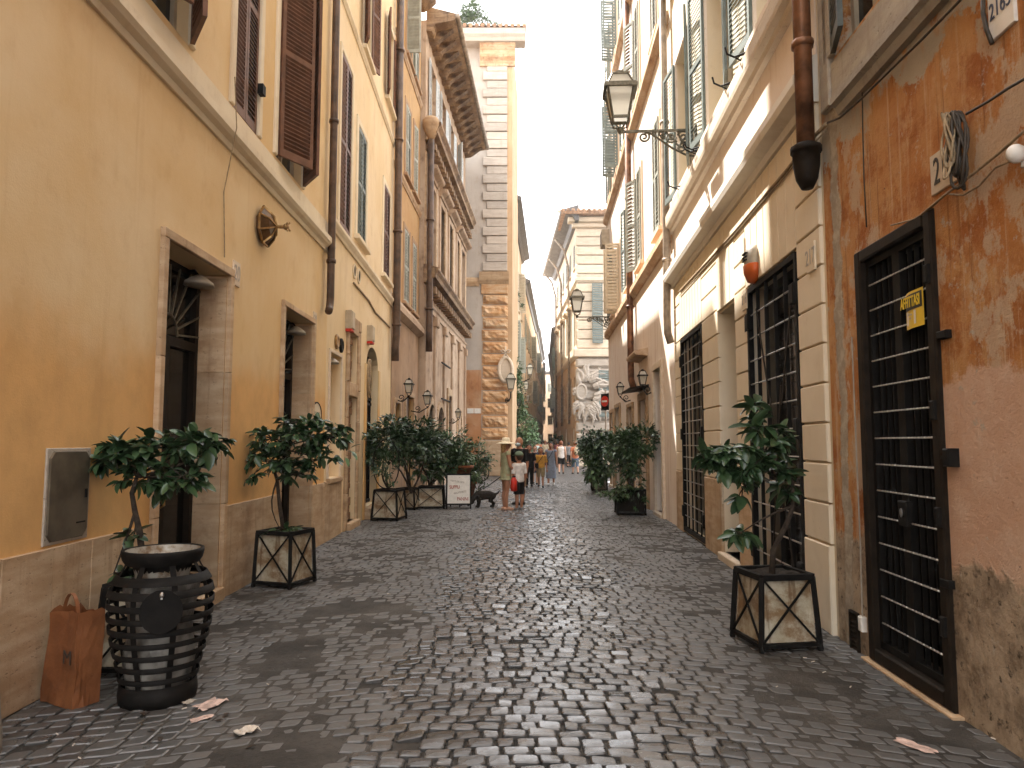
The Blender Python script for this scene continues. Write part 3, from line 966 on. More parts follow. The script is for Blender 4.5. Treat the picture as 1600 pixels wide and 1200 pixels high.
cornice(B, 'string_course', string_prof(9.55, 0.14, 0.06), 'cream_pale')
# shop niche
r = B.hole(B.px(531, 640)[0], B.px(513, 640)[0], 1.02, 3.13, 0.3)
mb = MB()
mb.box(r[0], r[1], -0.32, -0.28, r[2], r[3])
N_ = B.part('shop_panel', mb, M['cream_pale'])
mb = MB()
mb.bbox(r[0] - 0.05, r[1] + 0.05, 0, 0.07, r[2] - 0.08, r[2], 0.008)
fix(B.part('sill', mb, M['trav']))
mb = MB()
for a, b, c, d in ((r[0] - 0.06, r[0], r[2], r[3] + 0.06), (r[1], r[1] + 0.06, r[2], r[3] + 0.06), (r[0], r[1], r[3], r[3] + 0.06)):
    mb.bbox(a, b, 0, 0.03, c, d, 0.005)
fix(B.part('frame', mb, M['trav_pale']))
spot(B, 'dusty metal lamp shade at the top of the grey shop niche', (r[0] + r[1]) / 2, -0.08, 2.98)
slabs(B, r[0] - 0.15, B.L, 0, 0.98, 0.62, M['trav'])
# bricked up openings in a rough stone surround
r2 = B.hole(B.px(557, 560)[0], B.px(544, 560)[0], 2.76, 3.72, 0.1)
r3 = B.hole(B.px(555, 700)[0], B.px(541, 700)[0], 0.12, 2.5, 0.1)
for rr_, zz in ((r2, 0.12), (r3, 0.12)):
    z = rr_[2]
    while z < rr_[3] - 0.05:
        h = min(zz * rnd.uniform(0.9, 1.6), rr_[3] - z)
        x = rr_[0]
        while x < rr_[1] - 0.03:
            w = min(rnd.uniform(0.18, 0.34), rr_[1] - x)
            mb = MB()
            mb.bbox(x + 0.004, x + w - 0.004, -0.16, -0.09 + rnd.uniform(-0.02, 0.02), z + 0.004, z + h - 0.004, 0.008)
            fix(B.part('brick', mb, M['old_brick']))
            x += w
        z += h
sa, sb_ = r2[0] - 0.22, r2[1] + 0.22
for a, b in ((min(r2[0], r3[0]) - 0.24, min(r2[0], r3[0])), (max(r2[1], r3[1]), max(r2[1], r3[1]) + 0.2)):
    z = 0.0
    while z < 4.0:
        h = min(rnd.uniform(0.5, 0.9), 4.05 - z)
        mb = MB()
        mb.bbox(a + 0.002, b - 0.002, 0, 0.04 + rnd.uniform(-0.006, 0.01), z + 0.003, z + h - 0.003, 0.014)
        fix(B.part('surround_stone', mb, M['trav_dirty']))
        z += h
for z, h in ((2.5, 0.26), (3.72, 0.33)):
    mb = MB()
    mb.bbox(min(r2[0], r3[0]) + 0.002, max(r2[1], r3[1]) - 0.002, 0, 0.04, z, z + h, 0.012)
    fix(B.part('surround_stone', mb, M['trav_dirty']))
mb = MB()
mb.bbox(r3[0] - 0.05, r3[1] + 0.05, -0.2, 0.12, -0.02, 0.12, 0.012)
fix(B.part('doorstep', mb, M['trav']))
# arched iron door
r4 = B.hole(B.sy(16.95), B.sy(15.45), 0.25, 3.75, 0.19, 0.45)
s0, s1 = r4[0], r4[1]
mb = MB()
mb.box(s0, s1, -0.25, -0.21, 0.2, 3.8)
dd = B.part('door', mb, M['glass'])
mb = MB()
for k in range(6):
    x = s0 + (s1 - s0) * k / 5
    mb.bar((x, -0.18, 0.25), (x, -0.18, 3.6), 0.05 if k in (0, 5) else 0.022)
for z in (0.3, 0.75, 1.2, 1.65, 2.1, 2.5, 2.62, 3.05):
    mb.bar((s0, -0.17, z), (s1, -0.17, z), 0.06 if z in (0.3, 2.5, 2.62) else 0.022)
mb.build('ironwork', M['iron'], dd)
mb = MB()
mb.bbox(s0 - 0.1, s1 + 0.1, -0.3, 0.15, -0.02, 0.22, 0.01)
fix(B.part('doorstep', mb, M['trav']))
for a, b in ((s0 - 0.22, s0), (s1, s1 + 0.2)):
    mb = MB()
    mb.bbox(a, b, 0, 0.03, 0, 3.3, 0.01)
    fix(B.part('pilaster', mb, M['yellow']))
# wavy conduit and round vents
mb = MB()                                      # unseen raised storey, added to shade the near right-hand walls
mb.box(B.sy(16.6), B.L, -5.0, -0.02, 17.3, 21.0)
B.part('shade_storey', mb, M['cream'])
B.finish()
for (u, v), lab in (((553, 424), 'nearer'), ((560, 432), 'farther')):
    t = holder(B, 'round_vent', 'round vent hole of the upper pair on the cream wall, %s one' % lab, 'vent', u, v, 'round vents on the cream wall')
    mb = MB()
    mb.lathe([(0.15, 0), (0.15, 0.02), (0.12, 0.03), (0.11, 0.012)], 18, M=Matrix.Rotation(-PI / 2, 4, 'X'), cap=False)
    mb.build('rim', M['cream_pale'], t)
    mb = MB()
    mb.disc((0, 0.01, 0), (0.115, 0, 0), (0, 0, 0.115), 18)
    mb.build('grating', M['dark'], t)
for (u, v), lab, mt in (((525, 534), 'brass', 'brass'), ((532, 540), 'dark', 'iron')):
    t = holder(B, 'wall_disc', 'small round %s disc on the cream wall above the shop niche' % lab, 'disc', u, v)
    mb = MB()
    mb.lathe([(0.13, 0), (0.13, 0.03), (0.1, 0.045), (0.04, 0.03)], 18, M=Matrix.Rotation(-PI / 2, 4, 'X'))
    mb.build('dish', M[mt], t)
for (u, v), lab in (((542, 503), 'above the bricked up opening'), ((575, 524), 'above the arched iron door')):
    t = holder(B, 'alarm_box', 'cream alarm box with a red base ' + lab, 'alarm box', u, v)
    mb = MB()
    mb.bbox(-0.14, 0.14, 0, 0.13, -0.14, 0.2, 0.02)
    fix(mb.build('housing', M['sh_beige'], t))
    mb = MB()
    mb.bbox(-0.13, 0.13, 0.002, 0.12, -0.19, -0.141, 0.015)
    fix(mb.build('lens', M['red'], t))
def coil(F, name, label, u, v, w, h, n_, mat, r=0.012, o=0.05):
    t = holder(F, name, label, 'cable coil', u, v, None, 0)
    mb = MB()
    for k in range(n_):
        a, b = w * rnd.uniform(0.35, 1.0), h * rnd.uniform(0.8, 1.05)
        dx, dy = w * rnd.uniform(-0.25, 0.25), o + rnd.uniform(-0.02, 0.03)
        mb.tube([(dx * math.sin(PI * (0.5 - 0.5 * math.cos(q))) + a * math.sin(q) * (0.35 + 0.65 * (0.5 - 0.5 * math.cos(q))), dy + 0.02 * math.sin(q * 2 + k), -b * (0.5 - 0.5 * math.cos(q))) for q in [2 * PI * j / 20 for j in range(20)]], r, 6, True)
    mb.build('loops', mat, t, True)
    return t
coil(B, 'cable_coil', 'pale cable coiled on the ironwork of the arched door', 573, 562, 0.16, 0.8, 6, M['cable_tan'], 0.014)
mb = MB()
mb.tube([B.world(*(lambda q: (q[0], 0.02, q[1]))(B.px(u, v))) for u, v in ((551, 442), (560, 452), (575, 470), (585, 488), (600, 503), (608, 512))], 0.02, 6)
tag(mb.build('wall_conduit', M['cable_tan']), 'sagging conduit running down the cream wall below the round vents', 'cable')
p = A.world(0.25, 0.11, 0)
drainpipe('drainpipe', 'brown drainpipe ending in a short elbow on the yellow house', [(p.x + 0.02, p.y - 0.17, 3.7), (p.x + 0.01, p.y - 0.1, 3.74), (p.x, p.y - 0.03, 3.82), (p.x, p.y, 3.95), (p.x, p.y, 4.4), (p.x, p.y, 21)], 0.062, M['pipe'], [(p.x, p.y, 4.55), (p.x, p.y, 6.9), (p.x, p.y, 9.2)])
p = B.world(0.2, 0.14, 0)
drainpipe('drainpipe', 'long brown drainpipe between the cream house and the ochre house', [(p.x, p.y, 3.75), (p.x, p.y, 4.1), (p.x + 0.02, p.y, 4.4), (p.x + 0.02, p.y, 20)], 0.1, M['pipe'], [(p.x + 0.02, p.y, z) for z in (4.7, 7.2, 9.7, 12.2)])

# ---- ochre house
Cc = Facade('ochre_house', 'narrow ochre house with stained lower storey and grey shutters', (-3.08, 23.5), (-3.2, 19.0), 16.6, M['ochre'])
for y0, y1, z0, z1, a in ((20.7, 21.6, 5.7, 7.9, (3, 2)), (22.2, 23.0, 5.7, 7.9, (2, 2)), (20.7, 21.6, 9.5, 11.7, (2, 3)), (22.2, 23.0, 9.5, 11.7, (3, 12)), (20.7, 21.6, 13.2, 15.4, (168, 92)), (22.2, 23.0, 13.2, 15.4, (3, 165))):
    window(Cc, (Cc.sy(y1), Cc.sy(y0), z0, z1), a, 'sh_sage', 0.14, (0.13, 0.03), 'ochre_grey', 0.09, o=-0.01)
cornice(Cc, 'ledge', [(0, 5.05), (0.05, 5.05), (0.22, 5.15), (0.22, 5.3), (0, 5.62)], 'palazzo')
cornice(Cc, 'string_course', string_prof(9.05, 0.2, 0.08), 'trav_dirty')
cornice(Cc, 'string_course', string_prof(12.8, 0.2, 0.08), 'trav_dirty')
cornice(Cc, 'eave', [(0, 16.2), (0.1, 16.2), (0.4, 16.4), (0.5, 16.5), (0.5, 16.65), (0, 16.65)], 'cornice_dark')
low = MB()
r = Cc.hole(Cc.sy(22.6), Cc.sy(21.2), 0.1, 3.0, 0.13)
r_ = Cc.hole(Cc.sy(20.3), Cc.sy(19.5), 1.7, 2.7, 0.13)
for q, mt in ((r, 'wood'), (r_, 'dark')):
    mb = MB()
    mb.box(q[0], q[1], -0.19, -0.12, q[2], q[3])
    D = Cc.part('door' if mt == 'wood' else 'window', mb, M[mt])
    mb = MB()
    for a, b, c, d in ((q[0] - 0.14, q[0], q[2] - 0.1, q[3] + 0.14), (q[1], q[1] + 0.14, q[2] - 0.1, q[3] + 0.14), (q[0], q[1], q[3], q[3] + 0.14)):
        mb.bbox(a, b, 0, 0.05, c, d, 0.01)
    fix(mb.build('frame', M['trav_dirty'], D))
mb = MB()
for a, b, c, d in ((0, r[0] - 0.14, 0, 5.05), (r[1] + 0.14, r_[0] - 0.14, 0, 5.05), (r[0] - 0.14, r[1] + 0.14, 3.14, 5.05), (r_[1] + 0.14, Cc.L, 0, 5.05), (r_[0] - 0.14, r_[1] + 0.14, 0, 1.6), (r_[0] - 0.14, r_[1] + 0.14, 2.84, 5.05)):
    mb.box(a, b, -0.01, 0.02, c, d)
Cc.part('lower_render', mb, M['ochre_grey'])
Cc.finish()

# ---- the palazzo
Dp = Facade('weathered_palazzo', 'old brown palazzo with hooded windows, dentil cornices and ground floor arches', (-2.28, 34.5), (-2.92, 23.6), 16.0, M['palazzo'])
bays = [25.0, 27.4, 29.7, 32.0, 33.6]
for k, y in enumerate(bays):
    w = 0.62
    window(Dp, (Dp.sy(y + w), Dp.sy(y - w), 7.75, 10.6), None, 'sh_beige', 0.2, (0.22, 0.06), 'palazzo', sill=False, hood=True, frame_mat=M['wood'])
    if k < 4:
        window(Dp, (Dp.sy(y + 0.5), Dp.sy(y - 0.5), 12.75, 14.9), (176, 150 if k == 3 else 176), 'sh_blue', 0.15, (0.12, 0.04), 'palazzo', 0.12, sill=False)
def dentils(F, z, h, o, w, gap, mat, name='dentil', s0=0, s1=None):
    mb = MB()
    x = s0
    lim = 0
    me = None
    while x < (s1 or F.L) - w:
        if me is None:
            b = MB()
            b.bbox(0, w, 0, o, 0, h, 0.02)
            me = b.mesh(name, M[mat])
        inst(name, me, F.root, (x, 0, z))
        x += w + gap
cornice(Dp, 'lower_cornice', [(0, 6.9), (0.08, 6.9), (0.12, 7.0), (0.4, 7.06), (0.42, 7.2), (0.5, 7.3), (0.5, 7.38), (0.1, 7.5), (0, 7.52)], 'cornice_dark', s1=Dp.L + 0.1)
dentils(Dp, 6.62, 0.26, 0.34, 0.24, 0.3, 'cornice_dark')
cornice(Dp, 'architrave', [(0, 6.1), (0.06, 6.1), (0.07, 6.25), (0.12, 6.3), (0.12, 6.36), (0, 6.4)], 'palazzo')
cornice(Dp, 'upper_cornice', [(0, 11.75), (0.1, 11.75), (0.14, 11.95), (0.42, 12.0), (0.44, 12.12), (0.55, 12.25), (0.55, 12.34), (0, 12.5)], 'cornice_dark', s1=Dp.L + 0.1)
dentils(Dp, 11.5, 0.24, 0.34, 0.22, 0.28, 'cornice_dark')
for k in range(6):
    x = Dp.L * k / 5
    mb = MB()
    mb.bbox(max(0, x - 0.22), min(Dp.L, x + 0.22), 0, 0.09, 0, 6.1, 0.02)
    mb.bbox(max(0, x - 0.3), min(Dp.L, x + 0.3), 0, 0.16, 5.75, 6.08, 0.03)
    fix(Dp.part('pilaster', mb, M['palazzo']))
    mb = MB()
    mb.bbox(max(0, x - 0.16), min(Dp.L, x + 0.16), 0, 0.07, 7.55, 11.4, 0.02)
    fix(Dp.part('pilaster', mb, M['trav_dirty']))
# big eave on brackets
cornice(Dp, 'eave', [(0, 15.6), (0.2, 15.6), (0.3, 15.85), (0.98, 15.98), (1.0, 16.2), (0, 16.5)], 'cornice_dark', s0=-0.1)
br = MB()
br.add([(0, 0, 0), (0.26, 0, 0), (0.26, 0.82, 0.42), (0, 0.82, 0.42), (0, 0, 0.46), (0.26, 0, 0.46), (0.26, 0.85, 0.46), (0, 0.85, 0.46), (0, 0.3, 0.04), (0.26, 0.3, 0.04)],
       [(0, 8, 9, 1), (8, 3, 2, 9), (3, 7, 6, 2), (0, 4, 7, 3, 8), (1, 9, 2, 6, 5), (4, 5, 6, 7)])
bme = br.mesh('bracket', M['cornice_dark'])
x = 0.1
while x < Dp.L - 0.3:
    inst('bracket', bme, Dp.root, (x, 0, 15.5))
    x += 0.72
gb = MB()
gb.tube([(-0.2, 1.06, 16.1), (Dp.L, 1.06, 16.1)], 0.09, 8)
Dp.part('gutter', gb, M['pipe_grey'], True)
# ground floor arches
for y, w, zt, kind in ((25.2, 0.75, 2.95, 'a'), (27.2, 0.75, 2.95, 'a'), (29.6, 0.55, 3.5, 'd'), (32.6, 0.6, 3.0, 'a')):
    r = Dp.hole(Dp.sy(y + w), Dp.sy(y - w), 0.0, zt, 0.17, w if kind == 'a' else 0.0)
    mb = MB()
    mb.box(r[0], r[1], -0.24, -0.165, 0, zt)
    D = Dp.part('door', mb, M['dark'] if kind == 'a' else M['wood'])
    mb = MB()
    if kind == 'a':
        c, zc = (r[0] + r[1]) / 2, zt - w
        for k in range(9):
            t0, t1 = PI * k / 9 + 0.015, PI * (k + 1) / 9 - 0.015
            pts = [(c + q * math.cos(t_), zc + q * math.sin(t_)) for q, t_ in ((w, t0), (w + 0.22, t0), (w + 0.22, t1), (w, t1))]
            mb.add([(x, 0.0, z) for x, z in pts] + [(x, 0.06, z) for x, z in pts], [(4, 5, 6, 7), (0, 1, 5, 4), (1, 2, 6, 5), (2, 3, 7, 6), (3, 0, 4, 7)])
        for a, b in ((r[0] - 0.2, r[0]), (r[1], r[1] + 0.2)):
            mb.bbox(a, b, 0, 0.055, 0, zc, 0.01)
    else:
        for a, b, c_, d in ((r[0] - 0.22, r[0], 0, zt + 0.3), (r[1], r[1] + 0.22, 0, zt + 0.3), (r[0], r[1], zt, zt + 0.3)):
            mb.bbox(a, b, 0, 0.08, c_, d, 0.015)
    fix(mb.build('surround', M['trav_dirty'], D))
mb = MB()
mb.box(Dp.sy(25.9), Dp.sy(25.6), -0.02, 0.004, 3.6, 5.0)
Dp.part('slot_window', mb, M['dark'])
mb = MB()
for z in (3.25, 4.6):
    mb.bar((Dp.sy(29.0), 0.12, z), (Dp.sy(26.8), 0.12, z), 0.05)
Dp.part('tie_bar', mb, M['iron'])
Dp.finish()
p = Dp.world(Dp.L + 0.02, 0.2, 0)
drainpipe('drainpipe', 'rusty drainpipe at the near corner of the brown palazzo', [(p.x, p.y, 4.6), (p.x, p.y, 5.2), (p.x, p.y, 12.0)], 0.11, M['pipe'], [(p.x, p.y, z) for z in (6.0, 9.0)])
hb = MB()
hb.lathe([(0.1, -0.35), (0.2, -0.1), (0.28, 0.1), (0.3, 0.3), (0.22, 0.42)], 14)
tag(hb.build('rain_hopper', M['trav_dirty'], None, True, (p.x, p.y, 12.1)), 'big rounded rain hopper on top of the rusty drainpipe', 'rain hopper')

# ---- tall corner house with quoins
EX, EY = -0.28, 35.6
Ef = Facade('quoined_house', 'tall grey cream corner house with travertine quoins over a rusticated orange base', (EX, EY), (-7.5, EY), 22.4, M['dove'], depth=7.5)
Ef.finish()
def E_s(u):
    return EX - (u - 800) / FPX * EY
zq = 10.15
k = 0
pw = E_s(753)
while zq < 20.75:
    w = pw if k % 2 == 0 else pw - 0.2
    h = 0.47 if k % 2 == 0 else 0.43
    mb = MB()
    mb.bbox(-0.04, w, 0, 0.13 if k % 2 == 0 else 0.09, zq + 0.016, zq + h - 0.016, 0.02)
    fix(Ef.part('quoin', mb, M['quoin_stone']))
    zq += h
    k += 1
mb = MB()                                      # side return of the same quoins
mb.extrude([(0, 20.8), (0.12, 20.8), (0.16, 21.05), (0.3, 21.2), (0.36, 21.5), (0.5, 21.65), (0.55, 21.8), (0, 21.8)], -0.45, E_s(748))
fix(Ef.part('capital', mb, M['rough_stone']))
mb = MB()
mb.extrude([(0, 21.8), (0.7, 21.8), (0.75, 21.95), (0.85, 22.1), (0.85, 22.4), (0, 22.48)], -0.95, 7.0)
fix(Ef.part('cornice', mb, M['quoin_stone']))
cornice(Ef, 'string_course', [(0, 9.5), (0.1, 9.5), (0.2, 9.7), (0.22, 9.85), (0.25, 10.1), (0, 10.15)], 'trav_dirty', -0.12, E_s(748))
cornice(Ef, 'string_course', string_prof(9.4, 0.45, 0.1), 'trav_dirty', E_s(748), 7.0)
mb = MB()
mb.bbox(-0.06, E_s(751), 0, 0.1, 9.0, 9.5, 0.02)
fix(Ef.part('frieze', mb, M['rustica']))
z = 1.75
k = 0
rq = random.Random(5)
while z < 8.95:
    h = min(0.61, 9.0 - z)
    w = pw - 0.03 if k % 2 else pw + 0.02
    x0 = -0.08
    mb = MB()
    nxx, nzz = 8, 4
    vs, fs = [], []
    for j in range(nzz + 1):
        for i in range(nxx + 1):
            e = i in (0, nxx) or j in (0, nzz)
            d = 0.03 if e else 0.13 + 0.05 * rq.uniform(-1, 1)
            vs.append((x0 + (w - x0) * i / nxx, d, z + 0.025 + (h - 0.05) * j / nzz))
    for j in range(nzz):
        for i in range(nxx):
            a = j * (nxx + 1) + i
            fs.append((a, a + nxx + 1, a + nxx + 2, a + 1))
    for (xa, za), (xb, zb) in (((0, 0), (nxx, 0)), ((nxx, 0), (nxx, nzz)), ((nxx, nzz), (0, nzz)), ((0, nzz), (0, 0))):
        a, b = za * (nxx + 1) + xa, zb * (nxx + 1) + xb
        c = len(vs)
        vs += [(vs[a][0], 0, vs[a][2]), (vs[b][0], 0, vs[b][2])]
        fs.append((a, b, c + 1, c))
    mb.add(vs, fs)
    fix(Ef.part('rusticated_block', mb, M['rustica']))
    z += h
    k += 1
mb = MB()
mb.bbox(-0.1, E_s(749), 0, 0.2, 0, 1.72, 0.03)
fix(Ef.part('base', mb, M['trav']))
mb = MB()
mb.box(E_s(752), 4.0, -0.01, 0.02, 0.0, 5.2)
Ef.part('lower_render', mb, M['rust_wall'])
for u in (735, 746):
    mb = MB()
    x = E_s(u)
    mb.bbox(x - 0.16, x + 0.16, 0.018, 0.04, 3.05, 3.3, 0.01)
    fix(Ef.part('marble_tablet', mb, M['white']))
Es = Facade('', '', (EX + 0.0, EY), (0.05, 42.0), 22.4, M['peach'], depth=0.05, root=Ef.root)
# side wall built in the corner house's own axes
def side(F, S, name, mb, mat):
    mt = F.root.matrix_basis if False else None
    Mw = Matrix.Translation(S.P) @ Matrix.Rotation(S.rz, 4, 'Z')
    Mr = Matrix.Translation(F.P) @ Matrix.Rotation(F.rz, 4, 'Z')
    T = Mr.inverted() @ Mw
    mb.v = [tuple(T @ Vector(p)) for p in mb.v]
    return fix(F.part(name, mb, mat))
mb = MB()
mb.box(0, Es.L, -0.3, 0.0, 0, 22.3)
side(Ef, Es, 'side_wall', mb, M['brown_far'])
mb = MB()
mb.extrude([(0, 20.8), (0.16, 21.0), (0.5, 21.7), (0.9, 21.9), (0.95, 22.4), (0, 22.48)], 0.02, Es.L)
side(Ef, Es, 'side_cornice', mb, M['rough_stone'])
for y in (1.6, 3.2, 4.8):
    for z in (10.5, 15.0):
        mb = MB()
        mb.box(y - 0.45, y + 0.45, 0.0, 0.1, z, z + 2.3)
        side(Ef, Es, 'shutter', mb, M['sh_brown'])
        mb = MB()
        mb.box(y - 0.65, y + 0.65, 0.0, 0.3, z + 2.35, z + 2.5)
        side(Ef, Es, 'hood', mb, M['trav_pale'])

def tileroof(F, y0, y1, s0, s1, z0, z1, name='roof', mat='tile', pitch=0.3):
    """rows of half round tiles running down the slope from (y0, z0) at the eave to (y1, z1)"""
    mb = MB()
    x = s0
    while x < s1:
        mb.tube([(x, y0, z0), (x, y1, z1)], pitch * 0.36, 6)
        x += pitch
    mb.quad((s0, y0, z0 - 0.02), (s1, y0, z0 - 0.02), (s1, y1, z1 - 0.02), (s0, y1, z1 - 0.02))
    return F.part(name, mb, M[mat])
tileroof(Ef, 0.9, -2.5, -0.9, 6.9, 22.5, 23.3)

# ---- houses farther down on the left
def row_house(name, label, P, Q, h, mat, floors, rows, sh, eave=0.7, base=None, group=None, ang=(176, 176), wdt=0.9, roofmat='lead', jitter=3, depth=6):
    F = Facade(name, label, P, Q, h, M[mat], 'building', group, depth)
    r_ = random.Random(len(label) + jitter)
    nb = max(1, int(F.L / rows))
    for z, hh in floors:
        for k in range(nb):
            x = (k + 0.5) * F.L / nb
            a = r_.choice([ang, ang, (3, 3), (95, 100)])
            window(F, (x - wdt / 2, x + wdt / 2, z, z + hh), a, r_.choice(sh), 0.16, (0.12, 0.04), 'trav_pale', 0.16, sill=True)
    if eave:
        cornice(F, 'eave', [(0, h - 0.5), (0.1, h - 0.5), (eave * 0.4, h - 0.25), (eave, h - 0.1), (eave, h + 0.05), (0, h + 0.3)], roofmat)
    if base:
        mb = MB()
        mb.box(0, F.L, -0.01, 0.03, 0, base[0])
        F.part('lower_render', mb, M[base[1]])
        cornice(F, 'string_course', string_prof(base[0], 0.3, 0.12), 'trav_pale')
        for k in range(nb):
            x = (k + 0.5) * F.L / nb
            mb = MB()
            mb.box(x - 0.5, x + 0.5, 0.025, 0.05, 0.1, 2.7)
            D = F.part('door', mb, M['dark'])
            mb = MB()
            for a, b, c, d in ((x - 0.62, x - 0.5, 0, 2.82), (x + 0.5, x + 0.62, 0, 2.82), (x - 0.5, x + 0.5, 2.7, 2.82)):
                mb.box(a, b, 0.02, 0.09, c, d)
            mb.build('frame', M['trav_dirty'], D)
    F.finish()
    return F
row_house('shuttered_house', 'cream house with folded sage shutters just behind the tall quoined corner', (0.78, 55.5), (-0.05, 41.5), 16.0, 'cream_pale', ((6.5, 2.4), (10.8, 2.6)), 3.4, ('sh_sage', 'sh_beige'), 0.6, (4.6, 'tan_far'))
row_house('tan_house', 'tan house with brown eaves beyond the ivy on the left of the lane', (2.6, 80), (0.95, 56.0), 14.3, 'tan_far', ((5.6, 2.2), (9.6, 2.2)), 2.9, ('sh_beige', 'sh_sage'), 0.5, (4.0, 'rose_far'))
row_house('orange_house', 'orange rendered house far down on the left of the lane', (4.6, 110), (2.72, 80.5), 14.4, 'peach_deep', ((5.4, 2.2), (9.6, 2.2)), 3.0, ('sh_beige', 'sh_sage'), 0.5, (4.0, 'tan_far'))
row_house('pink_house', 'small pinkish house at the far end of the lane on the left', (6.3, 148), (4.7, 110.5), 13.8, 'rose_far', ((5.4, 2.2), (9.2, 2.2)), 4.0, ('sh_beige', 'sh_sage'), 0.5, (4.0, 'tan_far'))
row_house('end_house', 'plain cream house closing the far end of the lane', (13, 152), (3.0, 152), 16.5, 'rose_far', ((1.6, 1.9), (5.4, 1.9), (9.0, 1.9), (12.4, 1.7)), 2.0, ('sh_beige', 'sh_sage'), 0.6, None, ang=(3, 3))

# ================================================================ RIGHT SIDE
# ---- orange house in front: its own weathered render
n = Nodes('flaking orange render')
X, Z = n.axis('X'), n.axis('Z')
wob = n.math('SUBTRACT', n.noise(2.2, 6, 0.7), 0.5)
wob2 = n.math('SUBTRACT', n.noise(9, 5, 0.7), 0.5)
zz = n.math('ADD', Z, n.math('ADD', n.math('MULTIPLY', wob, 0.5), n.math('MULTIPLY', wob2, 0.12)))
xx = n.math('ADD', X, n.math('ADD', n.math('MULTIPLY', wob, 0.28), n.math('MULTIPLY', wob2, 0.1)))
c = n.mix(n.step(n.noise(0.8, 6, 0.65), 0.36, 0.62), (0.44, 0.165, 0.04), (0.54, 0.28, 0.105))
c = n.mix(n.math('MULTIPLY', n.step(n.noise(2.4, 10, 0.72), 0.47, 0.6), 0.8), c, (0.33, 0.1, 0.02))
c = n.mix(n.math('MULTIPLY', n.step(n.noise(5.0, 10, 0.75, n.scale((1, 1, 0.7), off=(3, 1, 2))), 0.5, 0.62), 0.7), c, (0.57, 0.33, 0.15))
c = n.mix(n.math('MULTIPLY', n.step(n.noise(1.0, 6, 0.7, n.scale((9, 9, 0.35))), 0.54, 0.66), 0.65), c, (0.62, 0.44, 0.27))
c = n.mix(n.math('MULTIPLY', n.step(n.noise(1.0, 6, 0.7, n.scale((13, 13, 0.45), off=(4, 4, 0))), 0.55, 0.66), 0.6), c, (0.19, 0.07, 0.022))
c = n.mix(n.math('MULTIPLY', n.step(n.noise(1.2, 9, 0.74, n.scale((1.3, 1, 0.9), off=(9, 2, 1))), 0.535, 0.575), 0.8), c, n.mix(n.noise(6, 6, 0.7), (0.5, 0.33, 0.2), (0.58, 0.46, 0.33)))
NEARX = 7.05
c = n.mix(n.math('MULTIPLY', n.step(zz, 2.02, 1.97), n.step(xx, NEARX + 1.1, NEARX + 1.0)), c, n.mix(n.step(n.noise(3, 6, 0.7), 0.4, 0.7), (0.6, 0.37, 0.245), (0.66, 0.46, 0.33)))
low = n.mix(n.step(n.noise(3.5, 8, 0.75), 0.38, 0.66), (0.46, 0.35, 0.24), (0.19, 0.135, 0.085))
low = n.mix(n.step(n.noise(13, 6, 0.7), 0.55, 0.66), low, (0.075, 0.055, 0.035))
c = n.mix(n.step(zz, 0.93, 0.86), c, low)
gp = n.math('MULTIPLY', n.step(n.math('ADD', Z, n.math('MULTIPLY', wob, 1.1)), 4.02, 4.06), n.step(n.noise(1.3, 4, 0.6, n.scale((1, 1, 0.6), off=(2, 0, 5))), 0.47, 0.53))
c = n.mix(gp, c, n.mix(n.noise(5, 5), (0.4, 0.33, 0.24), (0.5, 0.43, 0.33)))
strip = n.math('MULTIPLY', n.step(xx, 8.8, 8.83), n.step(xx, 8.99, 8.96))
c = n.mix(strip, c, n.mix(n.step(n.noise(7, 6, 0.7), 0.4, 0.65), (0.36, 0.29, 0.21), (0.52, 0.44, 0.33)))
c = n.mix(n.step(n.noise(16, 5, 0.7), 0.665, 0.69), c, (0.07, 0.04, 0.022))
c = n.mix(n.math('MULTIPLY', n.step(n.noise(5, 8, 0.75, n.scale((1, 1, 1), off=(7, 7, 7))), 0.6, 0.64), 0.8), c, (0.47, 0.4, 0.31))
hh = n.math('ADD', n.math('MULTIPLY', n.noise(6, 10, 0.75), 1.2), n.math('ADD', n.math('MULTIPLY', n.noise(45, 4, 0.7), 0.3), n.math('ADD', n.math('MULTIPLY', strip, 0.5), n.math('MULTIPLY', n.step(zz, 0.93, 0.86), n.noise(7, 6, 0.7)))))
M['orange_wall'] = n.done(c, 0.9, n.bump(hh, 0.9, 0.035), spec=0.2)

O = Facade('orange_house', 'orange house with flaking render and a tall barred door to let', (2.31, -3), (2.705, 6.12), 19, M['orange_wall'])
dl, dr_ = O.px(1352, 700)[0], O.px(1478, 700)[0]
zt = O.px(1415, 352)[1]
fw = 0.09
r = O.hole(dr_, dl, 0.02, zt, 0.2)
s0, s1, z0, z1 = r
mb = MB()
mb.box(s0, s1, -0.26, -0.2, z0, z1)
GD = O.part('door', mb, M['glass'])
mb = MB()
for a, b, c_, d in ((s0, s0 + fw, z0, z1), (s1 - fw, s1, z0, z1), (s0 + fw, s1 - fw, z1 - fw, z1), (s0 + fw, s1 - fw, z0, z0 + 0.1)):
    mb.bbox(a, b, -0.2, 0.035, c_, d, 0.012)
fix(mb.build('frame', M['iron_brown'], GD))
xm = (s0 + s1) / 2
mb = MB()
for a, b in ((s0 + fw, xm), (xm, s1 - fw)):
    for x in (a + 0.025, b - 0.025):
        mb.bar((x, -0.04, z0 + 0.1), (x, -0.04, z1 - fw), 0.05)
    for z in (z0 + 0.13, z1 - fw - 0.025):
        mb.bar((a, -0.04, z), (b, -0.04, z), 0.05)
mb.build('gate_leaf', M['iron'], GD)
vme = MB()
vme.bar((0, 0, 0), (0, 0, z1 - z0 - fw - 0.15), 0.03, 0.008, (1, 0, 0))
vme = vme.mesh('bar', M['iron'])
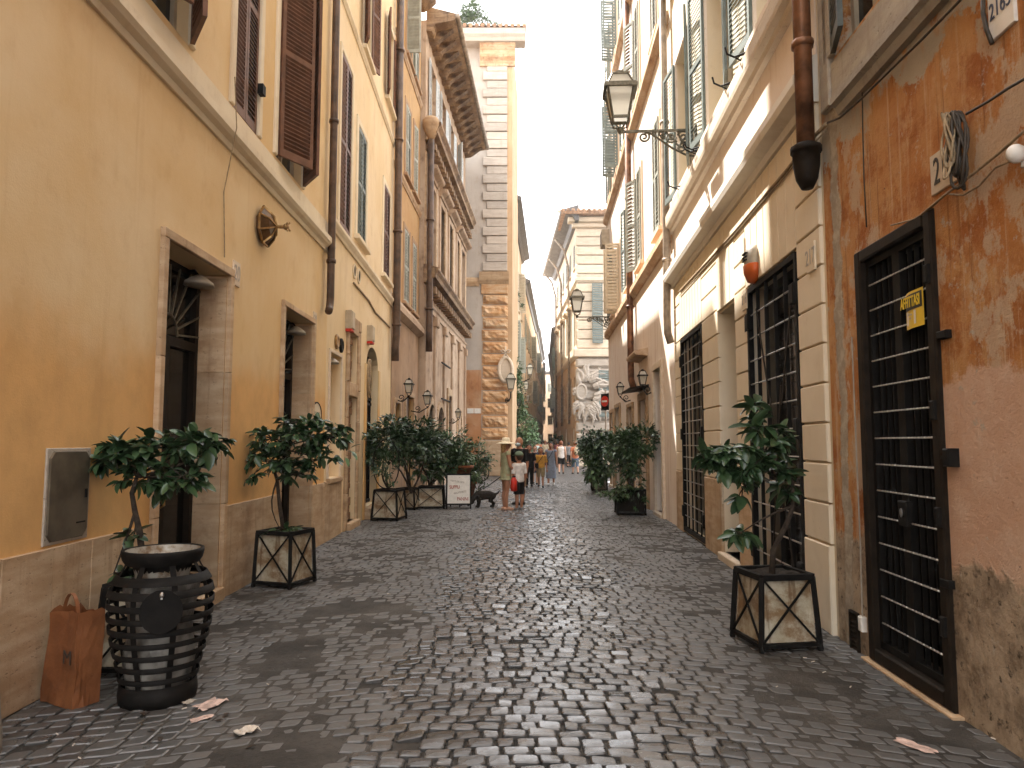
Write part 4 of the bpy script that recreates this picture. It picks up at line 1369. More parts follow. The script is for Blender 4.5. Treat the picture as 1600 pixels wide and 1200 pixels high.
for a, b in ((s0 + fw + 0.05, xm - 0.05), (xm + 0.05, s1 - fw - 0.05)):
    for k in range(1, 4):
        inst('bar', vme, GD, (a + (b - a) * k / 4, -0.045, z0 + 0.1))
tw = MB()
wl = (s1 - s0) / 2 - fw - 0.05
steps = 26
for k in range(steps + 1):
    t_ = k / steps
    an = t_ * PI * 5
    for q in range(4):
        tw.v.append((wl * t_, 0.007 * math.cos(an + q * PI / 2), 0.007 * math.sin(an + q * PI / 2)))
for k in range(steps):
    for q in range(4):
        tw.f.append((k * 4 + q, k * 4 + (q + 1) % 4, k * 4 + 4 + (q + 1) % 4, k * 4 + 4 + q))
tme = tw.mesh('twisted_rod', M['steel'])
nrow = 15
for k in range(1, nrow):
    z = z0 + 0.1 + (z1 - z0 - fw - 0.1) * k / nrow
    for a in (s0 + fw + 0.05, xm):
        inst('twisted_rod', tme, GD, (a, -0.015, z))
mb = MB()
mb.bbox(xm - 0.075, xm + 0.04, -0.02, 0.025, 1.05, 1.22, 0.008)
lk = fix(mb.build('lock', M['iron'], GD))
mb = MB()
mb.disc((xm - 0.02, 0.026, 1.14), (0.016, 0, 0), (0, 0, 0.03), 12, (0, 0.006, 0))
mb.build('keyhole_plate', M['steel'], GD)
for z in (0.45, 1.1, 1.75, 2.6):
    mb = MB()
    mb.bbox(s0 + 0.015, s0 + 0.06, 0.03, 0.06, z, z + 0.12, 0.008)
    fix(mb.build('hinge', M['iron'], GD))
for u, v in ((1480, 523), (1485, 912)):
    s_, z_ = O.px(u, v)
    mb = MB()
    mb.bbox(s_ - 0.05, s_ + 0.05, 0, 0.04, z_ - 0.025, z_ + 0.025, 0.005)
    fix(O.part('bracket', mb, M['iron']))
mb = MB()
mb.bbox(s0 - 0.06, s1 + 0.06, -0.2, 0.07, -0.03, 0.018, 0.006)
fix(O.part('threshold', mb, M['trav_dirty']))
# sill, pilaster and shutter of the floor above
zS = 4.27
sA, sB = 7.1, 8.66
cornice(O, 'window_ledge', [(0, zS - 0.02), (0.05, zS - 0.02), (0.07, zS + 0.04), (0.11, zS + 0.06), (0.11, zS + 0.12), (0, zS + 0.14)], 'cement', 3.0, sB)
window(O, (O.sy(4.9), O.sy(5.75) if O.sy(5.75) > O.sy(4.9) else O.sy(4.9) + 0.9, zS + 0.55, zS + 2.6), (None, 14), 'sh_dark', 0.18, (0.16, 0.05), 'cement', 0.06, sill=False)
window(O, (O.sy(2.6), O.sy(3.6), zS + 0.55, zS + 2.6), (20, 14), 'sh_dark', 0.18, (0.16, 0.05), 'cement', 0.06, sill=False)
mb = MB()
mb.bbox(O.L - 0.3, O.L - 0.12, 0, 0.05, zS + 0.15, 7.4, 0.01)
fix(O.part('pilaster', mb, M['cement']))
mb = MB()
mb.bbox(3.0, O.L - 0.12, 0, 0.025, zS + 0.145, zS + 0.5, 0.006)
fix(O.part('sill_band', mb, M['cement']))
O.finish()

# yellow to-let sign, bent round the bars
t = holder(O, 'to_let_sign', 'yellow AFFITTASI to let sign bent through the bars of the door', 'sign', 1425, 484, None, 0.02)
t.location = O.world(O.px(1425, 484, 0.02)[0], 0.02, O.px(1425, 484, 0.02)[1])
W2, H2 = 0.155, 0.122
mb = MB()
nn = 10
def bend(x):
    return 0.004 + 0.05 * (max(0, x / W2 + 0.2)) ** 2 * -0.6
for j in range(5):
    for i in range(nn + 1):
        x = -W2 + 2 * W2 * i / nn
        mb.v.append((x, bend(x), H2 * (j / 2 - 1) * (1.0 if x < W2 * 0.6 else 1 - 0.25 * (x / W2 - 0.6))))
for j in range(4):
    for i in range(nn):
        a = j * (nn + 1) + i
        mb.f.append((a + 1, a, a + nn + 1, a + nn + 2))
mb.build('board', M['sign_yellow'], t)
mb = MB()
for i in range(8):
    x0_, x1_ = -W2 * 0.9 + 1.75 * W2 * i / 8, -W2 * 0.9 + 1.75 * W2 * (i + 1) / 8
    mb.quad((x1_, bend(x1_) + 0.002, 0.0), (x0_, bend(x0_) + 0.002, 0.0), (x0_, bend(x0_) + 0.002, H2 * 0.86), (x1_, bend(x1_) + 0.002, H2 * 0.86))
mb.build('black_panel', M['ink'], t)
text('lettering', 'AFFITTASI', 0.1, M['sign_yellow'], t, (0.01, 0.0075, H2 * 0.42), (PI / 2, 0, PI), 0.0012, 0.56, 0.002)
mb = MB()
mb.quad((0.09, bend(0.09) + 0.004, -H2 * 0.8), (-0.06, bend(-0.06) + 0.004, -H2 * 0.8), (-0.06, bend(-0.06) + 0.004, -0.006), (0.09, bend(0.09) + 0.004, -0.006))
mb.build('paper_label', M['white'], t)
for z_, b_ in ((-0.03, 'Affitto'), (-0.055, 'tel.')):
    text('lettering', b_, 0.022, M['ink_grey'], t, (0.015, 0.0075, z_), (PI / 2, 0, PI), 0.0005)

plate(O, 'number_plate', 'white shield plate with blue number 2165 high on the orange wall', 1568, 8, 0.21, 0.3, '2165', 'white', 'ink_blue', 0.13, sx=0.7)
plate(O, 'number_tablet', 'worn stone tablet with number 218 half hidden by the cable coil', 1479, 262, 0.3, 0.25, '218', 'trav_pale', 'ink', 0.24, sx=0.62)
coil(O, 'cable_coil', 'thick dark cable coiled on a nail beside the number 218 tablet', 1513, 174, 0.08, 0.44, 8, M['cable'], 0.009, 0.06)
coil(O, 'cable_coil', 'dusty tan strands of the coil hanging in front of tablet 218', 1512, 176, 0.065, 0.37, 5, M['cable_tan'], 0.007, 0.1)
def strand(F, name, label, pts, r, mat, o=0.03, cat='cable'):
    mb = MB()
    P_ = []
    for u, v in pts:
        s_, z_ = F.px(u, v, o)
        P_.append(F.world(s_, o, z_))
    mb.tube(P_, r, 6)
    return tag(mb.build(name, mat, None, True), label, cat)
strand(O, 'wall_cable', 'black cable running from the coil up to the edge of the orange wall', ((1510, 178), (1545, 158), (1575, 138), (1610, 118), (1660, 85)), 0.008, M['cable'], 0.08)
strand(O, 'wall_cable', 'tan cable slanting across the orange wall under the coil', ((1440, 335), (1480, 302), (1520, 272), (1560, 240), (1600, 205), (1650, 160)), 0.008, M['cable_tan'], 0.05)
strand(O, 'wall_cable', 'twin wire sagging from the white lamp to the barred door', ((1392, 352), (1400, 350), (1430, 342), (1455, 325), (1478, 303), (1505, 305), (1530, 290), (1555, 262), (1590, 247)), 0.006, M['cable_tan'], 0.03)
strand(O, 'wall_cable', 'thin vertical wire on the orange wall left of the barred door', ((1347, 132), (1348, 200), (1350, 280), (1354, 355)), 0.005, M['cable'], 0.02)
strand(O, 'wall_cable', 'curved black pipe stub high on the orange wall by plate 2165', ((1536, 0), (1536, 20), (1541, 45), (1550, 68)), 0.012, M['cable'], 0.04)
strand(O, 'wall_cable', 'black cable under the stone ledge of the orange house', ((1293, 192), (1312, 184), (1342, 158), (1402, 99), (1442, 60), (1492, 9), (1520, -20)), 0.009, M['cable'], 0.05)
t = holder(O, 'wall_lamp', 'round white lamp at the edge of the orange wall', 'lamp', 1604, 240, None, 0)
mb = MB()
mb.ball((0, 0.05, 0), 0.035, 0.05, 0.05)
mb.build('globe', M['white'], t, True)
mb = MB()
mb.tube([(0, 0.02, -0.04), (0, 0.02, -0.07)], 0.012, 6)
mb.build('gland', M['plastic_grey'], t)
t = holder(O, 'gate_latch', 'black steel latch box on the pink wall beside the barred door', 'latch', 1494, 715, None, 0)
mb = MB()
mb.bbox(-0.035, 0.03, 0, 0.07, -0.055, 0.055, 0.012)
fix(mb.build('box', M['iron'], t))
mb = MB()
mb.bar((0.0, 0.03, 0), (0.1, 0.03, 0.0), 0.02)
mb.build('bolt', M['iron'], t)
t = holder(O, 'vent_grille', 'small dark vent grille near the ground left of the barred door', 'vent', 1338, 990, None, 0)
mb = MB()
for a, b, c_, d in ((-0.075, -0.06, -0.17, 0.17), (0.06, 0.075, -0.17, 0.17), (-0.06, 0.06, -0.17, -0.155), (-0.06, 0.06, 0.155, 0.17)):
    mb.box(a, b, 0.001, 0.025, c_, d)
mb.build('frame', M['iron_brown'], t)
for k in range(9):
    mb = MB()
    z = -0.14 + k * 0.034
    mb.add([(-0.06, 0.004, z), (0.06, 0.004, z), (0.06, 0.02, z - 0.016), (-0.06, 0.02, z - 0.016), (-0.06, 0.004, z + 0.004), (0.06, 0.004, z + 0.004), (0.06, 0.02, z - 0.012), (-0.06, 0.02, z - 0.012)], [(0, 1, 2, 3), (4, 7, 6, 5), (3, 2, 6, 7)])
    mb.build('slat', M['iron_brown'], t)
mb = MB()
mb.box(-0.06, 0.06, 0.001, 0.003, -0.155, 0.155)
mb.build('backing', M['dark'], t)
t = holder(O, 'junction_box', 'small pale junction box low beside the barred door frame', 'junction box', 1352, 975, None, 0)
mb = MB()
mb.bbox(-0.03, 0.03, 0, 0.045, -0.055, 0.055, 0.008)
fix(mb.build('housing', M['white'], t))
mb = MB()
mb.tube([(0, 0.02, 0.05), (0, 0.015, 0.6), (0.01, 0.015, 2.2)], 0.006, 5)
mb.build('lead', M['plastic_grey'], t)

# ---- buff house with rusticated blocks
Cb = Facade('buff_house', 'buff stucco house with banded blocks, two barred doors and open grey shutters', (2.72, 6.14), (3.2, 14.1), 19, M['buff'])
g2 = (Cb.px(1256, 640)[0], Cb.px(1176, 640)[0], 0.04, Cb.px(1217, 420)[1] + 0.02)
dm = (Cb.px(1156, 640)[0], Cb.px(1128, 640)[0], 0.1, Cb.px(1140, 478)[1])
g1 = (Cb.px(1102, 640)[0], Cb.px(1068, 640)[0], 0.04, Cb.px(1085, 517)[1])
def barred(F, r, nv, nh, label=None, diag=False):
    s0, s1, z0, z1 = F.hole(*r, 0.18)
    mb = MB()
    mb.box(s0, s1, -0.24, -0.17, z0, z1)
    D = F.part('door', mb, M['wood_green'] if not diag else M['glass'])
    mb = MB()
    for a, b, c_, d in ((s0, s0 + 0.06, z0, z1), (s1 - 0.06, s1, z0, z1), (s0 + 0.06, s1 - 0.06, z1 - 0.06, z1), (s0 + 0.06, s1 - 0.06, z0, z0 + 0.07)):
        mb.box(a, b, -0.02, 0.04, c_, d)
    mb.build('frame', M['iron'], D)
    v = MB()
    v.bar((0, 0, z0 + 0.07), (0, 0, z1 - 0.06), 0.04 if diag else 0.026, 0.01, (1, 0, 0))
    v = v.mesh('bar', M['iron'])
    for k in range(1, nv):
        inst('bar', v, D, (s0 + 0.06 + (s1 - s0 - 0.12) * k / nv, 0.012, 0))
    h = MB()
    h.tube([(s0 + 0.06, 0, 0), (s1 - 0.06, 0, 0)], 0.009, 6)
    h = h.mesh('rod', M['steel'] if True else M['iron'])
    for k in range(1, nh):
        inst('rod', h, D, (0, 0.022, z0 + 0.07 + (z1 - z0 - 0.13) * k / nh))
    for z in (z0 + 0.35, (z0 + z1) / 2, z1 - 0.4):
        for x in (s0 + 0.07, s1 - 0.07):
            mb = MB()
            mb.bbox(x - 0.06, x + 0.06, 0.02, 0.07, z - 0.1, z + 0.1, 0.01)
            fix(mb.build('lock_case', M['iron'], D))
        mb = MB()
        mb.bbox(s1, s1 + 0.14, 0.01, 0.035, z - 0.1, z + 0.1, 0.006)
        fix(mb.build('wall_bracket', M['iron'], D))
    if diag:
        mb = MB()
        w = s1 - s0 - 0.12
        for a, b, za, zb in ((0.15, 0.5, z0 + 0.3, 1.9), (0.5, 0.8, 1.9, z1 - 0.3), (0.55, 0.3, z0 + 0.5, 2.2), (0.3, 0.05, 2.0, z1 - 0.4)):
            mb.bar((s0 + 0.06 + w * a, 0.035, za), (s0 + 0.06 + w * b, 0.035, zb), 0.035, 0.008, (0, 1, 0))
        mb.build('diagonal_brace', M['iron_brown'], D)
    return D
barred(Cb, g2, 5, 12, diag=True)
barred(Cb, g1, 5, 16)
s0, s1, z0, z1 = Cb.hole(*dm, 0.34)
mb = MB()
mb.box(s0, s1, -0.4, -0.33, z0, z1)
D = Cb.part('door', mb, M['wood_green'])
mb = MB()
for a, b, c_, d in ((s0, s0 + 0.08, z0, z1), (s1 - 0.08, s1, z0, z1), (s0 + 0.08, s1 - 0.08, z1 - 0.08, z1), (s0 + 0.08, s1 - 0.08, 2.45, 2.56), (s0 + 0.08, s1 - 0.08, z0, z0 + 0.5)):
    mb.box(a, b, -0.335, -0.29, c_, d)
mb.build('frame', M['wood_green'], D)
mb = MB()
mb.box(s0 + 0.08, s1 - 0.08, -0.33, -0.315, 2.56, z1 - 0.08)
mb.build('pane', M['glass'], D)
mb = MB()
mb.bbox(s0 - 0.03, s1 + 0.03, -0.33, 0.1, -0.02, 0.1, 0.01)
fix(Cb.part('doorstep', mb, M['trav_pale']))
# banded blocks
cols = [(0.06, g2[0] - 0.03), (g2[1] + 0.03, dm[0] - 0.001), (dm[1] + 0.001, g1[0] - 0.03), (g1[1] + 0.03, Cb.L - 0.16)]
BH, OFF = 0.345, 0.035
rows_z = [0.75 + BH * k for k in range(10)]
for a, b in cols:
    for z in rows_z:
        if z + BH > 4.3:
            continue
        mb = MB()
        mb.bbox(a, b, 0, OFF + rnd.uniform(-0.002, 0.002), z + 0.008, z + BH - 0.008, 0.009)
        fix(Cb.part('stucco_block', mb, M['buff']))
for i, (a, b) in enumerate(cols):              # bases: plain near, travertine farther on
    mb = MB()
    mb.bbox(a, b, 0, OFF + 0.012, 0, 0.74 if i == 0 else 1.09, 0.01)
    fix(Cb.part('base_block', mb, M['buff'] if i == 0 else M['trav']))
for r_ in (g2, dm, g1):                        # flat arches over the openings
    a, b = r_[0] - 0.03, r_[1] + 0.03
    z = r_[3] + 0.03
    n_ = max(3, int((b - a) / 0.24))
    for k in range(n_):
        x0_, x1_ = a + (b - a) * k / n_, a + (b - a) * (k + 1) / n_
        mb = MB()
        mb.bbox(x0_ + 0.005, x1_ - 0.005, 0, OFF, z, 4.62, 0.007)
        fix(Cb.part('voussoir', mb, M['buff']))
for a, b in cols:
    top = max(z for z in rows_z if z + BH <= 4.3) + BH
    mb = MB()
    mb.bbox(a + 0.004, b - 0.004, 0, OFF, top + 0.008, 4.62, 0.008)
    fix(Cb.part('stucco_block', mb, M['buff']))
cornice(Cb, 'lower_cornice', [(0, 4.63), (0.06, 4.63), (0.08, 4.7), (0.2, 4.74), (0.22, 4.8), (0.22, 4.88), (0.06, 4.92), (0.06, 5.05), (0, 5.07)], 'white_band', 0.05)
cornice(Cb, 'upper_cornice', [(0, 5.74), (0.08, 5.74), (0.1, 5.8), (0.16, 5.83), (0.17, 5.88), (0.17, 6.04), (0, 6.1)], 'trav_pale', 0.05)
mb = MB()
mb.box(0.05, Cb.L - 0.02, -0.01, 0.012, 5.07, 5.74)
mb.box(0.05, Cb.L - 0.02, -0.01, 0.012, 6.1, 6.2)
Cb.part('render_band', mb, M['peach'])
for y0, y1 in ((11.95, 13.25), (9.3, 10.6), (6.7, 8.0)):
    for z, h in ((6.25, 2.55), (10.5, 2.4), (14.5, 2.2)):
        window(Cb, (Cb.sy(y0), Cb.sy(y1), z, z + h), (168, 172), 'sh_grey', 0.3, (0.11, 0.045), 'peach', 0.065, o=0.07, frame_mat=M['sh_grey'])
mb = MB()
for yv in (8.9, 10.9, 11.0, 12.6, 8.2):
    x = Cb.sy(yv)
    mb.tube([(x, 0.05, 6.2), (x, 0.22, 6.16), (x, 0.3, 6.2), (x, 0.32, 6.28)], 0.012, 6)
    mb.tube([(x - 0.15, 0.04, 6.16), (x, 0.22, 6.16), (x + 0.15, 0.04, 6.16)], 0.01, 6)
Cb.part('iron_hook', mb, M['iron'])
Cb.finish()
strand(Cb, 'wall_cable', 'bundle of tan cables under the white cornice of the buff house', ((1290, 195), (1260, 225), (1230, 265), (1190, 312), (1150, 360), (1110, 404), (1062, 455)), 0.018, M['cable_tan'], 0.05)
strand(Cb, 'wall_cable', 'thin tan cable following the white cornice of the buff house', ((1290, 205), (1255, 240), (1225, 278), (1185, 322), (1145, 370), (1105, 414), (1062, 462)), 0.008, M['cable_tan'], 0.05)
plate(Cb, 'number_plate', 'painted number 217 beside the nearest barred door of the buff house', 1269, 402, 0.2, 0.26, '217', 'buff', 'ink_grey', 0.2, OFF, sx=0.8)
plate(Cb, 'number_plate', 'faded number 216 on the block between the two doors of the buff house', 1165, 468, 0.2, 0.25, '216', 'buff', 'ink_grey', 0.18, OFF, sx=0.8)
plate(Cb, 'wall_tablet', 'small blank framed tablet on the buff wall above the middle door', 1161, 390, 0.22, 0.24, None, 'buff', o=OFF, cat='tablet')
t = holder(Cb, 'alarm_siren', 'grey alarm siren with an orange lens above the middle door', 'alarm siren', 1180, 411, None, OFF)
mb = MB()
mb.lathe([(0.02, -0.21), (0.1, -0.19), (0.155, -0.1), (0.17, 0.03), (0.15, 0.14), (0.08, 0.2), (0.02, 0.21)], 16, (0, 0.02, 0), 0.85, 0.62)
mb.v = [(x, max(0.0, y), z) for x, y, z in mb.v]
sir = mb.build('housing', M['plastic_grey'], t, True)
mb = MB()
mb.lathe([(0.02, -0.245), (0.11, -0.22), (0.17, -0.12), (0.178, -0.03), (0.16, -0.02)], 16, (0, 0.02, 0), 0.85, 0.65)
mb.v = [(x, max(0.0, y), z) for x, y, z in mb.v]
M['lens'] = plain('orange lens plastic', (0.5, 0.1, 0.02), 0.3, 0, 0.1)
mb.build('lens', M['lens'], t, True)
mb = MB()
for k in range(3):
    mb.box(-0.07, 0.07, 0.1, 0.135, 0.02 + 0.04 * k, 0.035 + 0.04 * k)
mb.build('sound_slot', M['dark'], t)
# big rusty downpipe at the joint with the orange house
p = O.world(O.L - 0.03, 0.15, 0)
zb = 4.02
D = drainpipe('drainpipe', 'rusty brown drainpipe ending in a dark hopper between the orange and the buff house', [(p.x, p.y, zb + 0.12), (p.x, p.y, 6.0), (p.x, p.y, 18.0)], 0.075, M['pipe_rust'], [(p.x, p.y, 5.1), (p.x, p.y, 6.3)])
mb = MB()
mb.lathe([(0.05, -0.32), (0.09, -0.24), (0.11, -0.12), (0.115, 0.0), (0.13, 0.0), (0.13, 0.05), (0.08, 0.08)], 14)
mb.build('hopper', M['iron_brown'], D, True, (0, 0, -0.02))
p = Cb.world(Cb.L - 0.1, 0.14, 0)
drainpipe('drainpipe', 'pale drainpipe with a rusty elbow between the buff and the peach house', [(p.x + 0.05, p.y, 3.55), (p.x - 0.01, p.y, 3.75), (p.x - 0.02, p.y, 4.1), (p.x, p.y, 5.4), (p.x, p.y, 18.0)], 0.075, M['pipe_grey'], [(p.x, p.y, z) for z in (5.2, 8.0, 10.8)])

# ---- peach house
Pp = Facade('peach_house', 'tall peach house with brown string courses, shutters and two lanterns', (3.2, 14.15), (3.76, 28.0), 19, M['peach'])
for z in (5.62, 10.15, 14.2):
    cornice(Pp, 'string_course', [(0, z), (0.05, z), (0.14, z + 0.08), (0.16, z + 0.12), (0.16, z + 0.26), (0, z + 0.3)], 'rough_stone')
pw_ = [(15.3, 16.1, (2, 2)), (18.2, 19.1, (3, 150)), (20.9, 21.7, (168, 170)), (23.4, 24.3, (172, 168)), (25.9, 26.7, (170, 172))]
for y0, y1, a in pw_:
    for z, h in ((6.25, 2.5), (10.75, 2.5), (14.9, 2.2)):
        if abs(y0 - 23.4) < 0.1 and z < 7:
            a, z, h = (88, 80), 5.98, 2.2
        mt = 'sh_beige' if (abs(y0 - 23.4) < 0.1 and z < 7) else ('sh_sage' if y0 < 19 else 'sh_grey')
        window(Pp, (Pp.sy(y0), Pp.sy(y1), z, z + h), a, mt, 0.18, (0.12, 0.04), 'peach_deep', 0.1, o=0.05)
def stone_door(F, y0, y1, z1, w, mat='trav', door='wood', canopy=None, d=0.15):
    r = F.hole(F.sy(y0), F.sy(y1), 0.08, z1, d)
    s0, s1 = r[0], r[1]
    mb = MB()
    mb.box(s0, s1, -d - 0.05, -d + 0.02, 0, z1)
    D = F.part('door', mb, M[door])
    mb = MB()
    for a, b in ((s0 - w, s0), (s1, s1 + w)):
        mb.bbox(a, b, 0, 0.06, 0, z1, 0.012)
    mb.bbox(s0 - w, s1 + w, 0, 0.062, z1 + 0.002, z1 + w, 0.012)
    fix(mb.build('surround', M[mat], D))
    mb = MB()
    mb.bbox(s0 - 0.02, s1 + 0.02, -d, 0.1, -0.02, 0.08, 0.01)
    fix(mb.build('doorstep', M['trav_pale'], D))
    if canopy:
        mb = MB()
        mb.extrude([(0, canopy), (0.3, canopy + 0.03), (0.34, canopy + 0.08), (0.34, canopy + 0.12), (0, canopy + 0.2)], s0 - 0.25, s1 + 0.25)
        fix(F.part('canopy', mb, M['rough_stone']))
    return D
stone_door(Pp, 15.6, 16.6, 3.25, 0.16, 'trav_pale', 'dark')
stone_door(Pp, 17.9, 19.1, 2.7, 0.2, 'trav_dirty', 'wood', 3.75)
mb = MB()
mb.extrude([(0, 2.98), (0.45, 2.92), (0.47, 2.96), (0, 3.04)], Pp.sy(17.6), Pp.sy(19.4))
fix(Pp.part('canopy', mb, M['iron_brown']))
stone_door(Pp, 20.6, 21.8, 2.65, 0.12, 'trav', 'wood')
stone_door(Pp, 24.0, 25.4, 2.8, 0.14, 'trav_dirty', 'dark')
stone_door(Pp, 26.2, 27.2, 2.7, 0.14, 'trav_dirty', 'dark')
Pp.finish()
p = Pp.world(Pp.sy(19.95), 0.14, 0)
drainpipe('drainpipe', 'rust red drainpipe on the middle of the peach house', [(p.x + 0.05, p.y - 0.12, 3.1), (p.x, p.y - 0.03, 3.35), (p.x, p.y, 3.7), (p.x, p.y, 18)], 0.09, M['pipe_rust'], [(p.x, p.y, z) for z in (5.4, 8.5, 11.5)])
t = holder(Pp, 'air_conditioner', 'small beige air conditioner box on the far edge of the peach house', 'air conditioner', 951, 374, None, 0)
mb = MB()
mb.bbox(-0.35, 0.35, 0, 0.3, -0.3, 0.3, 0.03)
fix(mb.build('casing', M['sh_beige'], t))
mb = MB()
for k in range(6):
    mb.box(-0.28, 0.28, 0.3, 0.305, -0.22 + k * 0.08, -0.19 + k * 0.08)
mb.build('grille', M['iron'], t)

# ---- corner palace with quoins across the side street
QX, QY = 4.62, 50.0
Q = Facade('corner_palace', 'palace with banded quoins, carved coat of arms and deep eaves across the side street', (QX, QY), (4.2, 68.0), 17.6, M['cream_pale'])
for k in range(6):
    y = 51.8 + k * 2.8
    window(Q, (Q.sy(y - 0.5), Q.sy(y + 0.5), 8.6, 11.4), None, 'sh_grey', 0.2, (0.18, 0.06), 'trav_pale', sill=False, hood=True, frame_mat=M['sh_grey'])
    window(Q, (Q.sy(y - 0.45), Q.sy(y + 0.45), 14.2, 15.9), (3, 3), 'sh_grey', 0.15, (0.14, 0.05), 'trav_pale', 0.14)
    r = Q.hole(Q.sy(y - 0.5), Q.sy(y + 0.5), 3.6 if k % 2 else 3.2, 6.3, 0.2)
    mb = MB()
    mb.box(r[0], r[1], -0.24, -0.18, r[2], r[3])
    W = Q.part('window', mb, M['dark'])
    mb = MB()
    for a, b, c_, d in ((r[0] - 0.15, r[0], r[2], r[3] + 0.15), (r[1], r[1] + 0.15, r[2], r[3] + 0.15), (r[0], r[1], r[3], r[3] + 0.15)):
        mb.box(a, b, 0.0, 0.08, c_, d)
    mb.build('surround', M['rough_stone'], W)
    if k % 2 == 0:
        r = Q.hole(Q.sy(y + 0.9), Q.sy(y + 1.9), 0.05, 2.7, 0.25)
        mb = MB()
        mb.box(r[0], r[1], -0.3, -0.24, r[2], r[3])
        Q.part('door', mb, M['dark'])
cornice(Q, 'string_course', string_prof(7.6, 0.45, 0.2), 'trav_pale')
cornice(Q, 'string_course', string_prof(12.9, 0.25, 0.14), 'trav_pale')
mb = MB()
def rects_without(F, z0, z1):
    xs = sorted({0.0, F.L, *[h[0] for h in F.holes], *[h[1] for h in F.holes]})
    zs = sorted({z0, z1, *[min(max(h[2], z0), z1) for h in F.holes], *[min(max(h[3], z0), z1) for h in F.holes]})
    for i in range(len(xs) - 1):
        for k in range(len(zs) - 1):
            xm_, zm_ = (xs[i] + xs[i + 1]) / 2, (zs[k] + zs[k + 1]) / 2
            if xs[i + 1] - xs[i] > 1e-4 and zs[k + 1] - zs[k] > 1e-4 and not any(h[0] < xm_ < h[1] and h[2] < zm_ < h[3] for h in F.holes):
                yield xs[i], xs[i + 1], zs[k], zs[k + 1]
for a, b, c_, d in rects_without(Q, 0.0, 7.6):
    mb.box(a, b, -0.01, 0.02, c_, d)
Q.part('lower_render', mb, M['brown_far'])
mb = MB()
for a, b, c_, d in rects_without(Q, 13.2, 17.2):
    mb.box(a, b, -0.01, 0.02, c_, d)
Q.part('attic_render', mb, M['rose_far'])
cornice(Q, 'eave', [(0, 17.0), (0.25, 17.0), (0.4, 17.3), (1.2, 17.45), (1.3, 17.5), (1.3, 17.7), (0, 18.1)], 'lead', -1.0, Q.L)
Q.finish()
Qf = Facade('', '', (12.0, QY), (QX, QY), 17.6, M['trav_pale'], root=Q.root, depth=0.3)
mb = MB()
mb.box(0, Qf.L, -0.3, 0.0, -0.05, 17.6)
side(Q, Qf, 'front_wall', mb, M['quoin_stone'])
z = 8.15
while z < 16.6:
    mb = MB()
    mb.bbox(2.0, Qf.L + 0.12, 0, 0.12, z + 0.03, z + 0.62, 0.04)
    side(Q, Qf, 'quoin', mb, M['trav_pale'])
    z += 0.66
z = 1.6
while z < 7.4:
    mb = MB()
    mb.bbox(2.0, Qf.L + 0.2, 0, 0.22, z + 0.06, z + 0.66, 0.12)
    side(Q, Qf, 'quoin', mb, M['quoin_stone'])
    z += 0.74
for z, h, o_ in ((7.55, 0.55, 0.35), (12.9, 0.25, 0.2), (16.7, 0.3, 0.4), (17.0, 0.35, 0.7), (0.0, 1.55, 0.3)):
    mb = MB()
    mb.bbox(2.0, Qf.L + o_, 0, o_, z, z + h, 0.05)
    side(Q, Qf, 'band' if z else 'base', mb, M['trav_pale'])
mb = MB()
x = 2.0
while x < Qf.L + 1.3:
    mb.tube([(x, 1.3, 17.6), (x, -3.0, 18.9)], 0.13, 6)
    x += 0.36
mb.box(2.0, Qf.L + 1.2, -3, 1.2, 17.4, 17.58)
side(Q, Qf, 'roof', mb, M['tile'])
# carved coat of arms wrapped on the corner
mb = MB()
cx = Qf.L - 0.15
mb.disc((cx, 0.28, 5.1), (0.26, 0, 0), (0, 0, 0.42), 20, (0, 0.24, 0))
mb.tube([(cx + 0.33 * math.cos(2 * PI * k / 20), 0.5, 5.1 + 0.5 * math.sin(2 * PI * k / 20)) for k in range(20)], 0.09, 8, True)
ra = random.Random(3)
for k in range(34):
    a0 = ra.uniform(0, 2 * PI)
    q0 = Vector((cx - 0.3 + 0.6 * math.cos(a0), 0.35, 5.0 + 0.9 * math.sin(a0)))
    pts = [q0]
    d_ = Vector((math.cos(a0) * 0.26 - 0.1, 0, math.sin(a0) * 0.3))
    for j in range(5):
        d_ = Matrix.Rotation(ra.uniform(-0.8, 0.8), 3, 'Y') @ d_
        pts.append(pts[-1] + d_ * 0.8)
    pts = [Vector((max(2.2, min(Qf.L + 0.35, p_.x)), p_.y, max(2.2, min(7.3, p_.z)))) for p_ in pts]
    mb.tube(pts, [0.17, 0.22, 0.19, 0.15, 0.1, 0.04], 6)
side(Q, Qf, 'coat_of_arms', mb, M['quoin_stone'])
for z, h, x in ((8.5, 4.2, 5.7), (3.4, 3.2, 5.3)):
    me = shutter_mesh(0.75, h, M['sh_grey'], 0.16)
    T = (Matrix.Translation(Q.P) @ Matrix.Rotation(Q.rz, 4, 'Z')).inverted() @ Matrix.Translation(Qf.P) @ Matrix.Rotation(Qf.rz, 4, 'Z')
    lp = T @ Vector((x, 0.3, z))
    inst('shutter', me, Q.root, lp, (0, 0, Qf.rz - Q.rz + 0.2))
for y in (54.5, 60.5, 66):
    p = Q.world(Q.sy(y), 0.2, 0)
    drainpipe('drainpipe', {54.5: 'nearest', 60.5: 'middle', 66: 'farthest'}[y] + ' grey drainpipe on the side of the corner palace', [(p.x, p.y, 3.0), (p.x, p.y, 15.0), (p.x - 0.35, p.y, 16.4), (p.x - 1.0, p.y, 17.2)], 0.09, M['pipe_grey'])
row_house('balcony_house', 'cream house with small balconies beyond the corner palace', (4.35, 68.3), (5.3, 92), 12.5, 'cream_pale', ((5.4, 2.3), (9.0, 2.3)), 3.0, ('sh_grey', 'sh_sage'), 0.6, (4.2, 'rose_far'))
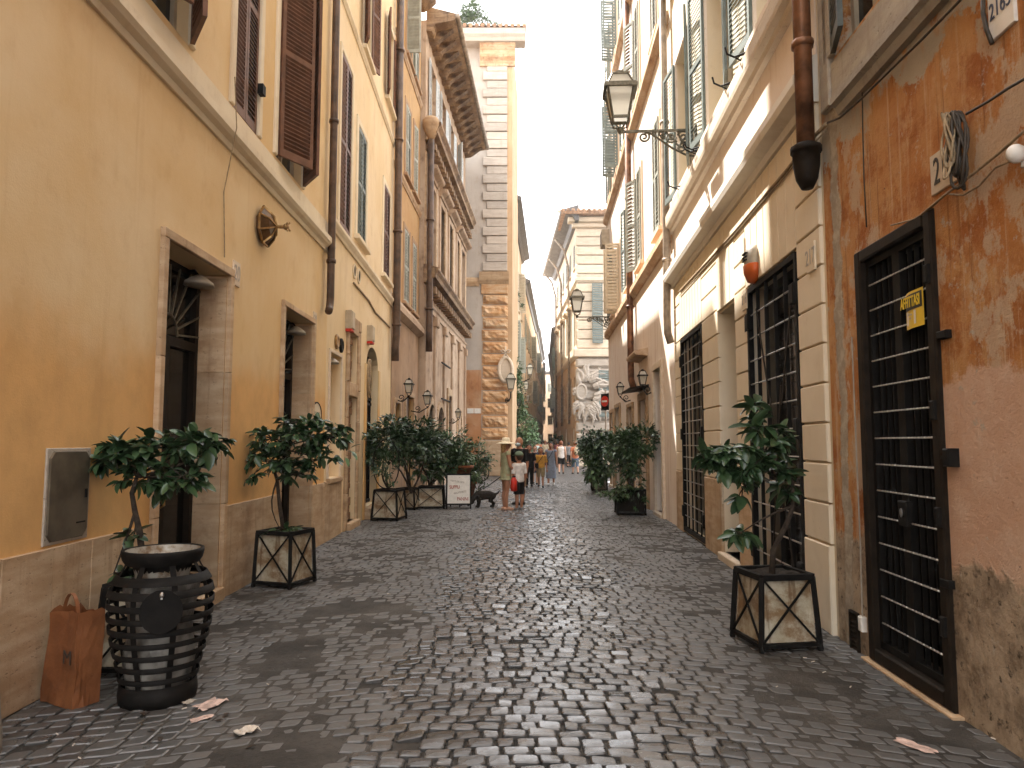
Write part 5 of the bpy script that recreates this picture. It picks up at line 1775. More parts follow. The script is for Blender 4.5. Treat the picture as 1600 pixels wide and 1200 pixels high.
row_house('grey_house', 'pale grey house at the far right end of the lane', (5.4, 92.5), (9.0, 150), 13.0, 'rose_far', ((5.4, 2.2), (9.2, 2.2)), 4.2, ('sh_grey', 'sh_brown'), 0.8, (4.0, 'tan_far'))

# ================================================================ LANTERNS AND SIGNS ON THE WALLS
def lantern_parts(root, c, s=1.0, frame='bronze'):
    """four sided street lantern standing on point c of root"""
    c = Vector(c)
    b, t, h = 0.13 * s, 0.215 * s, 0.5 * s
    mb = MB()
    cs = [(-1, -1), (1, -1), (1, 1), (-1, 1)]
    for k, (x, y) in enumerate(cs):
        x2, y2 = cs[(k + 1) % 4]
        mb.bar(c + Vector((x * b, y * b, 0)), c + Vector((x * t, y * t, h)), 0.03 * s)
        mb.bar(c + Vector((x * b, y * b, 0)), c + Vector((x2 * b, y2 * b, 0)), 0.04 * s)
        mb.bar(c + Vector((x * t * 0.98, y * t * 0.98, h + 0.04 * s)), c + Vector((x * 0.13 * s, y * 0.13 * s, h + 0.24 * s)), 0.022 * s)
        mb.bar(c + Vector((x * 0.13 * s, y * 0.13 * s, h + 0.24 * s)), c + Vector((x2 * 0.13 * s, y2 * 0.13 * s, h + 0.24 * s)), 0.025 * s)
        mb.tube([c + Vector((x * b * 0.95, y * b * 0.95, 0)), c + Vector((x * b * 0.85, y * b * 0.85, -0.09 * s)), c + Vector((x * 0.02 * s, y * 0.02 * s, -0.15 * s))], 0.013 * s, 5)
    for k, (x, y) in enumerate(cs):
        x2, y2 = cs[(k + 1) % 4]
        f = 0.25 * s
        mb.bar(c + Vector((x * f, y * f, h)), c + Vector((x2 * f, y2 * f, h)), 0.05 * s, 0.07 * s)
    mb.build('frame', M[frame], root)
    g = MB()
    for k, (x, y) in enumerate(cs):
        x2, y2 = cs[(k + 1) % 4]
        e = 0.96
        g.quad(c + Vector((x * b * e, y * b * e, 0.01)), c + Vector((x2 * b * e, y2 * b * e, 0.01)), c + Vector((x2 * t * e, y2 * t * e, h)), c + Vector((x * t * e, y * t * e, h)))
        g.quad(c + Vector((x * t * e, y * t * e, h + 0.03 * s)), c + Vector((x2 * t * e, y2 * t * e, h + 0.03 * s)), c + Vector((x2 * 0.125 * s, y2 * 0.125 * s, h + 0.24 * s)), c + Vector((x * 0.125 * s, y * 0.125 * s, h + 0.24 * s)))
    g.build('glass', M['lamp_glass'], root)
    r = MB()
    r.box(-0.14 * s, 0.14 * s, -0.14 * s, 0.14 * s, h + 0.24 * s, h + 0.262 * s, Matrix.Translation(c))
    r.lathe([(0.06 * s, h + 0.26 * s), (0.085 * s, h + 0.29 * s), (0.08 * s, h + 0.32 * s), (0.03 * s, h + 0.345 * s), (0.012 * s, h + 0.36 * s)], 14, c)
    r.build('cap', M[frame], root, True)
    k = MB()
    k.ball(c + Vector((0, 0, -0.18 * s)), 0.055 * s)
    k.lathe([(0.03 * s, -0.24 * s), (0.045 * s, -0.2 * s)], 10, c)
    k.build('knob', M[frame], root, True)
def spiral(cx, cz, r0, r1, a0, turns, n=22):
    return [(0, cx + (r0 + (r1 - r0) * k / n) * math.cos(a0 + turns * 2 * PI * k / n), cz + (r0 + (r1 - r0) * k / n) * math.sin(a0 + turns * 2 * PI * k / n)) for k in range(n + 1)]
def street_lamp(F, label, u, v, arm, group):
    s_, z_ = F.px(u, v)
    root = thing('street_lamp', label, 'street lamp', F.world(s_, 0, z_), F.rz, group)
    lantern_parts(root, (0, arm, 0.21))
    mb = MB()
    mb.bar((0, 0, 0), (0, arm, 0), 0.045, 0.035)
    mb.box(-0.05, 0.05, 0.0, 0.03, -0.5, 0.08)
    mb.tube([(0, 0.0, -0.46), (0, 0.18, -0.42), (0, 0.4, -0.3), (0, 0.6, -0.15), (0, 0.74, -0.05), (0, 0.85, -0.02)], 0.017, 6)
    for q in ((0.86, -0.1, 0.1, 0.02, PI / 2, 1.6), (0.58, -0.06, 0.055, 0.012, -PI / 2, -1.4), (0.42, -0.12, 0.09, 0.02, PI, 1.6), (0.2, -0.13, 0.12, 0.02, 0.4, 1.7), (0.24, -0.3, 0.085, 0.015, PI, -1.5), (0.08, -0.26, 0.08, 0.02, PI / 2, 1.3), (0.55, -0.12, 0.03, 0.01, 0, 1.5), (0.7, -0.04, 0.035, 0.01, 0, -1.3)):
        mb.tube(spiral(*q), 0.018, 5)
    for a, b in (((0.3, -0.02), (0.16, -0.25)), ((0.5, 0), (0.32, -0.2)), ((0.1, -0.05), (0.3, -0.34)), ((0.12, -0.35), (0.34, -0.22))):
        mb.tube([(0, a[0], a[1]), (0, (a[0] + b[0]) / 2 + 0.05, (a[1] + b[1]) / 2 + 0.02), (0, b[0], b[1])], 0.017, 5)
    mb.build('scroll_bracket', M['bronze'], root)
    return root
street_lamp(Cb, 'large bronze street lamp on a scrolled bracket, nearest of the two on the right', 1088, 203, 1.25, 'street lamps on scrolled brackets')
street_lamp(Pp, 'bronze street lamp on a scrolled bracket at the far edge of the peach house', 957, 495, 1.3, 'street lamps on scrolled brackets')
def small_lantern(F, label, u, v, s, o=0.4, bracket=True, at_y=None):
    s_, z_ = F.px(u, v, o)
    root = thing('wall_lantern', label, 'lantern', F.world(s_, 0, z_), F.rz, 'small wall lanterns')
    lantern_parts(root, (0, o, -0.25 * s), s, 'iron')
    if bracket:
        mb = MB()
        zb = -0.25 * s - 0.2 * s
        mb.tube([(0, 0, zb - 0.1), (0, o * 0.5, zb - 0.15), (0, o, zb)], 0.018, 6)
        mb.tube(spiral(o * 0.4, zb - 0.03, 0.09, 0.02, -PI / 2, 1.3), 0.012, 5)
        mb.build('bracket', M['iron'], root)
    return root
small_lantern(Cc, 'small black lantern over the door of the ochre house', 639, 607, 0.48, 0.35)
small_lantern(Dp, 'black lantern by the first arch of the brown palazzo', 668, 625, 0.5, 0.5)
small_lantern(Dp, 'small black lantern by the far arch of the brown palazzo', 716, 648, 0.45, 0.4)
small_lantern(Pp, 'black lantern on the canopy of the peach house, nearer of its two', 1004, 594, 0.44, 0.2)
small_lantern(Pp, 'black lantern on the peach house farther from the canopy', 969, 610, 0.42, 0.3)

# crest and lamp on the quoined corner
t = thing('oval_medallion', 'oval framed medallion with a ribbon bow on the rusticated corner', 'medallion', at(790, 578, EY - 0.2), 0)
mb = MB()
mb.disc((0, 0.0, 0), (0.26, 0, 0), (0, 0, 0.5), 24, (0, -0.05, 0))
fix(mb.build('panel', M['trav_pale'], t))
mb = MB()
mb.tube([(0.32 * math.cos(2 * PI * k / 28), -0.05, 0.6 * math.sin(2 * PI * k / 28)) for k in range(28)], 0.085, 8, True)
mb.build('frame', M['trav_pale'], t, True)
mb = MB()
for sg in (-1, 1):
    mb.tube([(0.0, -0.08, 0.85), (sg * 0.12, -0.12, 0.98), (sg * 0.24, -0.1, 0.95), (sg * 0.16, -0.1, 0.84), (0, -0.08, 0.85), (sg * 0.1, -0.1, 0.66), (sg * 0.16, -0.1, 0.55)], 0.035, 6)
mb.tube([(0, -0.05, 0.6), (0, -0.06, 1.15)], 0.03, 6)
mb.build('ribbon', M['trav_pale'], t, True)
p = at(795, 622, EY - 0.15)
t = thing('corner_lantern', 'lantern on a curled iron arm below the oval medallion', 'lantern', p, 0)
mb = MB()
mb.tube([(-0.12, 0, -0.1), (0.0, -0.1, -0.16), (0.08, -0.3, 0.0), (0.1, -0.42, 0.22)], 0.03, 6)
mb.tube([(-0.1 + q[1] * 0.6, -0.08, q[2]) for q in spiral(0, -0.12, 0.14, 0.03, 0, 1.5)], 0.025, 5)
mb.build('arm', M['iron'], t)
lantern_parts(t, (0.1, -0.42, 0.42), 0.95, 'bronze')
for u, v, y, lab in ((828, 578, 46, 'nearest of the lanterns hanging over the lane by the ivy'), (822, 602, 52, 'lantern over the lane just beyond the nearest one'), (824, 622, 60, 'smallest lantern over the lane, farthest down on the left')):
    p = at(u, v, y)
    t = thing('lane_lantern', lab, 'lantern', p, 0, 'lanterns over the lane')
    lantern_parts(t, (0, 0, -0.3), 0.85 if y < 50 else 0.75, 'bronze')
    mb = MB()
    mb.tube([(0, 0, -0.56), (-0.4, 0, -0.75), (-(p.x - 0.3 - (0.4 if y > 55 else 0)), 0, -0.75)], 0.03, 6)
    mb.build('arm', M['iron'], t)

# no entry sign on a post
p = at(945, 627, 28.6)
t = thing('no_entry_sign', 'red no entry disc on a grey post at the corner of the peach house', 'traffic sign', (p.x, p.y, 0), -0.95)
mb = MB()
mb.tube([(0, 0.04, 0), (0, 0.04, p.z + 0.5)], 0.03, 8)
mb.build('post', M['pipe_grey'], t, True)
mb = MB()
mb.disc((0, 0, p.z), (0.21, 0, 0), (0, 0, 0.21), 28, (0, -0.02, 0))
mb.build('disc', M['red'], t)
mb = MB()
mb.box(-0.15, 0.15, -0.026, -0.021, p.z - 0.036, p.z + 0.036)
mb.build('white_bar', M['white'], t)
mb = MB()
mb.box(-0.22, 0.22, 0.0, 0.018, p.z - 0.36, p.z + 0.3)
mb.build('backboard', M['iron'], t)

# ================================================================ PLANTS
def leaf_mesh(name, L, W, mat, droop=0.25):
    """oval leaf folded along its midrib, stalk at the origin, growing along +y"""
    mb = MB()
    rows = [(0.0, 0.06), (0.2, 0.7), (0.45, 1.0), (0.72, 0.78), (0.9, 0.46), (1.0, 0.04)]
    for t_, w in rows:
        y, z = L * t_, -droop * L * t_ * t_
        mb.v += [(-W / 2 * w, y, z + W * 0.22 * w), (0, y, z), (W / 2 * w, y, z + W * 0.22 * w)]
    for i in range(len(rows) - 1):
        a = i * 3
        mb.f += [(a, a + 1, a + 4, a + 3), (a + 1, a + 2, a + 5, a + 4)]
    return mb.mesh(name, mat, True)
LEAF = [leaf_mesh('leaf', 0.125, 0.066, M['leaf'], 0.25), leaf_mesh('leaf', 0.105, 0.058, M['leaf'], 0.5), leaf_mesh('leaf', 0.145, 0.064, M['leaf'], 0.08), leaf_mesh('leaf', 0.08, 0.046, M['leaf'], 0.3)]
LEAF_L = leaf_mesh('leaf', 0.12, 0.055, M['leaf_light'], 0.2)
def aim(d, roll=0.0):
    d = Vector(d).normalized()
    q = d.to_track_quat('Y', 'Z')
    return (q.to_matrix().to_4x4() @ Matrix.Rotation(roll, 4, 'Y')).to_euler()
def twig_path(a, b, sag=0.05, n=5, rr=rnd):
    a, b = Vector(a), Vector(b)
    k = (b - a).length
    off = Vector((rr.uniform(-1, 1), rr.uniform(-1, 1), rr.uniform(-0.3, 0.6))) * k * sag
    return [a.lerp(b, i / n) + off * math.sin(PI * i / n) for i in range(n + 1)]
def potted_tree(label, base, trunk, clumps, group, leaf_scale=1.0, seed=1, light=()):
    """tree with a trunk polyline (world points) and clumps (world centre, rx, ry, rz, leaves)"""
    rr_ = random.Random(seed)
    root = thing('potted_tree', label, 'potted tree', base, 0, group)
    b = Vector(base)
    mb = MB()
    tp = [Vector(p) - b for p in trunk]
    nT = len(tp)
    mb.tube(tp, [0.026 - 0.012 * i / (nT - 1) for i in range(nT)], 8)
    leaves = []
    for c, rx, ry, rz_, nl in clumps:
        c = Vector(c) - b
        start = min(tp[max(1, nT // 2):], key=lambda p: (p - c).length)
        mb.tube(twig_path(start, c, 0.12, 5, rr_), [0.012 - 0.0016 * i for i in range(6)], 6)
        nl = int(nl * 1.9)
        nt = max(3, nl // 9)
        for k in range(nt):
            d = Vector((rr_.gauss(0, 1), rr_.gauss(0, 1), rr_.gauss(0.25, 0.9)))
            d.normalize()
            f = rr_.uniform(0.45, 1.0) ** 0.6
            tip = c + Vector((d.x * rx, d.y * ry, d.z * rz_)) * f
            pth = twig_path(c, tip, 0.12, 3, rr_)
            mb.tube(pth, [0.006, 0.005, 0.004, 0.003], 5)
            dirv = (tip - c).normalized()
            m = max(4, nl // nt)
            for j in range(m):                  # leaves whorl round the twig's end
                t_ = rr_.uniform(0.55, 1.0)
                p0 = c.lerp(tip, t_)
                side_ = Vector((rr_.gauss(0, 1), rr_.gauss(0, 1), rr_.gauss(0, 0.55)))
                dd_ = (dirv * 0.6 + side_.normalized() + Vector((0, 0, -0.18))).normalized()
                leaves.append((p0, dd_, rr_.uniform(-0.7, 0.7), rr_.uniform(0.6, 1.25) * leaf_scale, rr_.randrange(4)))
    mb.build('trunk', M['bark'], root, True)
    rr_.shuffle(leaves)
    for k, (p0, dd_, ro_, s_, m_) in enumerate(leaves[:300]):
        o_ = inst('leaf', LEAF[m_], root, p0, aim(dd_, ro_), (s_, s_, s_))
    if len(leaves) > 300:
        mb = MB()
        for p0, dd_, ro_, s_, m_ in leaves[300:]:
            T = Matrix.Translation(p0) @ aim(dd_, ro_).to_matrix().to_4x4() @ Matrix.Scale(s_, 4)
            mb.add([T @ v.co for v in LEAF[m_].vertices], [tuple(p.vertices) for p in LEAF[m_].polygons])
        o_ = mb.build('foliage', M['leaf'], root, True)
        o_['kind'] = 'stuff'
    for p0, dd_ in light:
        inst('leaf', LEAF_L, root, Vector(p0) - b, aim(dd_), (1, 1, 1))
    return root
def planter(label, loc, w, h, rz, group, flare=0.04, panel='panel', d=None):
    """iron frame crate with X braced sides and streaked panels"""
    root = thing('planter', label, 'planter', loc, rz, group)
    d = d or w
    a, b = w / 2 - flare, w / 2
    a2, b2 = d / 2 - flare, d / 2
    mb = MB()
    cs = [(-1, -1), (1, -1), (1, 1), (-1, 1)]
    z0 = 0.05
    top = [Vector((x * a, y * a2, h)) for x, y in cs]
    bot = [Vector((x * b, y * b2, z0)) for x, y in cs]
    for k in range(4):
        n_ = (k + 1) % 4
        mb.bar(bot[k], top[k], 0.035)
        mb.bar(bot[k], bot[n_], 0.03)
        mb.bar(top[k], top[n_], 0.04, 0.045)
        q = (bot[k] + bot[n_]) / 2 * 0.02
        mb.bar(bot[k], top[n_], 0.014)
        mb.bar(bot[n_], top[k], 0.014)
        mb.lathe([(0.022, 0.0), (0.026, 0.02), (0.02, 0.05)], 8, (bot[k].x, bot[k].y, 0))
    mb.build('frame', M['iron'], root)
    for k in range(4):
        n_ = (k + 1) % 4
        e = [bot[k], bot[n_], top[n_], top[k]]
        m_ = sum(e, Vector()) / 4
        e = [m_ + (p - m_) * 0.93 for p in e]
        nrm = (e[1] - e[0]).cross(e[3] - e[0]).normalized()
        e = [p - nrm * 0.022 for p in e]
        pb = MB()
        pb.add(e + [p - nrm * 0.008 for p in e], [(0, 1, 2, 3), (7, 6, 5, 4), (0, 4, 5, 1), (1, 5, 6, 2), (2, 6, 7, 3), (3, 7, 4, 0)])
        pb.build('panel', M[panel], root)
    sb = MB()
    nn = 8
    for j in range(nn + 1):
        for i in range(nn + 1):
            sb.v.append((-a + 0.02 + 2 * (a - 0.02) * i / nn, -a2 + 0.02 + 2 * (a2 - 0.02) * j / nn, h - 0.01 + rnd.uniform(0, 0.025)))
    for j in range(nn):
        for i in range(nn):
            q = j * (nn + 1) + i
            sb.f.append((q, q + 1, q + nn + 2, q + nn + 1))
    sb.build('soil', M['soil'], root)
    return root
PG, TG = 'iron framed planters along the street', 'potted trees along the street'
# behind the bin, left
planter('planter box hidden behind the litter bin', (-2.66, 5.35, 0), 0.46, 0.6, 0.0, PG)
D0 = 5.35
A_ = lambda u, v, dy=0.0: at(u, v, D0 + dy)
potted_tree('potted tree with two leafy lobes rising behind the litter bin', (-2.66, D0, 0.6), [(-2.66, D0, 0.58), A_(218, 830), A_(211, 800), A_(206, 770), A_(214, 745)],
            [(A_(195, 715, -.05), .2, .2, .16, 74), (A_(232, 745), .2, .2, .17, 66), (A_(245, 700, .05), .17, .18, .12, 46), (A_(300, 702, .05), .22, .2, .13, 72), (A_(335, 695), .11, .12, .1, 26), (A_(285, 745, -.05), .17, .16, .13, 42), (A_(178, 895, -.05), .1, .06, .05, 10), (A_(208, 842), .07, .08, .05, 8)], TG, 1.0, 11)
# second on the left
planter('streaked planter crate beside the second shop door', (-2.6, 8.42, 0), 0.48, 0.6, -0.32, PG, 0.02)
D0 = 8.4
potted_tree('wide potted tree in the crate by the second shop door', (-2.58, D0, 0.6), [(-2.62, D0, 0.6), A_(437, 790), A_(433, 750), A_(424, 720), A_(440, 700)],
            [(A_(425, 685), .27, .25, .19, 80), (A_(475, 682), .3, .26, .18, 88), (A_(520, 685, .1), .22, .24, .18, 62), (A_(405, 722, -.05), .22, .2, .15, 50), (A_(445, 728), .24, .22, .16, 60), (A_(470, 660), .3, .2, .1, 40), (A_(470, 740), .2, .2, .12, 30), (A_(500, 715), .26, .2, .15, 54), (A_(392, 745, -.1), .12, .12, .09, 12), (A_(437, 826), .2, .2, .03, 20)], TG, 1.05, 12,
            [(A_(545, 705), (1, -0.4, -0.3)), (A_(548, 700), (0.8, 0.2, 0.5)), (A_(540, 715), (0.5, -0.5, -0.8)), (A_(545, 690), (0.2, -0.3, 0.9)), (A_(550, 708), (0.9, -0.7, -0.7))])
# right, leaning tree
planter('rusty iron planter crate with cream panels in front of the barred door 217', (2.12, 5.98, 0), 0.49, 0.56, 0.16, PG, 0.03)
D0 = 5.95
potted_tree('crooked potted tree leaning left in front of the barred door 217', (2.1, D0, 0.56), [(2.1, D0, 0.53), A_(1208, 860), A_(1226, 825), A_(1240, 790), A_(1238, 755), A_(1222, 728), A_(1195, 715)],
            [(A_(1172, 728, -.1), .2, .22, .15, 78), (A_(1132, 722, -.15), .16, .16, .11, 44), (A_(1150, 700, -.1), .14, .14, .1, 30), (A_(1102, 724, -.15), .1, .1, .07, 20), (A_(1182, 665, -.1), .11, .12, .1, 24), (A_(1205, 690, -.05), .15, .15, .12, 36), (A_(1212, 745), .14, .14, .11, 30), (A_(1160, 765, -.1), .12, .12, .12, 26), (A_(1158, 832, -.05), .09, .1, .1, 22), (A_(1228, 765), .09, .1, .07, 16), (A_(1180, 638, -.1), .08, .08, .06, 12)], TG, 1.16, 13)

def bush(name, label, cat, loc, clumps, n, ls, mat='leaf_far', group=None, trunk=None, seed=5, stems=True):
    """leafy mass of separate leaf blades round a few stems"""
    rr_ = random.Random(seed)
    root = thing(name, label, cat, loc, 0, group)
    b = Vector(loc)
    lb, tb = MB(), MB()
    tot = sum(rx * rz_ for _, rx, ry, rz_ in clumps)
    for c, rx, ry, rz_ in clumps:
        c = Vector(c) - b
        if trunk:
            tb.tube(twig_path(Vector(trunk) - b, c, 0.1, 5, rr_), [0.025 - 0.003 * i for i in range(6)], 6)
        elif stems:
            tb.tube(twig_path((c.x * 0.3, c.y * 0.3, 0.0), c, 0.1, 4, rr_), 0.015, 5)
        k = int(n * rx * rz_ / tot)
        subs = [Vector((rr_.gauss(0, 0.5) * rx, rr_.gauss(0, 0.5) * ry, rr_.gauss(0, 0.5) * rz_)) for _ in range(max(4, k // 14))]
        for _ in range(k):
            s_ = rr_.choice(subs)
            q = c + s_ + Vector((rr_.gauss(0, 0.16) * rx, rr_.gauss(0, 0.16) * ry, rr_.gauss(0, 0.16) * rz_))
            d = (q - c).normalized() + Vector((rr_.gauss(0, 0.6), rr_.gauss(0, 0.6), rr_.gauss(0, 0.5)))
            T = Matrix.Translation(q) @ aim(d, rr_.uniform(-0.8, 0.8)).to_matrix().to_4x4()
            L, W = ls * rr_.uniform(0.7, 1.25), ls * 0.45
            vs = [T @ Vector(p) for p in ((0, 0, 0), (-W / 2, L * 0.45, W * 0.2), (0, L * 0.5, 0), (W / 2, L * 0.45, W * 0.2), (0, L, -L * 0.2))]
            lb.add(vs, [(0, 2, 1), (0, 3, 2), (1, 2, 4), (2, 3, 4)])
    if tb.v:
        tb.build('trunk', M['bark'], root)
    o_ = lb.build('foliage', M[mat], root, True)
    o_['kind'] = 'stuff'
    return root
# left group farther on
planter('planter crate with a wire hoop in front of the arched iron door', ground(601, 814) + Vector((0.05, 0.25, 0)), 0.56, 0.62, -0.2, PG)
planter('planter crate between the wire hoop crate and the wide crate', ground(636, 797) + Vector((0, 0.25, 0)), 0.52, 0.5, -0.25, PG)
planter('wide planter crate next to the menu board', ground(672, 795) + Vector((0.0, 0.25, 0)), 0.66, 0.52, 0.05, PG)
D0 = 14.8
b0 = ground(601, 814) + Vector((0.05, 0.25, 0.62))
t = bush('hoop_plant', 'small climbing plant trained round a wire hoop', 'plant', b0, [(A_(606, 738), .22, .2, .18), (A_(598, 725), .15, .2, .2)], 260, 0.09, 'leaf_far', trunk=b0, seed=21)
mb = MB()
q0 = A_(603, 725, 0.1) - b0
mb.tube([q0 + Vector((0.27 * math.cos(2 * PI * k / 24), 0.02, 0.5 * math.sin(2 * PI * k / 24))) for k in range(24)], 0.012, 5, True)
mb.build('hoop', M['iron'], t)
D0 = 15.6
bush('street_tree', 'dark leafy tree over the wire hoop crate', 'tree', (A_(636, 797).x, D0 + 0.6, 0.5), [(A_(612, 688), .5, .5, .33), (A_(645, 690, .4), .5, .5, .33), (A_(585, 700), .25, .4, .3), (A_(620, 665, .2), .4, .4, .18), (A_(665, 690, .3), .4, .4, .3)], 3400, 0.13, 'leaf', 'potted trees further along', (A_(636, 797).x, D0 + 0.6, 0.5), 22)
D0 = 18.5
bush('street_tree', 'dark leafy tree over the wide crate behind the menu board', 'tree', (A_(672, 780).x, D0, 0.5), [(A_(668, 695), .5, .5, .35), (A_(695, 705), .45, .5, .4), (A_(660, 730), .35, .4, .3), (A_(710, 725), .35, .4, .4), (A_(690, 735), .3, .3, .25), (A_(640, 700), .4, .4, .3)], 3600, 0.14, 'leaf', 'potted trees further along', (A_(672, 780).x, D0, 0.5), 23)
D0 = 21.5
bush('green_bush', 'fresh green bush in a terracotta pot behind the menu board', 'bush', (A_(730, 760).x, D0, 0.35), [(A_(738, 712), .5, .5, .4), (A_(722, 735), .4, .4, .35), (A_(740, 740), .4, .4, .3), (A_(715, 700), .3, .4, .25)], 2400, 0.12, 'leaf_far', None, (A_(730, 760).x, D0, 0.35), 24)
pt = thing('flower_pot', 'terracotta pot with the fresh green bush', 'pot', (A_(730, 760).x, D0, 0), 0)
mb = MB()
mb.lathe([(0.17, 0), (0.26, 0.4), (0.29, 0.4), (0.29, 0.48), (0.24, 0.48), (0.22, 0.42)], 18)
mb.build('pot', M['terracotta'], pt, True)
p = ground(722, 797) + Vector((-0.1, 0.9, 0))
pt = thing('flower_pot', 'broad terracotta bowl on a stand just behind the menu board', 'pot', p, 0)
mb = MB()
mb.lathe([(0.16, 0.72), (0.3, 0.98), (0.33, 0.98), (0.33, 1.04), (0.27, 1.04), (0.2, 0.95)], 18)
mb.build('bowl', M['terracotta'], pt, True)
mb = MB()
for k in range(4):
    mb.bar((0.26 * math.cos(k * PI / 2), 0.26 * math.sin(k * PI / 2), 0), (0.15 * math.cos(k * PI / 2), 0.15 * math.sin(k * PI / 2), 0.72), 0.03)
mb.box(-0.17, 0.17, -0.17, 0.17, 0.69, 0.72)
mb.build('stand', M['iron'], pt)
bush('bowl_plant', 'low green plant in the terracotta bowl', 'plant', p + Vector((0, 0, 0.97)), [(p + Vector((0, 0, 1.2)), .33, .3, .18)], 220, 0.12, 'leaf_far', None, p + Vector((0, 0, 0.97)), 31)
# right group
planter('dark planter crate under the lanterns of the peach house', ground(988, 805) + Vector((0, 0.3, 0)), 0.62, 0.55, -0.05, PG, 0.0, 'iron_brown')
planter('small planter crate farther along the peach house', ground(938, 768) + Vector((0, 0.3, 0)), 0.5, 0.55, -0.05, PG, 0.02)
D0 = 16.4
bush('street_tree', 'dark leafy tree in the dark crate by the peach house', 'tree', (A_(988, 780).x, D0, 0.5), [(A_(990, 690), .4, .4, .3), (A_(965, 705), .38, .4, .3), (A_(1012, 688), .25, .3, .3), (A_(985, 730), .3, .3, .3), (A_(995, 760), .12, .2, .35), (A_(975, 690), .3, .3, .25)], 2600, 0.13, 'leaf', 'potted trees further along', (A_(988, 780).x, D0, 0.5), 25)
bush('trailing_plant', 'feathery green plant trailing out of the dark crate', 'plant', (A_(970, 775).x, D0, 0.5), [(A_(958, 775, -.2), .28, .3, .14), (A_(975, 762, -.2), .25, .25, .12)], 320, 0.11, 'leaf_far', None, (A_(975, 765).x, D0 - 0.1, 0.5), 26)
D0 = 23.6
bush('street_tree', 'dark leafy tree over the small crate by the peach house', 'tree', (A_(938, 745).x, D0, 0.5), [(A_(935, 692), .5, .5, .35), (A_(950, 700), .5, .5, .35), (A_(922, 700), .35, .4, .3), (A_(945, 725), .35, .4, .35)], 2400, 0.15, 'leaf', 'potted trees further along', (A_(938, 745).x, D0, 0.5), 27)
bush('grass_plant', 'pale arching grass plant beside the small crate', 'plant', (A_(926, 745).x, D0, 0.1), [(A_(926, 735), .3, .3, .4)], 260, 0.3, 'leaf_light', None, None, 28)
D0 = 31.0
bush('street_tree', 'farthest leafy tree on the right, past the no entry sign', 'tree', (A_(926, 750).x, D0, 0.0), [(A_(925, 695), .6, .7, .5), (A_(915, 700), .45, .6, .4), (A_(938, 690), .6, .6, .4), (A_(926, 725), .4, .5, .5)], 1400, 0.18, 'leaf', 'potted trees further along', (A_(926, 745).x, D0, 0.0), 29)
D0 = 62.0
bush('hedge_plant', 'dark hedge plant by the side of the corner palace', 'hedge', (A_(882, 725).x, D0, 0), [(A_(882, 700), 1.0, .8, .9), (A_(870, 698), .6, .8, .9), (A_(893, 702), .7, .8, .8)], 900, 0.3, 'leaf', None, None, 30)
# ivy and bushes by the quoined house
D0 = 40.5
bush('ivy_column', 'tall dark column of ivy climbing beside the quoined corner', 'ivy', (A_(808, 730).x, D0, 0), [(A_(809, 610), .35, .35, .9), (A_(808, 640), .42, .4, 1.0), (A_(807, 670), .45, .4, 1.0), (A_(808, 585), .25, .3, .6), (A_(810, 700), .5, .4, .9)], 2400, 0.2, 'leaf_far', None, None, 33)
bush('green_bush', 'big fresh green bush at the foot of the ivy column', 'bush', (A_(824, 725).x, D0 - 1, 0), [(A_(820, 665), .5, .5, .8), (A_(826, 690), .6, .6, .7), (A_(818, 700), .5, .6, .6), (A_(832, 672), .3, .4, .5)], 1700, 0.2, 'leaf_light', None, None, 34)
D0 = 43.0
bush('hanging_ivy', 'green ivy hanging from a ledge high beside the quoined corner', 'ivy', (A_(801, 448).x, D0, A_(801, 440).z), [(A_(800, 452), .3, .3, .7), (A_(803, 466), .35, .3, .5)], 600, 0.18, 'leaf_far', None, None, 35, False)
p = at(738, 36, 36.2)
bush('roof_shrub', 'small round shrub growing on the roof of the quoined house', 'shrub', (p.x, p.y, 22.5), [(at(738, 16, 36.2), .5, .5, .55), (at(727, 30, 36.2), .4, .4, .3), (at(760, 36, 36.2), .7, .4, .14)], 2200, 0.15, 'leaf_light', None, (p.x, p.y, 22.5), 36)

# ================================================================ STREET THINGS
# litter bin of flat hoops
bp = Vector((-2.24, 4.72, 0))
t = thing('litter_bin', 'black iron litter bin of flat hoops with a liner inside', 'litter bin', bp, 0.3)
prof = [(0.0, 0.215), (0.1, 0.225), (0.2, 0.245), (0.32, 0.275), (0.45, 0.302), (0.56, 0.315), (0.66, 0.315), (0.74, 0.295), (0.82, 0.245), (0.88, 0.215), (0.93, 0.235)]
def pr(z):
    for (a, ra_), (b, rb_) in zip(prof[:-1], prof[1:]):
        if a <= z <= b:
            return ra_ + (rb_ - ra_) * (z - a) / (b - a)
    return prof[-1][1]
hoops = [(0.16, 0.032), (0.235, 0.034), (0.31, 0.034), (0.385, 0.034), (0.46, 0.036), (0.535, 0.036), (0.61, 0.038), (0.685, 0.045), (0.765, 0.05)]
for z, h in hoops:
    mb = MB()
    r0, r1 = pr(z - h / 2), pr(z + h / 2)
    mb.lathe([(r0, z - h / 2), (r1, z + h / 2), (r1 - 0.007, z + h / 2), (r0 - 0.007, z - h / 2), (r0, z - h / 2)], 32, cap=False)
    mb.build('hoop', M['iron'], t, True)
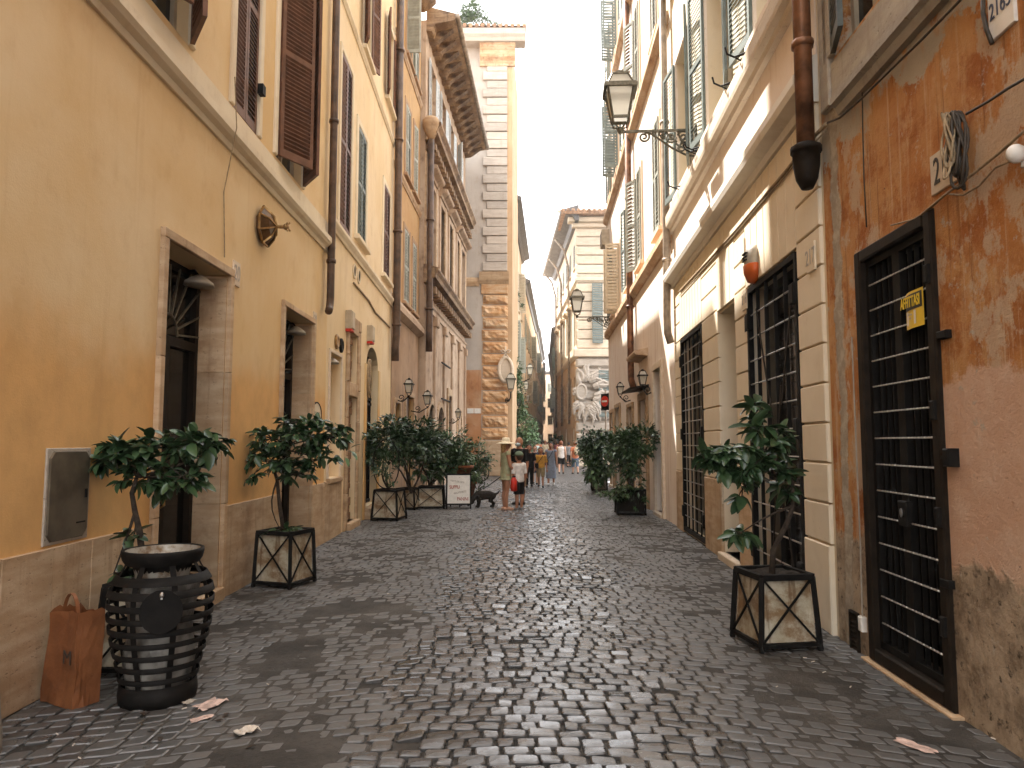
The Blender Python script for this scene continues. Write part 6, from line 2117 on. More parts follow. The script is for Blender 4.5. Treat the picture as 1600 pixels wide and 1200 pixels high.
for k in range(8):
    an = 2 * PI * (k + 0.5) / 8
    mb = MB()
    zs_ = [0.06 + 0.82 * i / 12 for i in range(13)]
    pts = [Vector(((pr(z) - 0.012) * math.cos(an), (pr(z) - 0.012) * math.sin(an), z)) for z in zs_]
    tg = Vector((-math.sin(an), math.cos(an), 0)) * 0.017
    for p, q in zip(pts[:-1], pts[1:]):
        nn_ = Vector((math.cos(an), math.sin(an), 0)) * 0.004
        mb.add([p - tg, p + tg, q + tg, q - tg, p - tg - nn_, p + tg - nn_, q + tg - nn_, q - tg - nn_], [(0, 1, 2, 3), (7, 6, 5, 4), (0, 3, 7, 4), (1, 5, 6, 2)])
    mb.build('strap', M['iron'], t)
mb = MB()
mb.lathe([(0.2, 0.0), (0.225, 0.0), (0.232, 0.05), (0.225, 0.12), (0.218, 0.12)], 32, cap=False)
mb.lathe([(0.15, 0.02), (0.215, 0.02)], 32)
mb.build('base', M['iron'], t, True)
mb = MB()
mb.lathe([(0.215, 0.845), (0.235, 0.875), (0.245, 0.915), (0.243, 0.935), (0.225, 0.935), (0.215, 0.9), (0.175, 0.83), (0.165, 0.8)], 36, cap=False)
mb.build('rim', M['iron'], t, True)
n = Nodes('dented zinc funnel')
M['zinc'] = n.done(n.mix(n.step(n.noise(6, 5, 0.7), 0.45, 0.65), (0.36, 0.34, 0.29), (0.16, 0.1, 0.05)), 0.5, n.bump(n.noise(10, 4), 0.3, 0.01), 0.3)
mb = MB()
mb.lathe([(0.222, 0.93), (0.214, 0.9), (0.174, 0.83), (0.16, 0.78), (0.15, 0.6)], 32, cap=False)
mb.build('funnel', M['zinc'], t, True)
n = Nodes('grey translucent liner')
M['liner'] = n.done(n.mix(n.step(n.noise(5, 4), 0.4, 0.62), (0.3, 0.285, 0.25), (0.11, 0.1, 0.085)), 0.35, n.bump(n.noise(14, 5), 0.8, 0.02), spec=0.4)
mb = MB()
for j in range(9):
    z = 0.06 + 0.085 * j
    for i in range(28):
        an = 2 * PI * i / 28
        r_ = min(pr(z) - 0.04, 0.205 + 0.02 * math.sin(j)) + 0.008 * nz(math.cos(an) * 2, math.sin(an) * 2 + z * 3, 2.2)
        mb.v.append((r_ * math.cos(an), r_ * math.sin(an), z))
for j in range(8):
    for i in range(28):
        mb.f.append((j * 28 + i, j * 28 + (i + 1) % 28, (j + 1) * 28 + (i + 1) % 28, (j + 1) * 28 + i))
mb.build('liner', M['liner'], t, True)
an = math.atan2(-4.72, 2.24) - 0.3               # crest facing the street
mb = MB()
c_ = Vector((math.cos(an), math.sin(an), 0))
tg = Vector((-math.sin(an), math.cos(an), 0))
mb.disc(c_ * 0.316 + Vector((0, 0, 0.6)), tg * 0.12, (0, 0, 0.13), 24, c_ * 0.008)
fix(mb.build('badge', M['iron'], t))
mb = MB()
mb.ball(c_ * 0.33 + Vector((0, 0, 0.7)), 0.014, 0.014, 0.018)
mb.box(-0.006, 0.006, -0.006, 0.006, 0.675, 0.69, Matrix.Translation(c_ * 0.328))
mb.build('emblem', M['steel'], t)

# crumpled paper carrier bag
n = Nodes('orange brown kraft paper')
M['kraft'] = n.done(n.mix(n.step(n.noise(3, 4), 0.35, 0.7), (0.17, 0.06, 0.022), (0.25, 0.095, 0.036)), 0.5, n.bump(n.math('ADD', n.noise(6, 5, 0.6), n.voro(6)), 0.45, 0.03), spec=0.35)
bg_ = Vector((-2.76, 4.66, 0))
t = thing('paper_bag', 'crumpled orange brown paper carrier bag leaning against the dado by the bin', 'bag', bg_, -0.5)
mb = MB()
W_, D_, H_ = 0.17, 0.085, 0.56
loop = []
for a, b in (((-1, -1), (1, -1)), ((1, -1), (1, 1)), ((1, 1), (-1, 1)), ((-1, 1), (-1, -1))):
    for k in range(6):
        loop.append((a[0] + (b[0] - a[0]) * k / 6, a[1] + (b[1] - a[1]) * k / 6))
nl = len(loop)
lv = 9
for j in range(lv):
    z = H_ * j / (lv - 1)
    for x, y in loop:
        s_ = 1.0 - 0.1 * j / (lv - 1)
        pinch = 1 - 0.35 * (j / (lv - 1)) * (1 - abs(x))
        w_ = 0.012 * nz(x * 1.1 + 3, y * 1.1 + z * 4, 1.3, 3)
        zz_ = z + (0.03 * nz(x * 2, y * 2, 1.2, 8) if j == lv - 1 else 0.008 * nz(x * 2, z * 9, 1.3))
        mb.v.append((x * W_ * s_ + w_ + 0.03 * z, y * D_ * pinch + w_ + 0.05 * z * z, zz_ + 0.004))
for j in range(lv - 1):
    for i in range(nl):
        mb.f.append((j * nl + i, j * nl + (i + 1) % nl, (j + 1) * nl + (i + 1) % nl, (j + 1) * nl + i))
mb.f.append(tuple(range(nl - 1, -1, -1)))
mb.build('body', M['kraft'], t)
for y in (-0.05,):
    mb = MB()
    pts = [Vector((0.08 * math.cos(PI * k / 10) * -1 + 0.02, y + 0.02, 0.5 + 0.17 * math.sin(PI * k / 10))) for k in range(11)]
    for p, q in zip(pts[:-1], pts[1:]):
        mb.bar(p, q, 0.004, 0.022, (0, 1, 0))
    mb.build('handle', M['kraft'], t)
text('lettering', 'M', 0.12, M['ink'], t, (0.1, -0.09, 0.3), (PI / 2, 0, 0), 0.001)

# worn stone bollard
t = thing('stone_bollard', 'worn grey stone bollard at the foot of the yellow house', 'bollard', (-2.79, 3.84, 0), 0)
mb = MB()
for j, (z, r_) in enumerate(((-0.03, 0.15), (0.08, 0.148), (0.2, 0.14), (0.3, 0.125), (0.36, 0.1), (0.395, 0.06), (0.41, 0.01))):
    for i in range(20):
        an = 2 * PI * i / 20
        q = r_ + 0.008 * nz(math.cos(an) * 2, math.sin(an) * 2 + z * 5, 2)
        mb.v.append((q * math.cos(an), q * math.sin(an), z))
for j in range(6):
    for i in range(20):
        mb.f.append((j * 20 + i, j * 20 + (i + 1) % 20, (j + 1) * 20 + (i + 1) % 20, (j + 1) * 20 + i))
mb.build('stone', M['cement'], t, True)

# scraps of paper
def scrap(label, p, w, h, mat, seed, up=0.015, group=None):
    r_ = random.Random(seed)
    mb = MB()
    nn_ = 6
    for j in range(nn_ + 1):
        for i in range(nn_ + 1):
            x, y = (i / nn_ - 0.5) * w, (j / nn_ - 0.5) * h
            edge = i in (0, nn_) or j in (0, nn_)
            mb.v.append((x + r_.uniform(-1, 1) * w * (0.09 if edge else 0.03), y + r_.uniform(-1, 1) * h * (0.09 if edge else 0.03), 0.008 + up * r_.random()))
    for j in range(nn_):
        for i in range(nn_):
            a = j * (nn_ + 1) + i
            mb.f.append((a, a + 1, a + nn_ + 2, a + nn_ + 1))
    o_ = mb.build('paper_scrap', M[mat], None, False, p, (0, 0, r_.uniform(0, 3)))
    return tag(o_, label, 'litter', group)
scrap('white crumpled tissue on the paving right of the litter bin', ground(385, 1147), 0.13, 0.07, 'paper', 1, 0.035)
scrap('torn pinkish paper scrap beside the base of the litter bin', ground(328, 1103), 0.19, 0.12, 'pink_paper', 2, 0.012)
scrap('small torn paper just in front of the pinkish scrap', ground(315, 1126), 0.12, 0.06, 'pink_paper', 3, 0.012)
scrap('small pale leaf of paper touching the litter bin base', ground(292, 1098), 0.09, 0.07, 'cement', 4, 0.01)
scrap('flattened pinkish scrap on the paving below the barred door to let', ground(1430, 1168), 0.2, 0.08, 'pink_paper', 5, 0.006)
rl = random.Random(8)
bits = [(rl.uniform(40, 420), rl.uniform(1040, 1195)) for _ in range(9)] + [(1255, 1030), (1268, 1037), (1290, 1052), (1385, 1049), (1330, 1075), (1560, 1160), (480, 880), (520, 870), (610, 930), (1215, 1075)]
bme = []
for k in range(3):
    mb = MB()
    mb.tube([(0, 0, 0.006), (0.024 + 0.006 * k, 0.003, 0.007)], 0.0035, 6)
    bme.append(mb.mesh('cigarette_end', M['paper']))
for k, (u, v) in enumerate(bits):
    p = ground(u, v)
    if p.x < -2.7 or (p - Vector((bp.x, bp.y, 0))).length < 0.3:
        continue
    o_ = inst('cigarette_end', bme[k % 3], None, p + Vector((0, 0, 0.006)), (0, 0, rl.uniform(0, 6)), (1, 1, 1))
    tag(o_, 'pale cigarette end on the cobbles around the litter bin' if u < 430 else ('pale cigarette end on the dusty paving along the left wall' if u < 700 else 'pale cigarette end on the paving between the crate and the barred door'), 'cigarette end', 'cigarette ends near the bin' if u < 430 else ('cigarette ends along the left wall' if u < 700 else 'cigarette ends on the right'))
rl2 = random.Random(18)
fl = leaf_mesh('fallen_leaf', 0.06, 0.03, M['bark'], 0.1)
for k in range(16):
    p = ground(rl2.uniform(430, 560), rl2.uniform(850, 900)) if k % 2 else ground(rl2.uniform(200, 430), rl2.uniform(1060, 1190))
    if p.x < -2.85:
        continue
    o_ = inst('fallen_leaf', fl, None, p + Vector((0, 0, 0.012)), (rl2.uniform(-.2, .2), 0, rl2.uniform(0, 6)))
    tag(o_, 'small brown fallen leaf on the paving by the second shop door' if k % 2 else 'small brown fallen leaf on the cobbles by the litter bin', 'fallen leaf', 'fallen leaves by the shop door' if k % 2 else 'fallen leaves by the bin')

# menu board
p = ground(716, 796)
t = thing('menu_board', 'white menu A board with hand lettered dishes in a black frame', 'sign board', p + Vector((0, 0.1, 0)), 0.06)
lean = Matrix.Rotation(-0.14, 4, 'X')
fr = MB()
w, h = 0.31, 0.86
for a, b, c_, d in ((-w, -w + 0.035, 0, h), (w - 0.035, w, 0, h), (-w + 0.035, w - 0.035, h - 0.035, h), (-w + 0.035, w - 0.035, 0.1, 0.135)):
    fr.box(a, b, -0.02, 0.02, c_, d, lean)
fr.build('frame', M['iron'], t)
fr = MB()
lean2 = Matrix.Translation((0, 0.26, 0)) @ Matrix.Rotation(0.14, 4, 'X')
for a, b, c_, d in ((-w, -w + 0.035, 0, h), (w - 0.035, w, 0, h), (-w + 0.035, w - 0.035, h - 0.035, h), (-w + 0.035, w - 0.035, 0.1, 0.135)):
    fr.box(a, b, -0.018, 0.018, c_, d, lean2)
fr.box(-w + 0.04, w - 0.04, -0.004, 0.006, 0.135, h - 0.036, lean2)
fr.build('rear_frame', M['iron'], t)
mb = MB()
mb.box(-w + 0.036, w - 0.036, -0.012, 0.004, 0.136, h - 0.036, lean)
mb.build('panel', M['white'], t)
for b_, x, z, s_, m_, tl in (('I PIATTI DEL GIORNO', 0.0, 0.66, 0.058, 'ink_grey', -0.16), ('SUPPLI', -0.1, 0.53, 0.115, 'ink_red', 0.03), ('INSALATE MISTE', 0.02, 0.4, 0.06, 'ink_grey', 0.16), ('PANINI', 0.1, 0.24, 0.115, 'ink_red', 0.0), ('~', 0.02, 0.77, 0.09, 'ink_grey', 0)):
    q = lean @ Vector((x, -0.014, z))
    text('lettering', b_, s_, M[m_], t, q, (PI / 2 - 0.14, -tl, 0), 0.0012, 0.75, 0.002)

# bicycle parked by the corner
p = ground(752, 752)
t = thing('bicycle', 'red bicycle with a black basket parked by the green bush', 'bicycle', p, 0.25)
for x, n_ in ((0.0, 'wheel'), (-1.02, 'wheel')):
    mb = MB()
    mb.tube([(x + 0.33 * math.cos(2 * PI * k / 28), 0, 0.34 + 0.33 * math.sin(2 * PI * k / 28)) for k in range(28)], 0.022, 6, True)
    Wh = mb.build(n_, M['iron'], t, True)
    mb = MB()
    for k in range(14):
        mb.bar((x, 0, 0.34), (x + 0.32 * math.cos(2 * PI * k / 14), 0, 0.34 + 0.32 * math.sin(2 * PI * k / 14)), 0.006)
    mb.tube([(x, -0.04, 0.34), (x, 0.04, 0.34)], 0.03, 8)
    mb.build('spokes', M['steel'], Wh)
mb = MB()
for a, b in (((0, 0.34), (-0.12, 0.95)), ((-0.1, 0.8), (-0.62, 0.5)), ((-0.62, 0.5), (-0.55, 0.32)), ((-0.78, 0.85), (-0.55, 0.32)), ((-0.55, 0.32), (-1.02, 0.34)), ((-1.02, 0.34), (-0.74, 0.72)), ((-0.1, 0.72), (-0.55, 0.32))):
    mb.tube([(a[0], 0, a[1]), (b[0], 0, b[1])], 0.02, 6)
mb.build('frame', M['red'], t, True)
mb = MB()
mb.ball((-0.8, 0, 0.9), 0.13, 0.09, 0.04)
mb.build('saddle', M['iron'], t, True)
mb = MB()
mb.tube([(-0.2, -0.28, 1.02), (-0.1, -0.18, 1.05), (-0.1, 0.18, 1.05), (-0.2, 0.28, 1.02)], 0.014, 6)
mb.build('handlebar', M['steel'], t, True)
mb = MB()
for z in (0.74, 0.82, 0.9, 0.98):
    mb.tube([(-0.03, -0.17, z), (0.27, -0.17, z), (0.27, 0.17, z), (-0.03, 0.17, z)], 0.012, 4, True)
for k in range(10):
    mb.bar((-0.03 + 0.033 * k, -0.17, 0.74), (-0.03 + 0.033 * k, -0.17, 0.98), 0.01)
    mb.bar((-0.03 + 0.033 * k, 0.17, 0.74), (-0.03 + 0.033 * k, 0.17, 0.98), 0.01)
mb.box(-0.03, 0.27, -0.17, 0.17, 0.735, 0.745)
mb.build('basket', M['iron'], t)

# ================================================================ PEOPLE
n = Nodes('tanned skin')
M['skin'] = n.done((0.4, 0.19, 0.11), 0.55, spec=0.35)
M['skin_pale'] = plain('light skin', (0.55, 0.32, 0.22), 0.55, 0, 0.06)
M['skin_dark'] = plain('brown skin', (0.28, 0.13, 0.075), 0.55, 0, 0.06)
def cloth(name, col):
    return plain(name, col, 0.9, 0, 0.14, 14, 0.25, 0.15)
for nm, col in (('sage', (0.36, 0.36, 0.22)), ('black', (0.016, 0.015, 0.015)), ('white', (0.7, 0.66, 0.62)), ('mustard', (0.55, 0.28, 0.055)), ('bluegrey', (0.22, 0.25, 0.31)), ('coral', (0.55, 0.2, 0.1)), ('denim', (0.12, 0.17, 0.25)), ('navy', (0.03, 0.035, 0.06)), ('lilac', (0.35, 0.3, 0.38)), ('wine', (0.18, 0.05, 0.06)), ('straw', (0.78, 0.68, 0.5)), ('capgreen', (0.14, 0.18, 0.12)), ('khaki', (0.3, 0.23, 0.13)), ('mask', (0.5, 0.6, 0.6)), ('grey', (0.2, 0.2, 0.2))):
    M['c_' + nm] = cloth(nm + ' cloth', col)
for nm, col in (('brown', (0.06, 0.03, 0.015)), ('dark', (0.018, 0.012, 0.009)), ('blond', (0.42, 0.25, 0.1)), ('red', (0.2, 0.07, 0.03))):
    M['h_' + nm] = plain(nm + ' hair', col, 0.6, 0, 0.35, 40, 0.5)
TMP = []
def remesh(mb, mat, voxel, smooth=3, name='body'):
    me = mb.mesh(name, mat)
    o_ = bpy.data.objects.new(name, me)
    COL.objects.link(o_)
    fix(o_)
    r_ = o_.modifiers.new('r', 'REMESH')
    r_.mode, r_.voxel_size, r_.use_smooth_shade = 'VOXEL', voxel, True
    s_ = o_.modifiers.new('s', 'SMOOTH')
    s_.factor, s_.iterations = 0.5, smooth
    new = bpy.data.meshes.new_from_object(o_.evaluated_get(bpy.context.evaluated_depsgraph_get()))
    bpy.data.objects.remove(o_)
    bpy.data.meshes.remove(me)
    if not new.materials:
        new.materials.append(mat)
    return new
def limb(mb, pts, rs, n=10):
    mb.tube(pts, rs, n)
    for p, r_ in zip(pts, rs):
        mb.ball(p, r_, n=10, m=6)
def loft(mb, rings, n=18):
    """rings of (cx, cy, z, rx, ry)"""
    vs = [(cx + rx * math.cos(2 * PI * j / n), cy + ry * math.sin(2 * PI * j / n), z) for cx, cy, z, rx, ry in rings for j in range(n)]
    fs = [(i * n + j, i * n + (j + 1) % n, (i + 1) * n + (j + 1) % n, (i + 1) * n + j) for i in range(len(rings) - 1) for j in range(n)]
    fs += [tuple(range(n - 1, -1, -1)), tuple((len(rings) - 1) * n + j for j in range(n))]
    mb.add(vs, fs)
def person(label, loc, face, H, top=None, sleeve=0.45, bottom=None, blen=0.28, dress=None, dlen=0.33, hair='brown', hairlen=0.0, skin='skin', hat=None, stride=0.0, arms=(None, None), shoes='c_black', voxel=0.012, child=False, girth=1.0, bald=False, group=None, extra=None, strap=False, straps_only=False):
    """standing or walking figure; local +y is the way it faces"""
    t = thing('person', label, 'person', loc, math.radians(face), group)
    hs = 1.22 if child else 1.0
    hr = 0.062 * hs * H
    hz = H * (1.0 - 0.072 * hs)
    sw, hw = 0.108 * H * girth, 0.05 * H
    shz, hipz = (0.79 if child else 0.815) * H, 0.5 * H
    mb = MB()
    tor = [(0, 0, 0.455 * H, 0.06 * H, 0.05 * H), (0, 0, 0.5 * H, 0.093 * H * girth, 0.065 * H * girth), (0, -0.005, 0.55 * H, 0.09 * H * girth, 0.062 * H * girth), (0, 0, 0.62 * H, 0.077 * H * girth, 0.055 * H * girth), (0, 0.004, 0.7 * H, 0.09 * H * girth, 0.062 * H * girth), (0, 0, shz - 0.03 * H, 0.1 * H * girth, 0.06 * H * girth), (0, -0.004, shz, 0.085 * H * girth, 0.045 * H), (0, 0, shz + 0.03 * H, 0.04 * H, 0.036 * H), (0, 0.002, shz + 0.045 * H, 0.033 * H, 0.033 * H)]
    loft(mb, tor)
    mb.tube([(0, 0, shz), (0, 0.006 * H, hz)], 0.031 * H, 10)
    mb.ball((0, 0.008 * H, hz), hr * 0.82, hr * 1.0, hr * 1.16, 16, 12)
    mb.ball((0, 0.008 * H + hr * 0.35, hz - hr * 0.62), hr * 0.55, hr * 0.55, hr * 0.5, 12, 8)
    mb.ball((0, 0.008 * H + hr * 1.02, hz - hr * 0.2), hr * 0.16, hr * 0.25, hr * 0.26, 8, 6)
    for sg in (-1, 1):
        mb.ball((sg * hr * 0.83, 0, hz - hr * 0.12), hr * 0.14, hr * 0.22, hr * 0.3, 8, 6)
    legs, arms_ = [], []
    for sg in (-1, 1):
        th = math.radians(stride) * sg
        hip = Vector((sg * hw, 0, hipz))
        knee = hip + Vector((sg * 0.004 * H, math.sin(th) * 0.235 * H, -math.cos(th) * 0.235 * H))
        th2 = th - (math.radians(abs(stride)) * 0.9 if sg * stride < 0 else 0)
        ank = knee + Vector((0, math.sin(th2) * 0.225 * H, -math.cos(th2) * 0.225 * H))
        if stride == 0:
            ank.z = 0.042 * H
        toe = ank + Vector((sg * 0.01 * H, 0.085 * H, -0.024 * H if sg * stride >= 0 else -0.05 * H))
        limb(mb, [hip, (hip + knee) / 2 + Vector((0, 0.006 * H, 0)), knee, (knee * 0.65 + ank * 0.35) - Vector((0, 0.012 * H, 0)), ank], [0.054 * H * girth, 0.046 * H * girth, 0.031 * H, 0.033 * H, 0.02 * H])
        limb(mb, [ank, ank + Vector((0, -0.02 * H, -0.022 * H))], [0.02 * H, 0.02 * H])
        limb(mb, [ank + Vector((0, 0, -0.02 * H)), toe], [0.021 * H, 0.017 * H])
        legs.append((hip, knee, ank, toe))
        sh = Vector((sg * sw, 0, shz - 0.012 * H))
        a_ = arms[0 if sg < 0 else 1]
        if a_:
            el, wr = Vector((sg * a_[0][0], a_[0][1], a_[0][2])) * H, Vector((sg * a_[1][0], a_[1][1], a_[1][2])) * H
        else:
            sw_ = -math.radians(stride) * 0.8 * sg
            el = sh + Vector((sg * 0.03 * H, math.sin(sw_) * 0.17 * H - 0.005 * H, -0.175 * H))
            wr = el + Vector((sg * 0.008 * H, math.sin(sw_) * 0.14 * H + 0.03 * H, -0.14 * H))
        limb(mb, [sh, (sh + el) / 2, el, (el * 0.7 + wr * 0.3), wr], [0.034 * H * girth, 0.029 * H * girth, 0.023 * H, 0.023 * H, 0.015 * H])
        dv = (wr - el).normalized()
        hd = wr + dv * 0.045 * H
        pal = Matrix.Translation(hd) @ dv.to_track_quat('Z', 'Y').to_matrix().to_4x4()
        mb.ball(wr + dv * 0.028 * H, 0.012 * H, 0.024 * H, 0.03 * H, 10, 6, dv.to_track_quat('Z', 'Y').to_matrix())
        if voxel < 0.014:
            for k in range(4):
                yv = (k - 1.5) * 0.0125 * H
                L_ = (0.04, 0.047, 0.045, 0.035)[k] * H
                limb(mb, [pal @ Vector((0, yv, 0)), pal @ Vector((-sg * 0.004 * H, yv * 1.08, L_ * 0.55)), pal @ Vector((-sg * 0.016 * H, yv * 1.05, L_))], [0.0066 * H, 0.006 * H, 0.005 * H], 6)
            limb(mb, [pal @ Vector((0, 0.018 * H, -0.02 * H)), pal @ Vector((-sg * 0.01 * H, 0.036 * H, 0.0)), pal @ Vector((-sg * 0.014 * H, 0.034 * H, 0.02 * H))], [0.008 * H, 0.007 * H, 0.006 * H], 6)
        arms_.append((sh, el, wr))
    inst('body', remesh(mb, M[skin], voxel, 2), t)
    # clothes
    def torso_cloth(zlo, zhi, k, flare=0.0):
        rg = []
        for i in range(9):
            z = zlo + (zhi - zlo) * i / 8
            for a, b in zip(tor[:-1], tor[1:]):
                if a[2] <= z <= b[2]:
                    f = (z - a[2]) / (b[2] - a[2])
                    rx, ry = a[3] + (b[3] - a[3]) * f, a[4] + (b[4] - a[4]) * f
                    break
            else:
                rx, ry = tor[1][3], tor[1][4]
            rx, ry = max(rx, 0.085 * H * girth if z < shz - 0.06 * H else 0), max(ry, 0.058 * H * girth if z < shz - 0.06 * H else 0)
            fl = flare * (1 - i / 8)
            rg.append((0, -0.002, z, rx * k + fl, ry * k + fl))
        return rg
    if top:
        mb = MB()
        loft(mb, torso_cloth(0.475 * H, shz + 0.012 * H, 1.1, 0.006 * H), 22)
        if sleeve:
            for sh, el, wr in arms_:
                e = sh.lerp(el, min(1, sleeve * 2)) if sleeve <= 0.5 else el
                mb.tube([sh + Vector((-0.25 * sh.x, 0, 0.004 * H)), sh, (sh + e) / 2, e], [0.036 * H, 0.042 * H * girth, 0.039 * H, 0.04 * H], 12)
                if sleeve > 0.5:
                    mb.tube([e, el.lerp(wr, (sleeve - 0.5) * 2)], [0.034 * H, 0.026 * H], 12)
        inst('shirt', remesh(mb, M[top], max(voxel, 0.012), 2, 'shirt'), t)
    if dress:
        mb = MB()
        rg = [(0, 0, dlen * H, 0.125 * H, 0.095 * H), (0, 0, 0.42 * H, 0.112 * H, 0.085 * H)] + torso_cloth(0.5 * H, shz - (0.0 if not straps_only else 0.02 * H), 1.1)
        loft(mb, rg, 22)
        for sh, el, wr in arms_:
            mb.tube([sh + Vector((-0.3 * sh.x, 0, 0.0)), sh + Vector((0, 0, 0.002 * H)), sh.lerp(el, 0.12)], [0.036 * H, 0.041 * H, 0.04 * H], 12)
        inst('dress', remesh(mb, M[dress], max(voxel, 0.012), 2, 'dress'), t)
    if bottom:
        mb = MB()
        loft(mb, [(0, 0, 0.455 * H, 0.085 * H * girth, 0.068 * H * girth), (0, 0, 0.5 * H, 0.1 * H * girth, 0.072 * H * girth), (0, 0, 0.56 * H, 0.094 * H * girth, 0.068 * H * girth)], 18)
        for hip, knee, ank, toe in legs:
            full = hipz - blen * H
            f = full / (0.235 * H)
            if f <= 1:
                mb.tube([hip, hip.lerp(knee, f * 0.5), hip.lerp(knee, f)], [0.06 * H * girth, 0.057 * H * girth, 0.053 * H * girth], 14)
            else:
                e = knee.lerp(ank, min(0.97, (f - 1) * 0.235 / 0.225))
                mb.tube([hip, hip.lerp(knee, 0.5), knee, e], [0.06 * H * girth, 0.054 * H, 0.043 * H, 0.036 * H], 14)
        inst('shorts' if blen > 0.15 else 'trousers', remesh(mb, M[bottom], max(voxel, 0.012), 2, 'shorts'), t)
    for hip, knee, ank, toe in legs:
        mb = MB()
        d_ = toe - ank
        limb(mb, [ank + Vector((0, -0.026 * H, -0.02 * H)), ank + Vector((0, 0.02 * H, -0.017 * H)), toe + Vector((0, 0, 0.0))], [0.024 * H, 0.025 * H, 0.02 * H], 10)
        mb.v = [(x, y, max(z, ank.z - 0.042 * H)) for x, y, z in [tuple(p) for p in mb.v]]
        mb.build('shoe', M[shoes], t, True)
    if not bald:
        mb = MB()
        mb.ball((0, -0.002 * H, hz + hr * 0.1), hr * 0.93, hr * 1.06, hr * 1.16, 16, 12)
        vs = mb.v
        mb.v = [((x, min(y, 0.008 * H + hr * (0.3 if z < hz + hr * 0.45 else 0.85)), max(z, hz - hr * (0.35 if y > -hr * 0.2 else 0.8)))) for x, y, z in [tuple(p) for p in vs]]
        if hairlen:
            loft(mb, [(0, -hr * 0.62, hz - hairlen * H, hr * 0.3, hr * 0.2), (0, -hr * 0.66, hz - hairlen * H * 0.5, hr * 0.75, hr * 0.42), (0, -hr * 0.35, hz, hr * 0.98, hr * 0.8), (0, -hr * 0.2, hz + hr * 0.5, hr * 0.8, hr * 0.8)], 14)
        mb.build('hair', M['h_' + hair], t, True)
    mb = MB()
    for sg in (-1, 1):
        mb.ball((sg * hr * 0.33, 0.008 * H + hr * 0.9, hz + hr * 0.03), hr * 0.13, hr * 0.07, hr * 0.08, 8, 6)
    mb.build('eyes', M['ink'], t, True)
    mb = MB()
    mb.ball((0, 0.008 * H + hr * 0.87, hz - hr * 0.62), hr * 0.26, hr * 0.08, hr * 0.07, 10, 6)
    mb.build('mouth', M['ink_red'], t, True)
    if hat == 'sun':
        mb = MB()
        mb.lathe([(hr * 1.0, 0.0), (hr * 1.6, -hr * 0.05), (hr * 2.3, -hr * 0.3), (hr * 2.32, -hr * 0.26), (hr * 1.6, hr * 0.0), (hr * 1.02, hr * 0.08), (hr * 1.0, hr * 0.5), (hr * 0.8, hr * 1.1), (hr * 0.1, hr * 1.22)], 24, (0, 0.004 * H, hz + hr * 0.5), 1, 1, False)
        mb.build('sun_hat', M['c_straw'], t, True)
    if hat == 'cap':
        mb = MB()
        mb.ball((0, 0, hz + hr * 0.32), hr * 1.04, hr * 1.14, hr * 1.0, 16, 10)
        mb.v = [(x, y, max(z, hz + hr * 0.25)) for x, y, z in [tuple(p) for p in mb.v]]
        mb.disc((0, hr * 1.25, hz + hr * 0.33), (hr * 0.72, 0, 0), (0, hr * 0.75, -hr * 0.12), 16, (0, 0, hr * 0.1))
        mb.build('cap', M['c_capgreen'], t, True)
    if hat == 'mask':
        mb = MB()
        mb.ball((0, 0.008 * H + hr * 0.55, hz - hr * 0.55), hr * 0.72, hr * 0.72, hr * 0.52, 14, 8)
        mb.build('face_mask', M['c_mask'], t, True)
    if strap:
        mb = MB()
        q = [Vector((-0.06 * H, 0.075 * H, shz)), Vector((0, 0.09 * H, 0.7 * H)), Vector((0.1 * H, 0.075 * H, 0.57 * H))]
        for a, b in zip(q[:-1], q[1:]):
            mb.bar(a, b, 0.02, 0.006, (0, 1, 0))
        mb.bbox(0.05 * H, 0.14 * H, 0.07 * H, 0.11 * H, 0.47 * H, 0.6 * H, 0.01)
        mb.build('shoulder_bag', M['c_black'], t)
    return t, legs, arms_
HOLD = ((0.125, 0.03, 0.62), (0.06, 0.14, 0.53))
wl = ground(790, 797)
person('woman in a wide straw hat and pale sage dress holding the dog leash', wl, -72, 1.69, dress='c_sage', dlen=0.44, hair='blond', hairlen=0.16, hat='sun', shoes='skin_pale', voxel=0.009, arms=(((0.13, -0.02, 0.63), (0.13, 0.03, 0.48)), HOLD))
bl = ground(811, 797)
person('boy in a green cap, white T-shirt and black shorts beside the woman in the hat', bl, 40, 1.4, top='c_white', bottom='c_black', blen=0.27, hair='brown', hat='cap', child=True, shoes='c_grey', voxel=0.009, arms=(None, None))
person('bald man in a black T-shirt wearing a pale face mask', ground(812, 789), 140, 1.76, top='c_black', bottom='c_khaki', blen=0.28, bald=True, hat='mask', shoes='c_black', voxel=0.01, girth=1.08)
person('boy in a black T-shirt and black trousers walking towards us', ground(827, 762), 178, 1.56, top='c_black', bottom='c_black', blen=0.06, hair='dark', stride=12, voxel=0.012, child=True)
person('girl half hidden behind the two walking boys', ground(836, 757), 172, 1.5, top='c_navy', bottom='c_navy', blen=0.3, hair='brown', hairlen=0.15, stride=-10, voxel=0.013, skin='skin_pale')
person('boy in a mustard T-shirt with a black shoulder bag', ground(845, 762), 176, 1.46, top='c_mustard', bottom='c_khaki', blen=0.26, hair='dark', stride=-12, voxel=0.012, child=True, strap=True)
person('woman in a long blue grey dress and sunglasses with a bag', ground(861, 758), 170, 1.62, dress='c_bluegrey', dlen=0.16, hair='dark', stride=8, voxel=0.012, strap=True, shoes='c_white')
person('man in a white sleeveless top and black shorts walking away', ground(877, 741), -6, 1.72, top='c_white', sleeve=0.0, bottom='c_black', blen=0.3, hair='red', stride=14, voxel=0.015, skin='skin_pale')
person('woman in a coral top and denim shorts walking away', ground(899, 741), 8, 1.68, top='c_coral', sleeve=0.3, bottom='c_denim', blen=0.2, hair='red', stride=-12, voxel=0.015, skin='skin_pale')
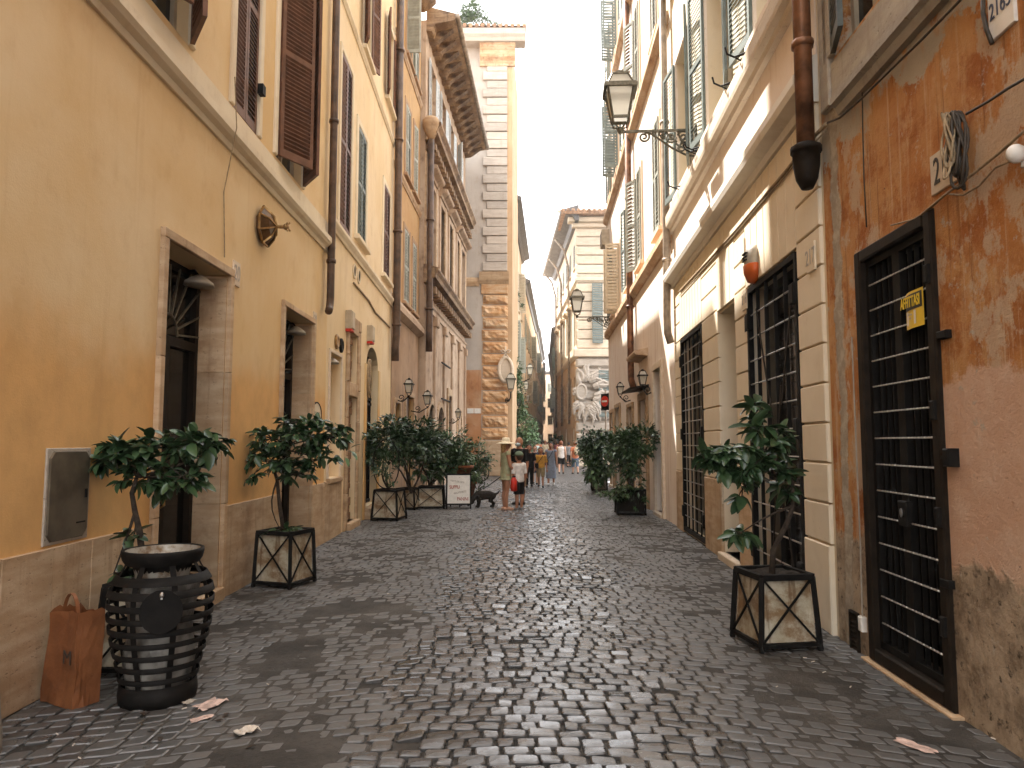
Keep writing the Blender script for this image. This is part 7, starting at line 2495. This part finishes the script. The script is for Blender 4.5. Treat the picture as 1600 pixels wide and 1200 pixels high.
person('woman in a grey top and long black skirt beyond the coral top', ground(889, 730), 2, 1.66, top='c_grey', dress=None, bottom='c_black', blen=0.1, hair='dark', stride=10, voxel=0.018)
person('man in a dark wine shirt ahead of the man in the white top', ground(872, 727), 4, 1.76, top='c_wine', bottom='c_navy', blen=0.06, hair='dark', stride=12, voxel=0.02)
for (u, v, c_, lab) in ((838, 720, 'c_lilac', 'lilac top'), (848, 716, 'c_wine', 'wine red top'), (853, 719, 'c_black', 'black top'), (858, 716, 'c_bluegrey', 'blue grey top'), (843, 712, 'c_navy', 'navy top'), (863, 713, 'c_white', 'white top'), (834, 714, 'c_grey', 'grey top'), (841, 727, 'c_coral', 'coral top'), (852, 726, 'c_straw', 'straw coloured top'), (866, 721, 'c_sage', 'sage green top'), (856, 723, 'c_khaki', 'khaki top'), (846, 722, 'c_denim', 'denim blue top'), (837, 731, 'c_mask', 'pale blue top')):
    person('distant walker in a %s far down the lane' % lab, ground(u, v), rnd.choice((0, 180)) + rnd.uniform(-15, 15), rnd.uniform(1.6, 1.8), top=c_, bottom='c_navy', blen=0.06, hair='dark', stride=rnd.choice((-12, 12)), voxel=0.03, group='distant walkers in the lane')
# the red bottle and the rucksack
p = at(803, 757, wl.y - 0.35)
t = thing('red_flask', 'red flask carried between the woman in the hat and the boy', 'flask', p, 0)
mb = MB()
mb.lathe([(0.05, -0.16), (0.075, -0.14), (0.078, 0.1), (0.05, 0.14), (0.04, 0.17), (0.01, 0.18)], 14)
mb.build('flask', M['red'], t, True)
mb = MB()
mb.lathe([(0.042, 0.165), (0.042, 0.2), (0.01, 0.21)], 12)
mb.build('lid', M['iron'], t, True)
p = ground(900, 741)
t = thing('backpack', 'pale backpack on the woman in the coral top', 'backpack', p + Vector((0.04, -0.19, 1.2)), 0.1)
mb = MB()
mb.ball((0, 0, 0), 0.15, 0.1, 0.22)
mb.build('sack', M['c_straw'], t, True)

# the dog, nose down
dp = ground(757, 793)
t = thing('dog', 'small dark curly dog sniffing the cobbles on a leash', 'dog', dp, math.radians(195))
mb = MB()
body = [(-0.2, 0.25, 0.075), (-0.1, 0.27, 0.095), (0.02, 0.265, 0.1), (0.12, 0.26, 0.105), (0.19, 0.25, 0.08)]
limb(mb, [Vector((x, 0, z)) for x, z, r_ in body], [r_ for x, z, r_ in body], 12)
limb(mb, [Vector((0.17, 0, 0.27)), Vector((0.25, 0.01, 0.22)), Vector((0.29, 0.02, 0.16))], [0.075, 0.06, 0.06], 10)
mb.ball((0.31, 0.02, 0.14), 0.075, 0.068, 0.068)
limb(mb, [Vector((0.34, 0.02, 0.11)), Vector((0.38, 0.025, 0.06))], [0.04, 0.028], 8)
for sg in (-1, 1):
    limb(mb, [Vector((0.14, sg * 0.06, 0.2)), Vector((0.13, sg * 0.065, 0.11)), Vector((0.15, sg * 0.065, 0.03)), Vector((0.175, sg * 0.065, 0.02))], [0.045, 0.032, 0.026, 0.025], 8)
    limb(mb, [Vector((-0.17, sg * 0.06, 0.22)), Vector((-0.14, sg * 0.065, 0.14)), Vector((-0.22, sg * 0.065, 0.09)), Vector((-0.19, sg * 0.065, 0.025)), Vector((-0.165, sg * 0.065, 0.02))], [0.055, 0.04, 0.026, 0.025, 0.025], 8)
    limb(mb, [Vector((0.29, sg * 0.06, 0.17)), Vector((0.31, sg * 0.085, 0.1))], [0.03, 0.022], 8)
limb(mb, [Vector((-0.24, 0, 0.28)), Vector((-0.31, 0, 0.31)), Vector((-0.35, 0.01, 0.36))], [0.03, 0.022, 0.014], 8)
n = Nodes('dark curly fur')
M['fur'] = n.done(n.mix(n.noise(20, 4), (0.012, 0.01, 0.008), (0.045, 0.035, 0.027)), 0.85, n.bump(n.noise(45, 4), 1.0, 0.03), spec=0.2)
inst('body', remesh(mb, M['fur'], 0.012, 1), t)
t.scale = (1.1, 1.15, 1.15)
mb = MB()
mb.lathe([(0.07, -0.015), (0.074, 0.0), (0.07, 0.015)], 14, cap=False, M=Matrix.Translation((0.215, 0.005, 0.25)) @ Matrix.Rotation(1.1, 4, 'Y'))
mb.build('collar', M['iron'], t)
a = t.matrix_basis @ Vector((0.2, 0, 0.33))
b = wl + Vector((-0.12, -0.12, 0.8))
mb = MB()
mb.tube([a, a.lerp(b, 0.5) + Vector((0, 0, -0.03)), b], 0.009, 6)
tag(mb.build('dog_leash', M['iron']), 'taut dark leash from the hand of the woman to the dog', 'leash')

# ---------------------------------------------------------------- thin summer haze in the air
mb = MB()
mb.box(-25, 35, -12, 175, -1.2, 26.5)
hz_ = mb.build('haze', None)
hz_['kind'] = 'stuff'
hm = bpy.data.materials.new('haze')
hm.use_nodes = True
nt_ = hm.node_tree
for n in list(nt_.nodes):
    nt_.nodes.remove(n)
vo_ = nt_.nodes.new('ShaderNodeVolumePrincipled')
vo_.inputs['Color'].default_value = (0.95, 0.92, 0.88, 1)
vo_.inputs['Density'].default_value = 0.0011
vo_.inputs['Anisotropy'].default_value = 0.3
ou_ = nt_.nodes.new('ShaderNodeOutputMaterial')
nt_.links.new(vo_.outputs[0], ou_.inputs['Volume'])
hz_.data.materials.append(hm)
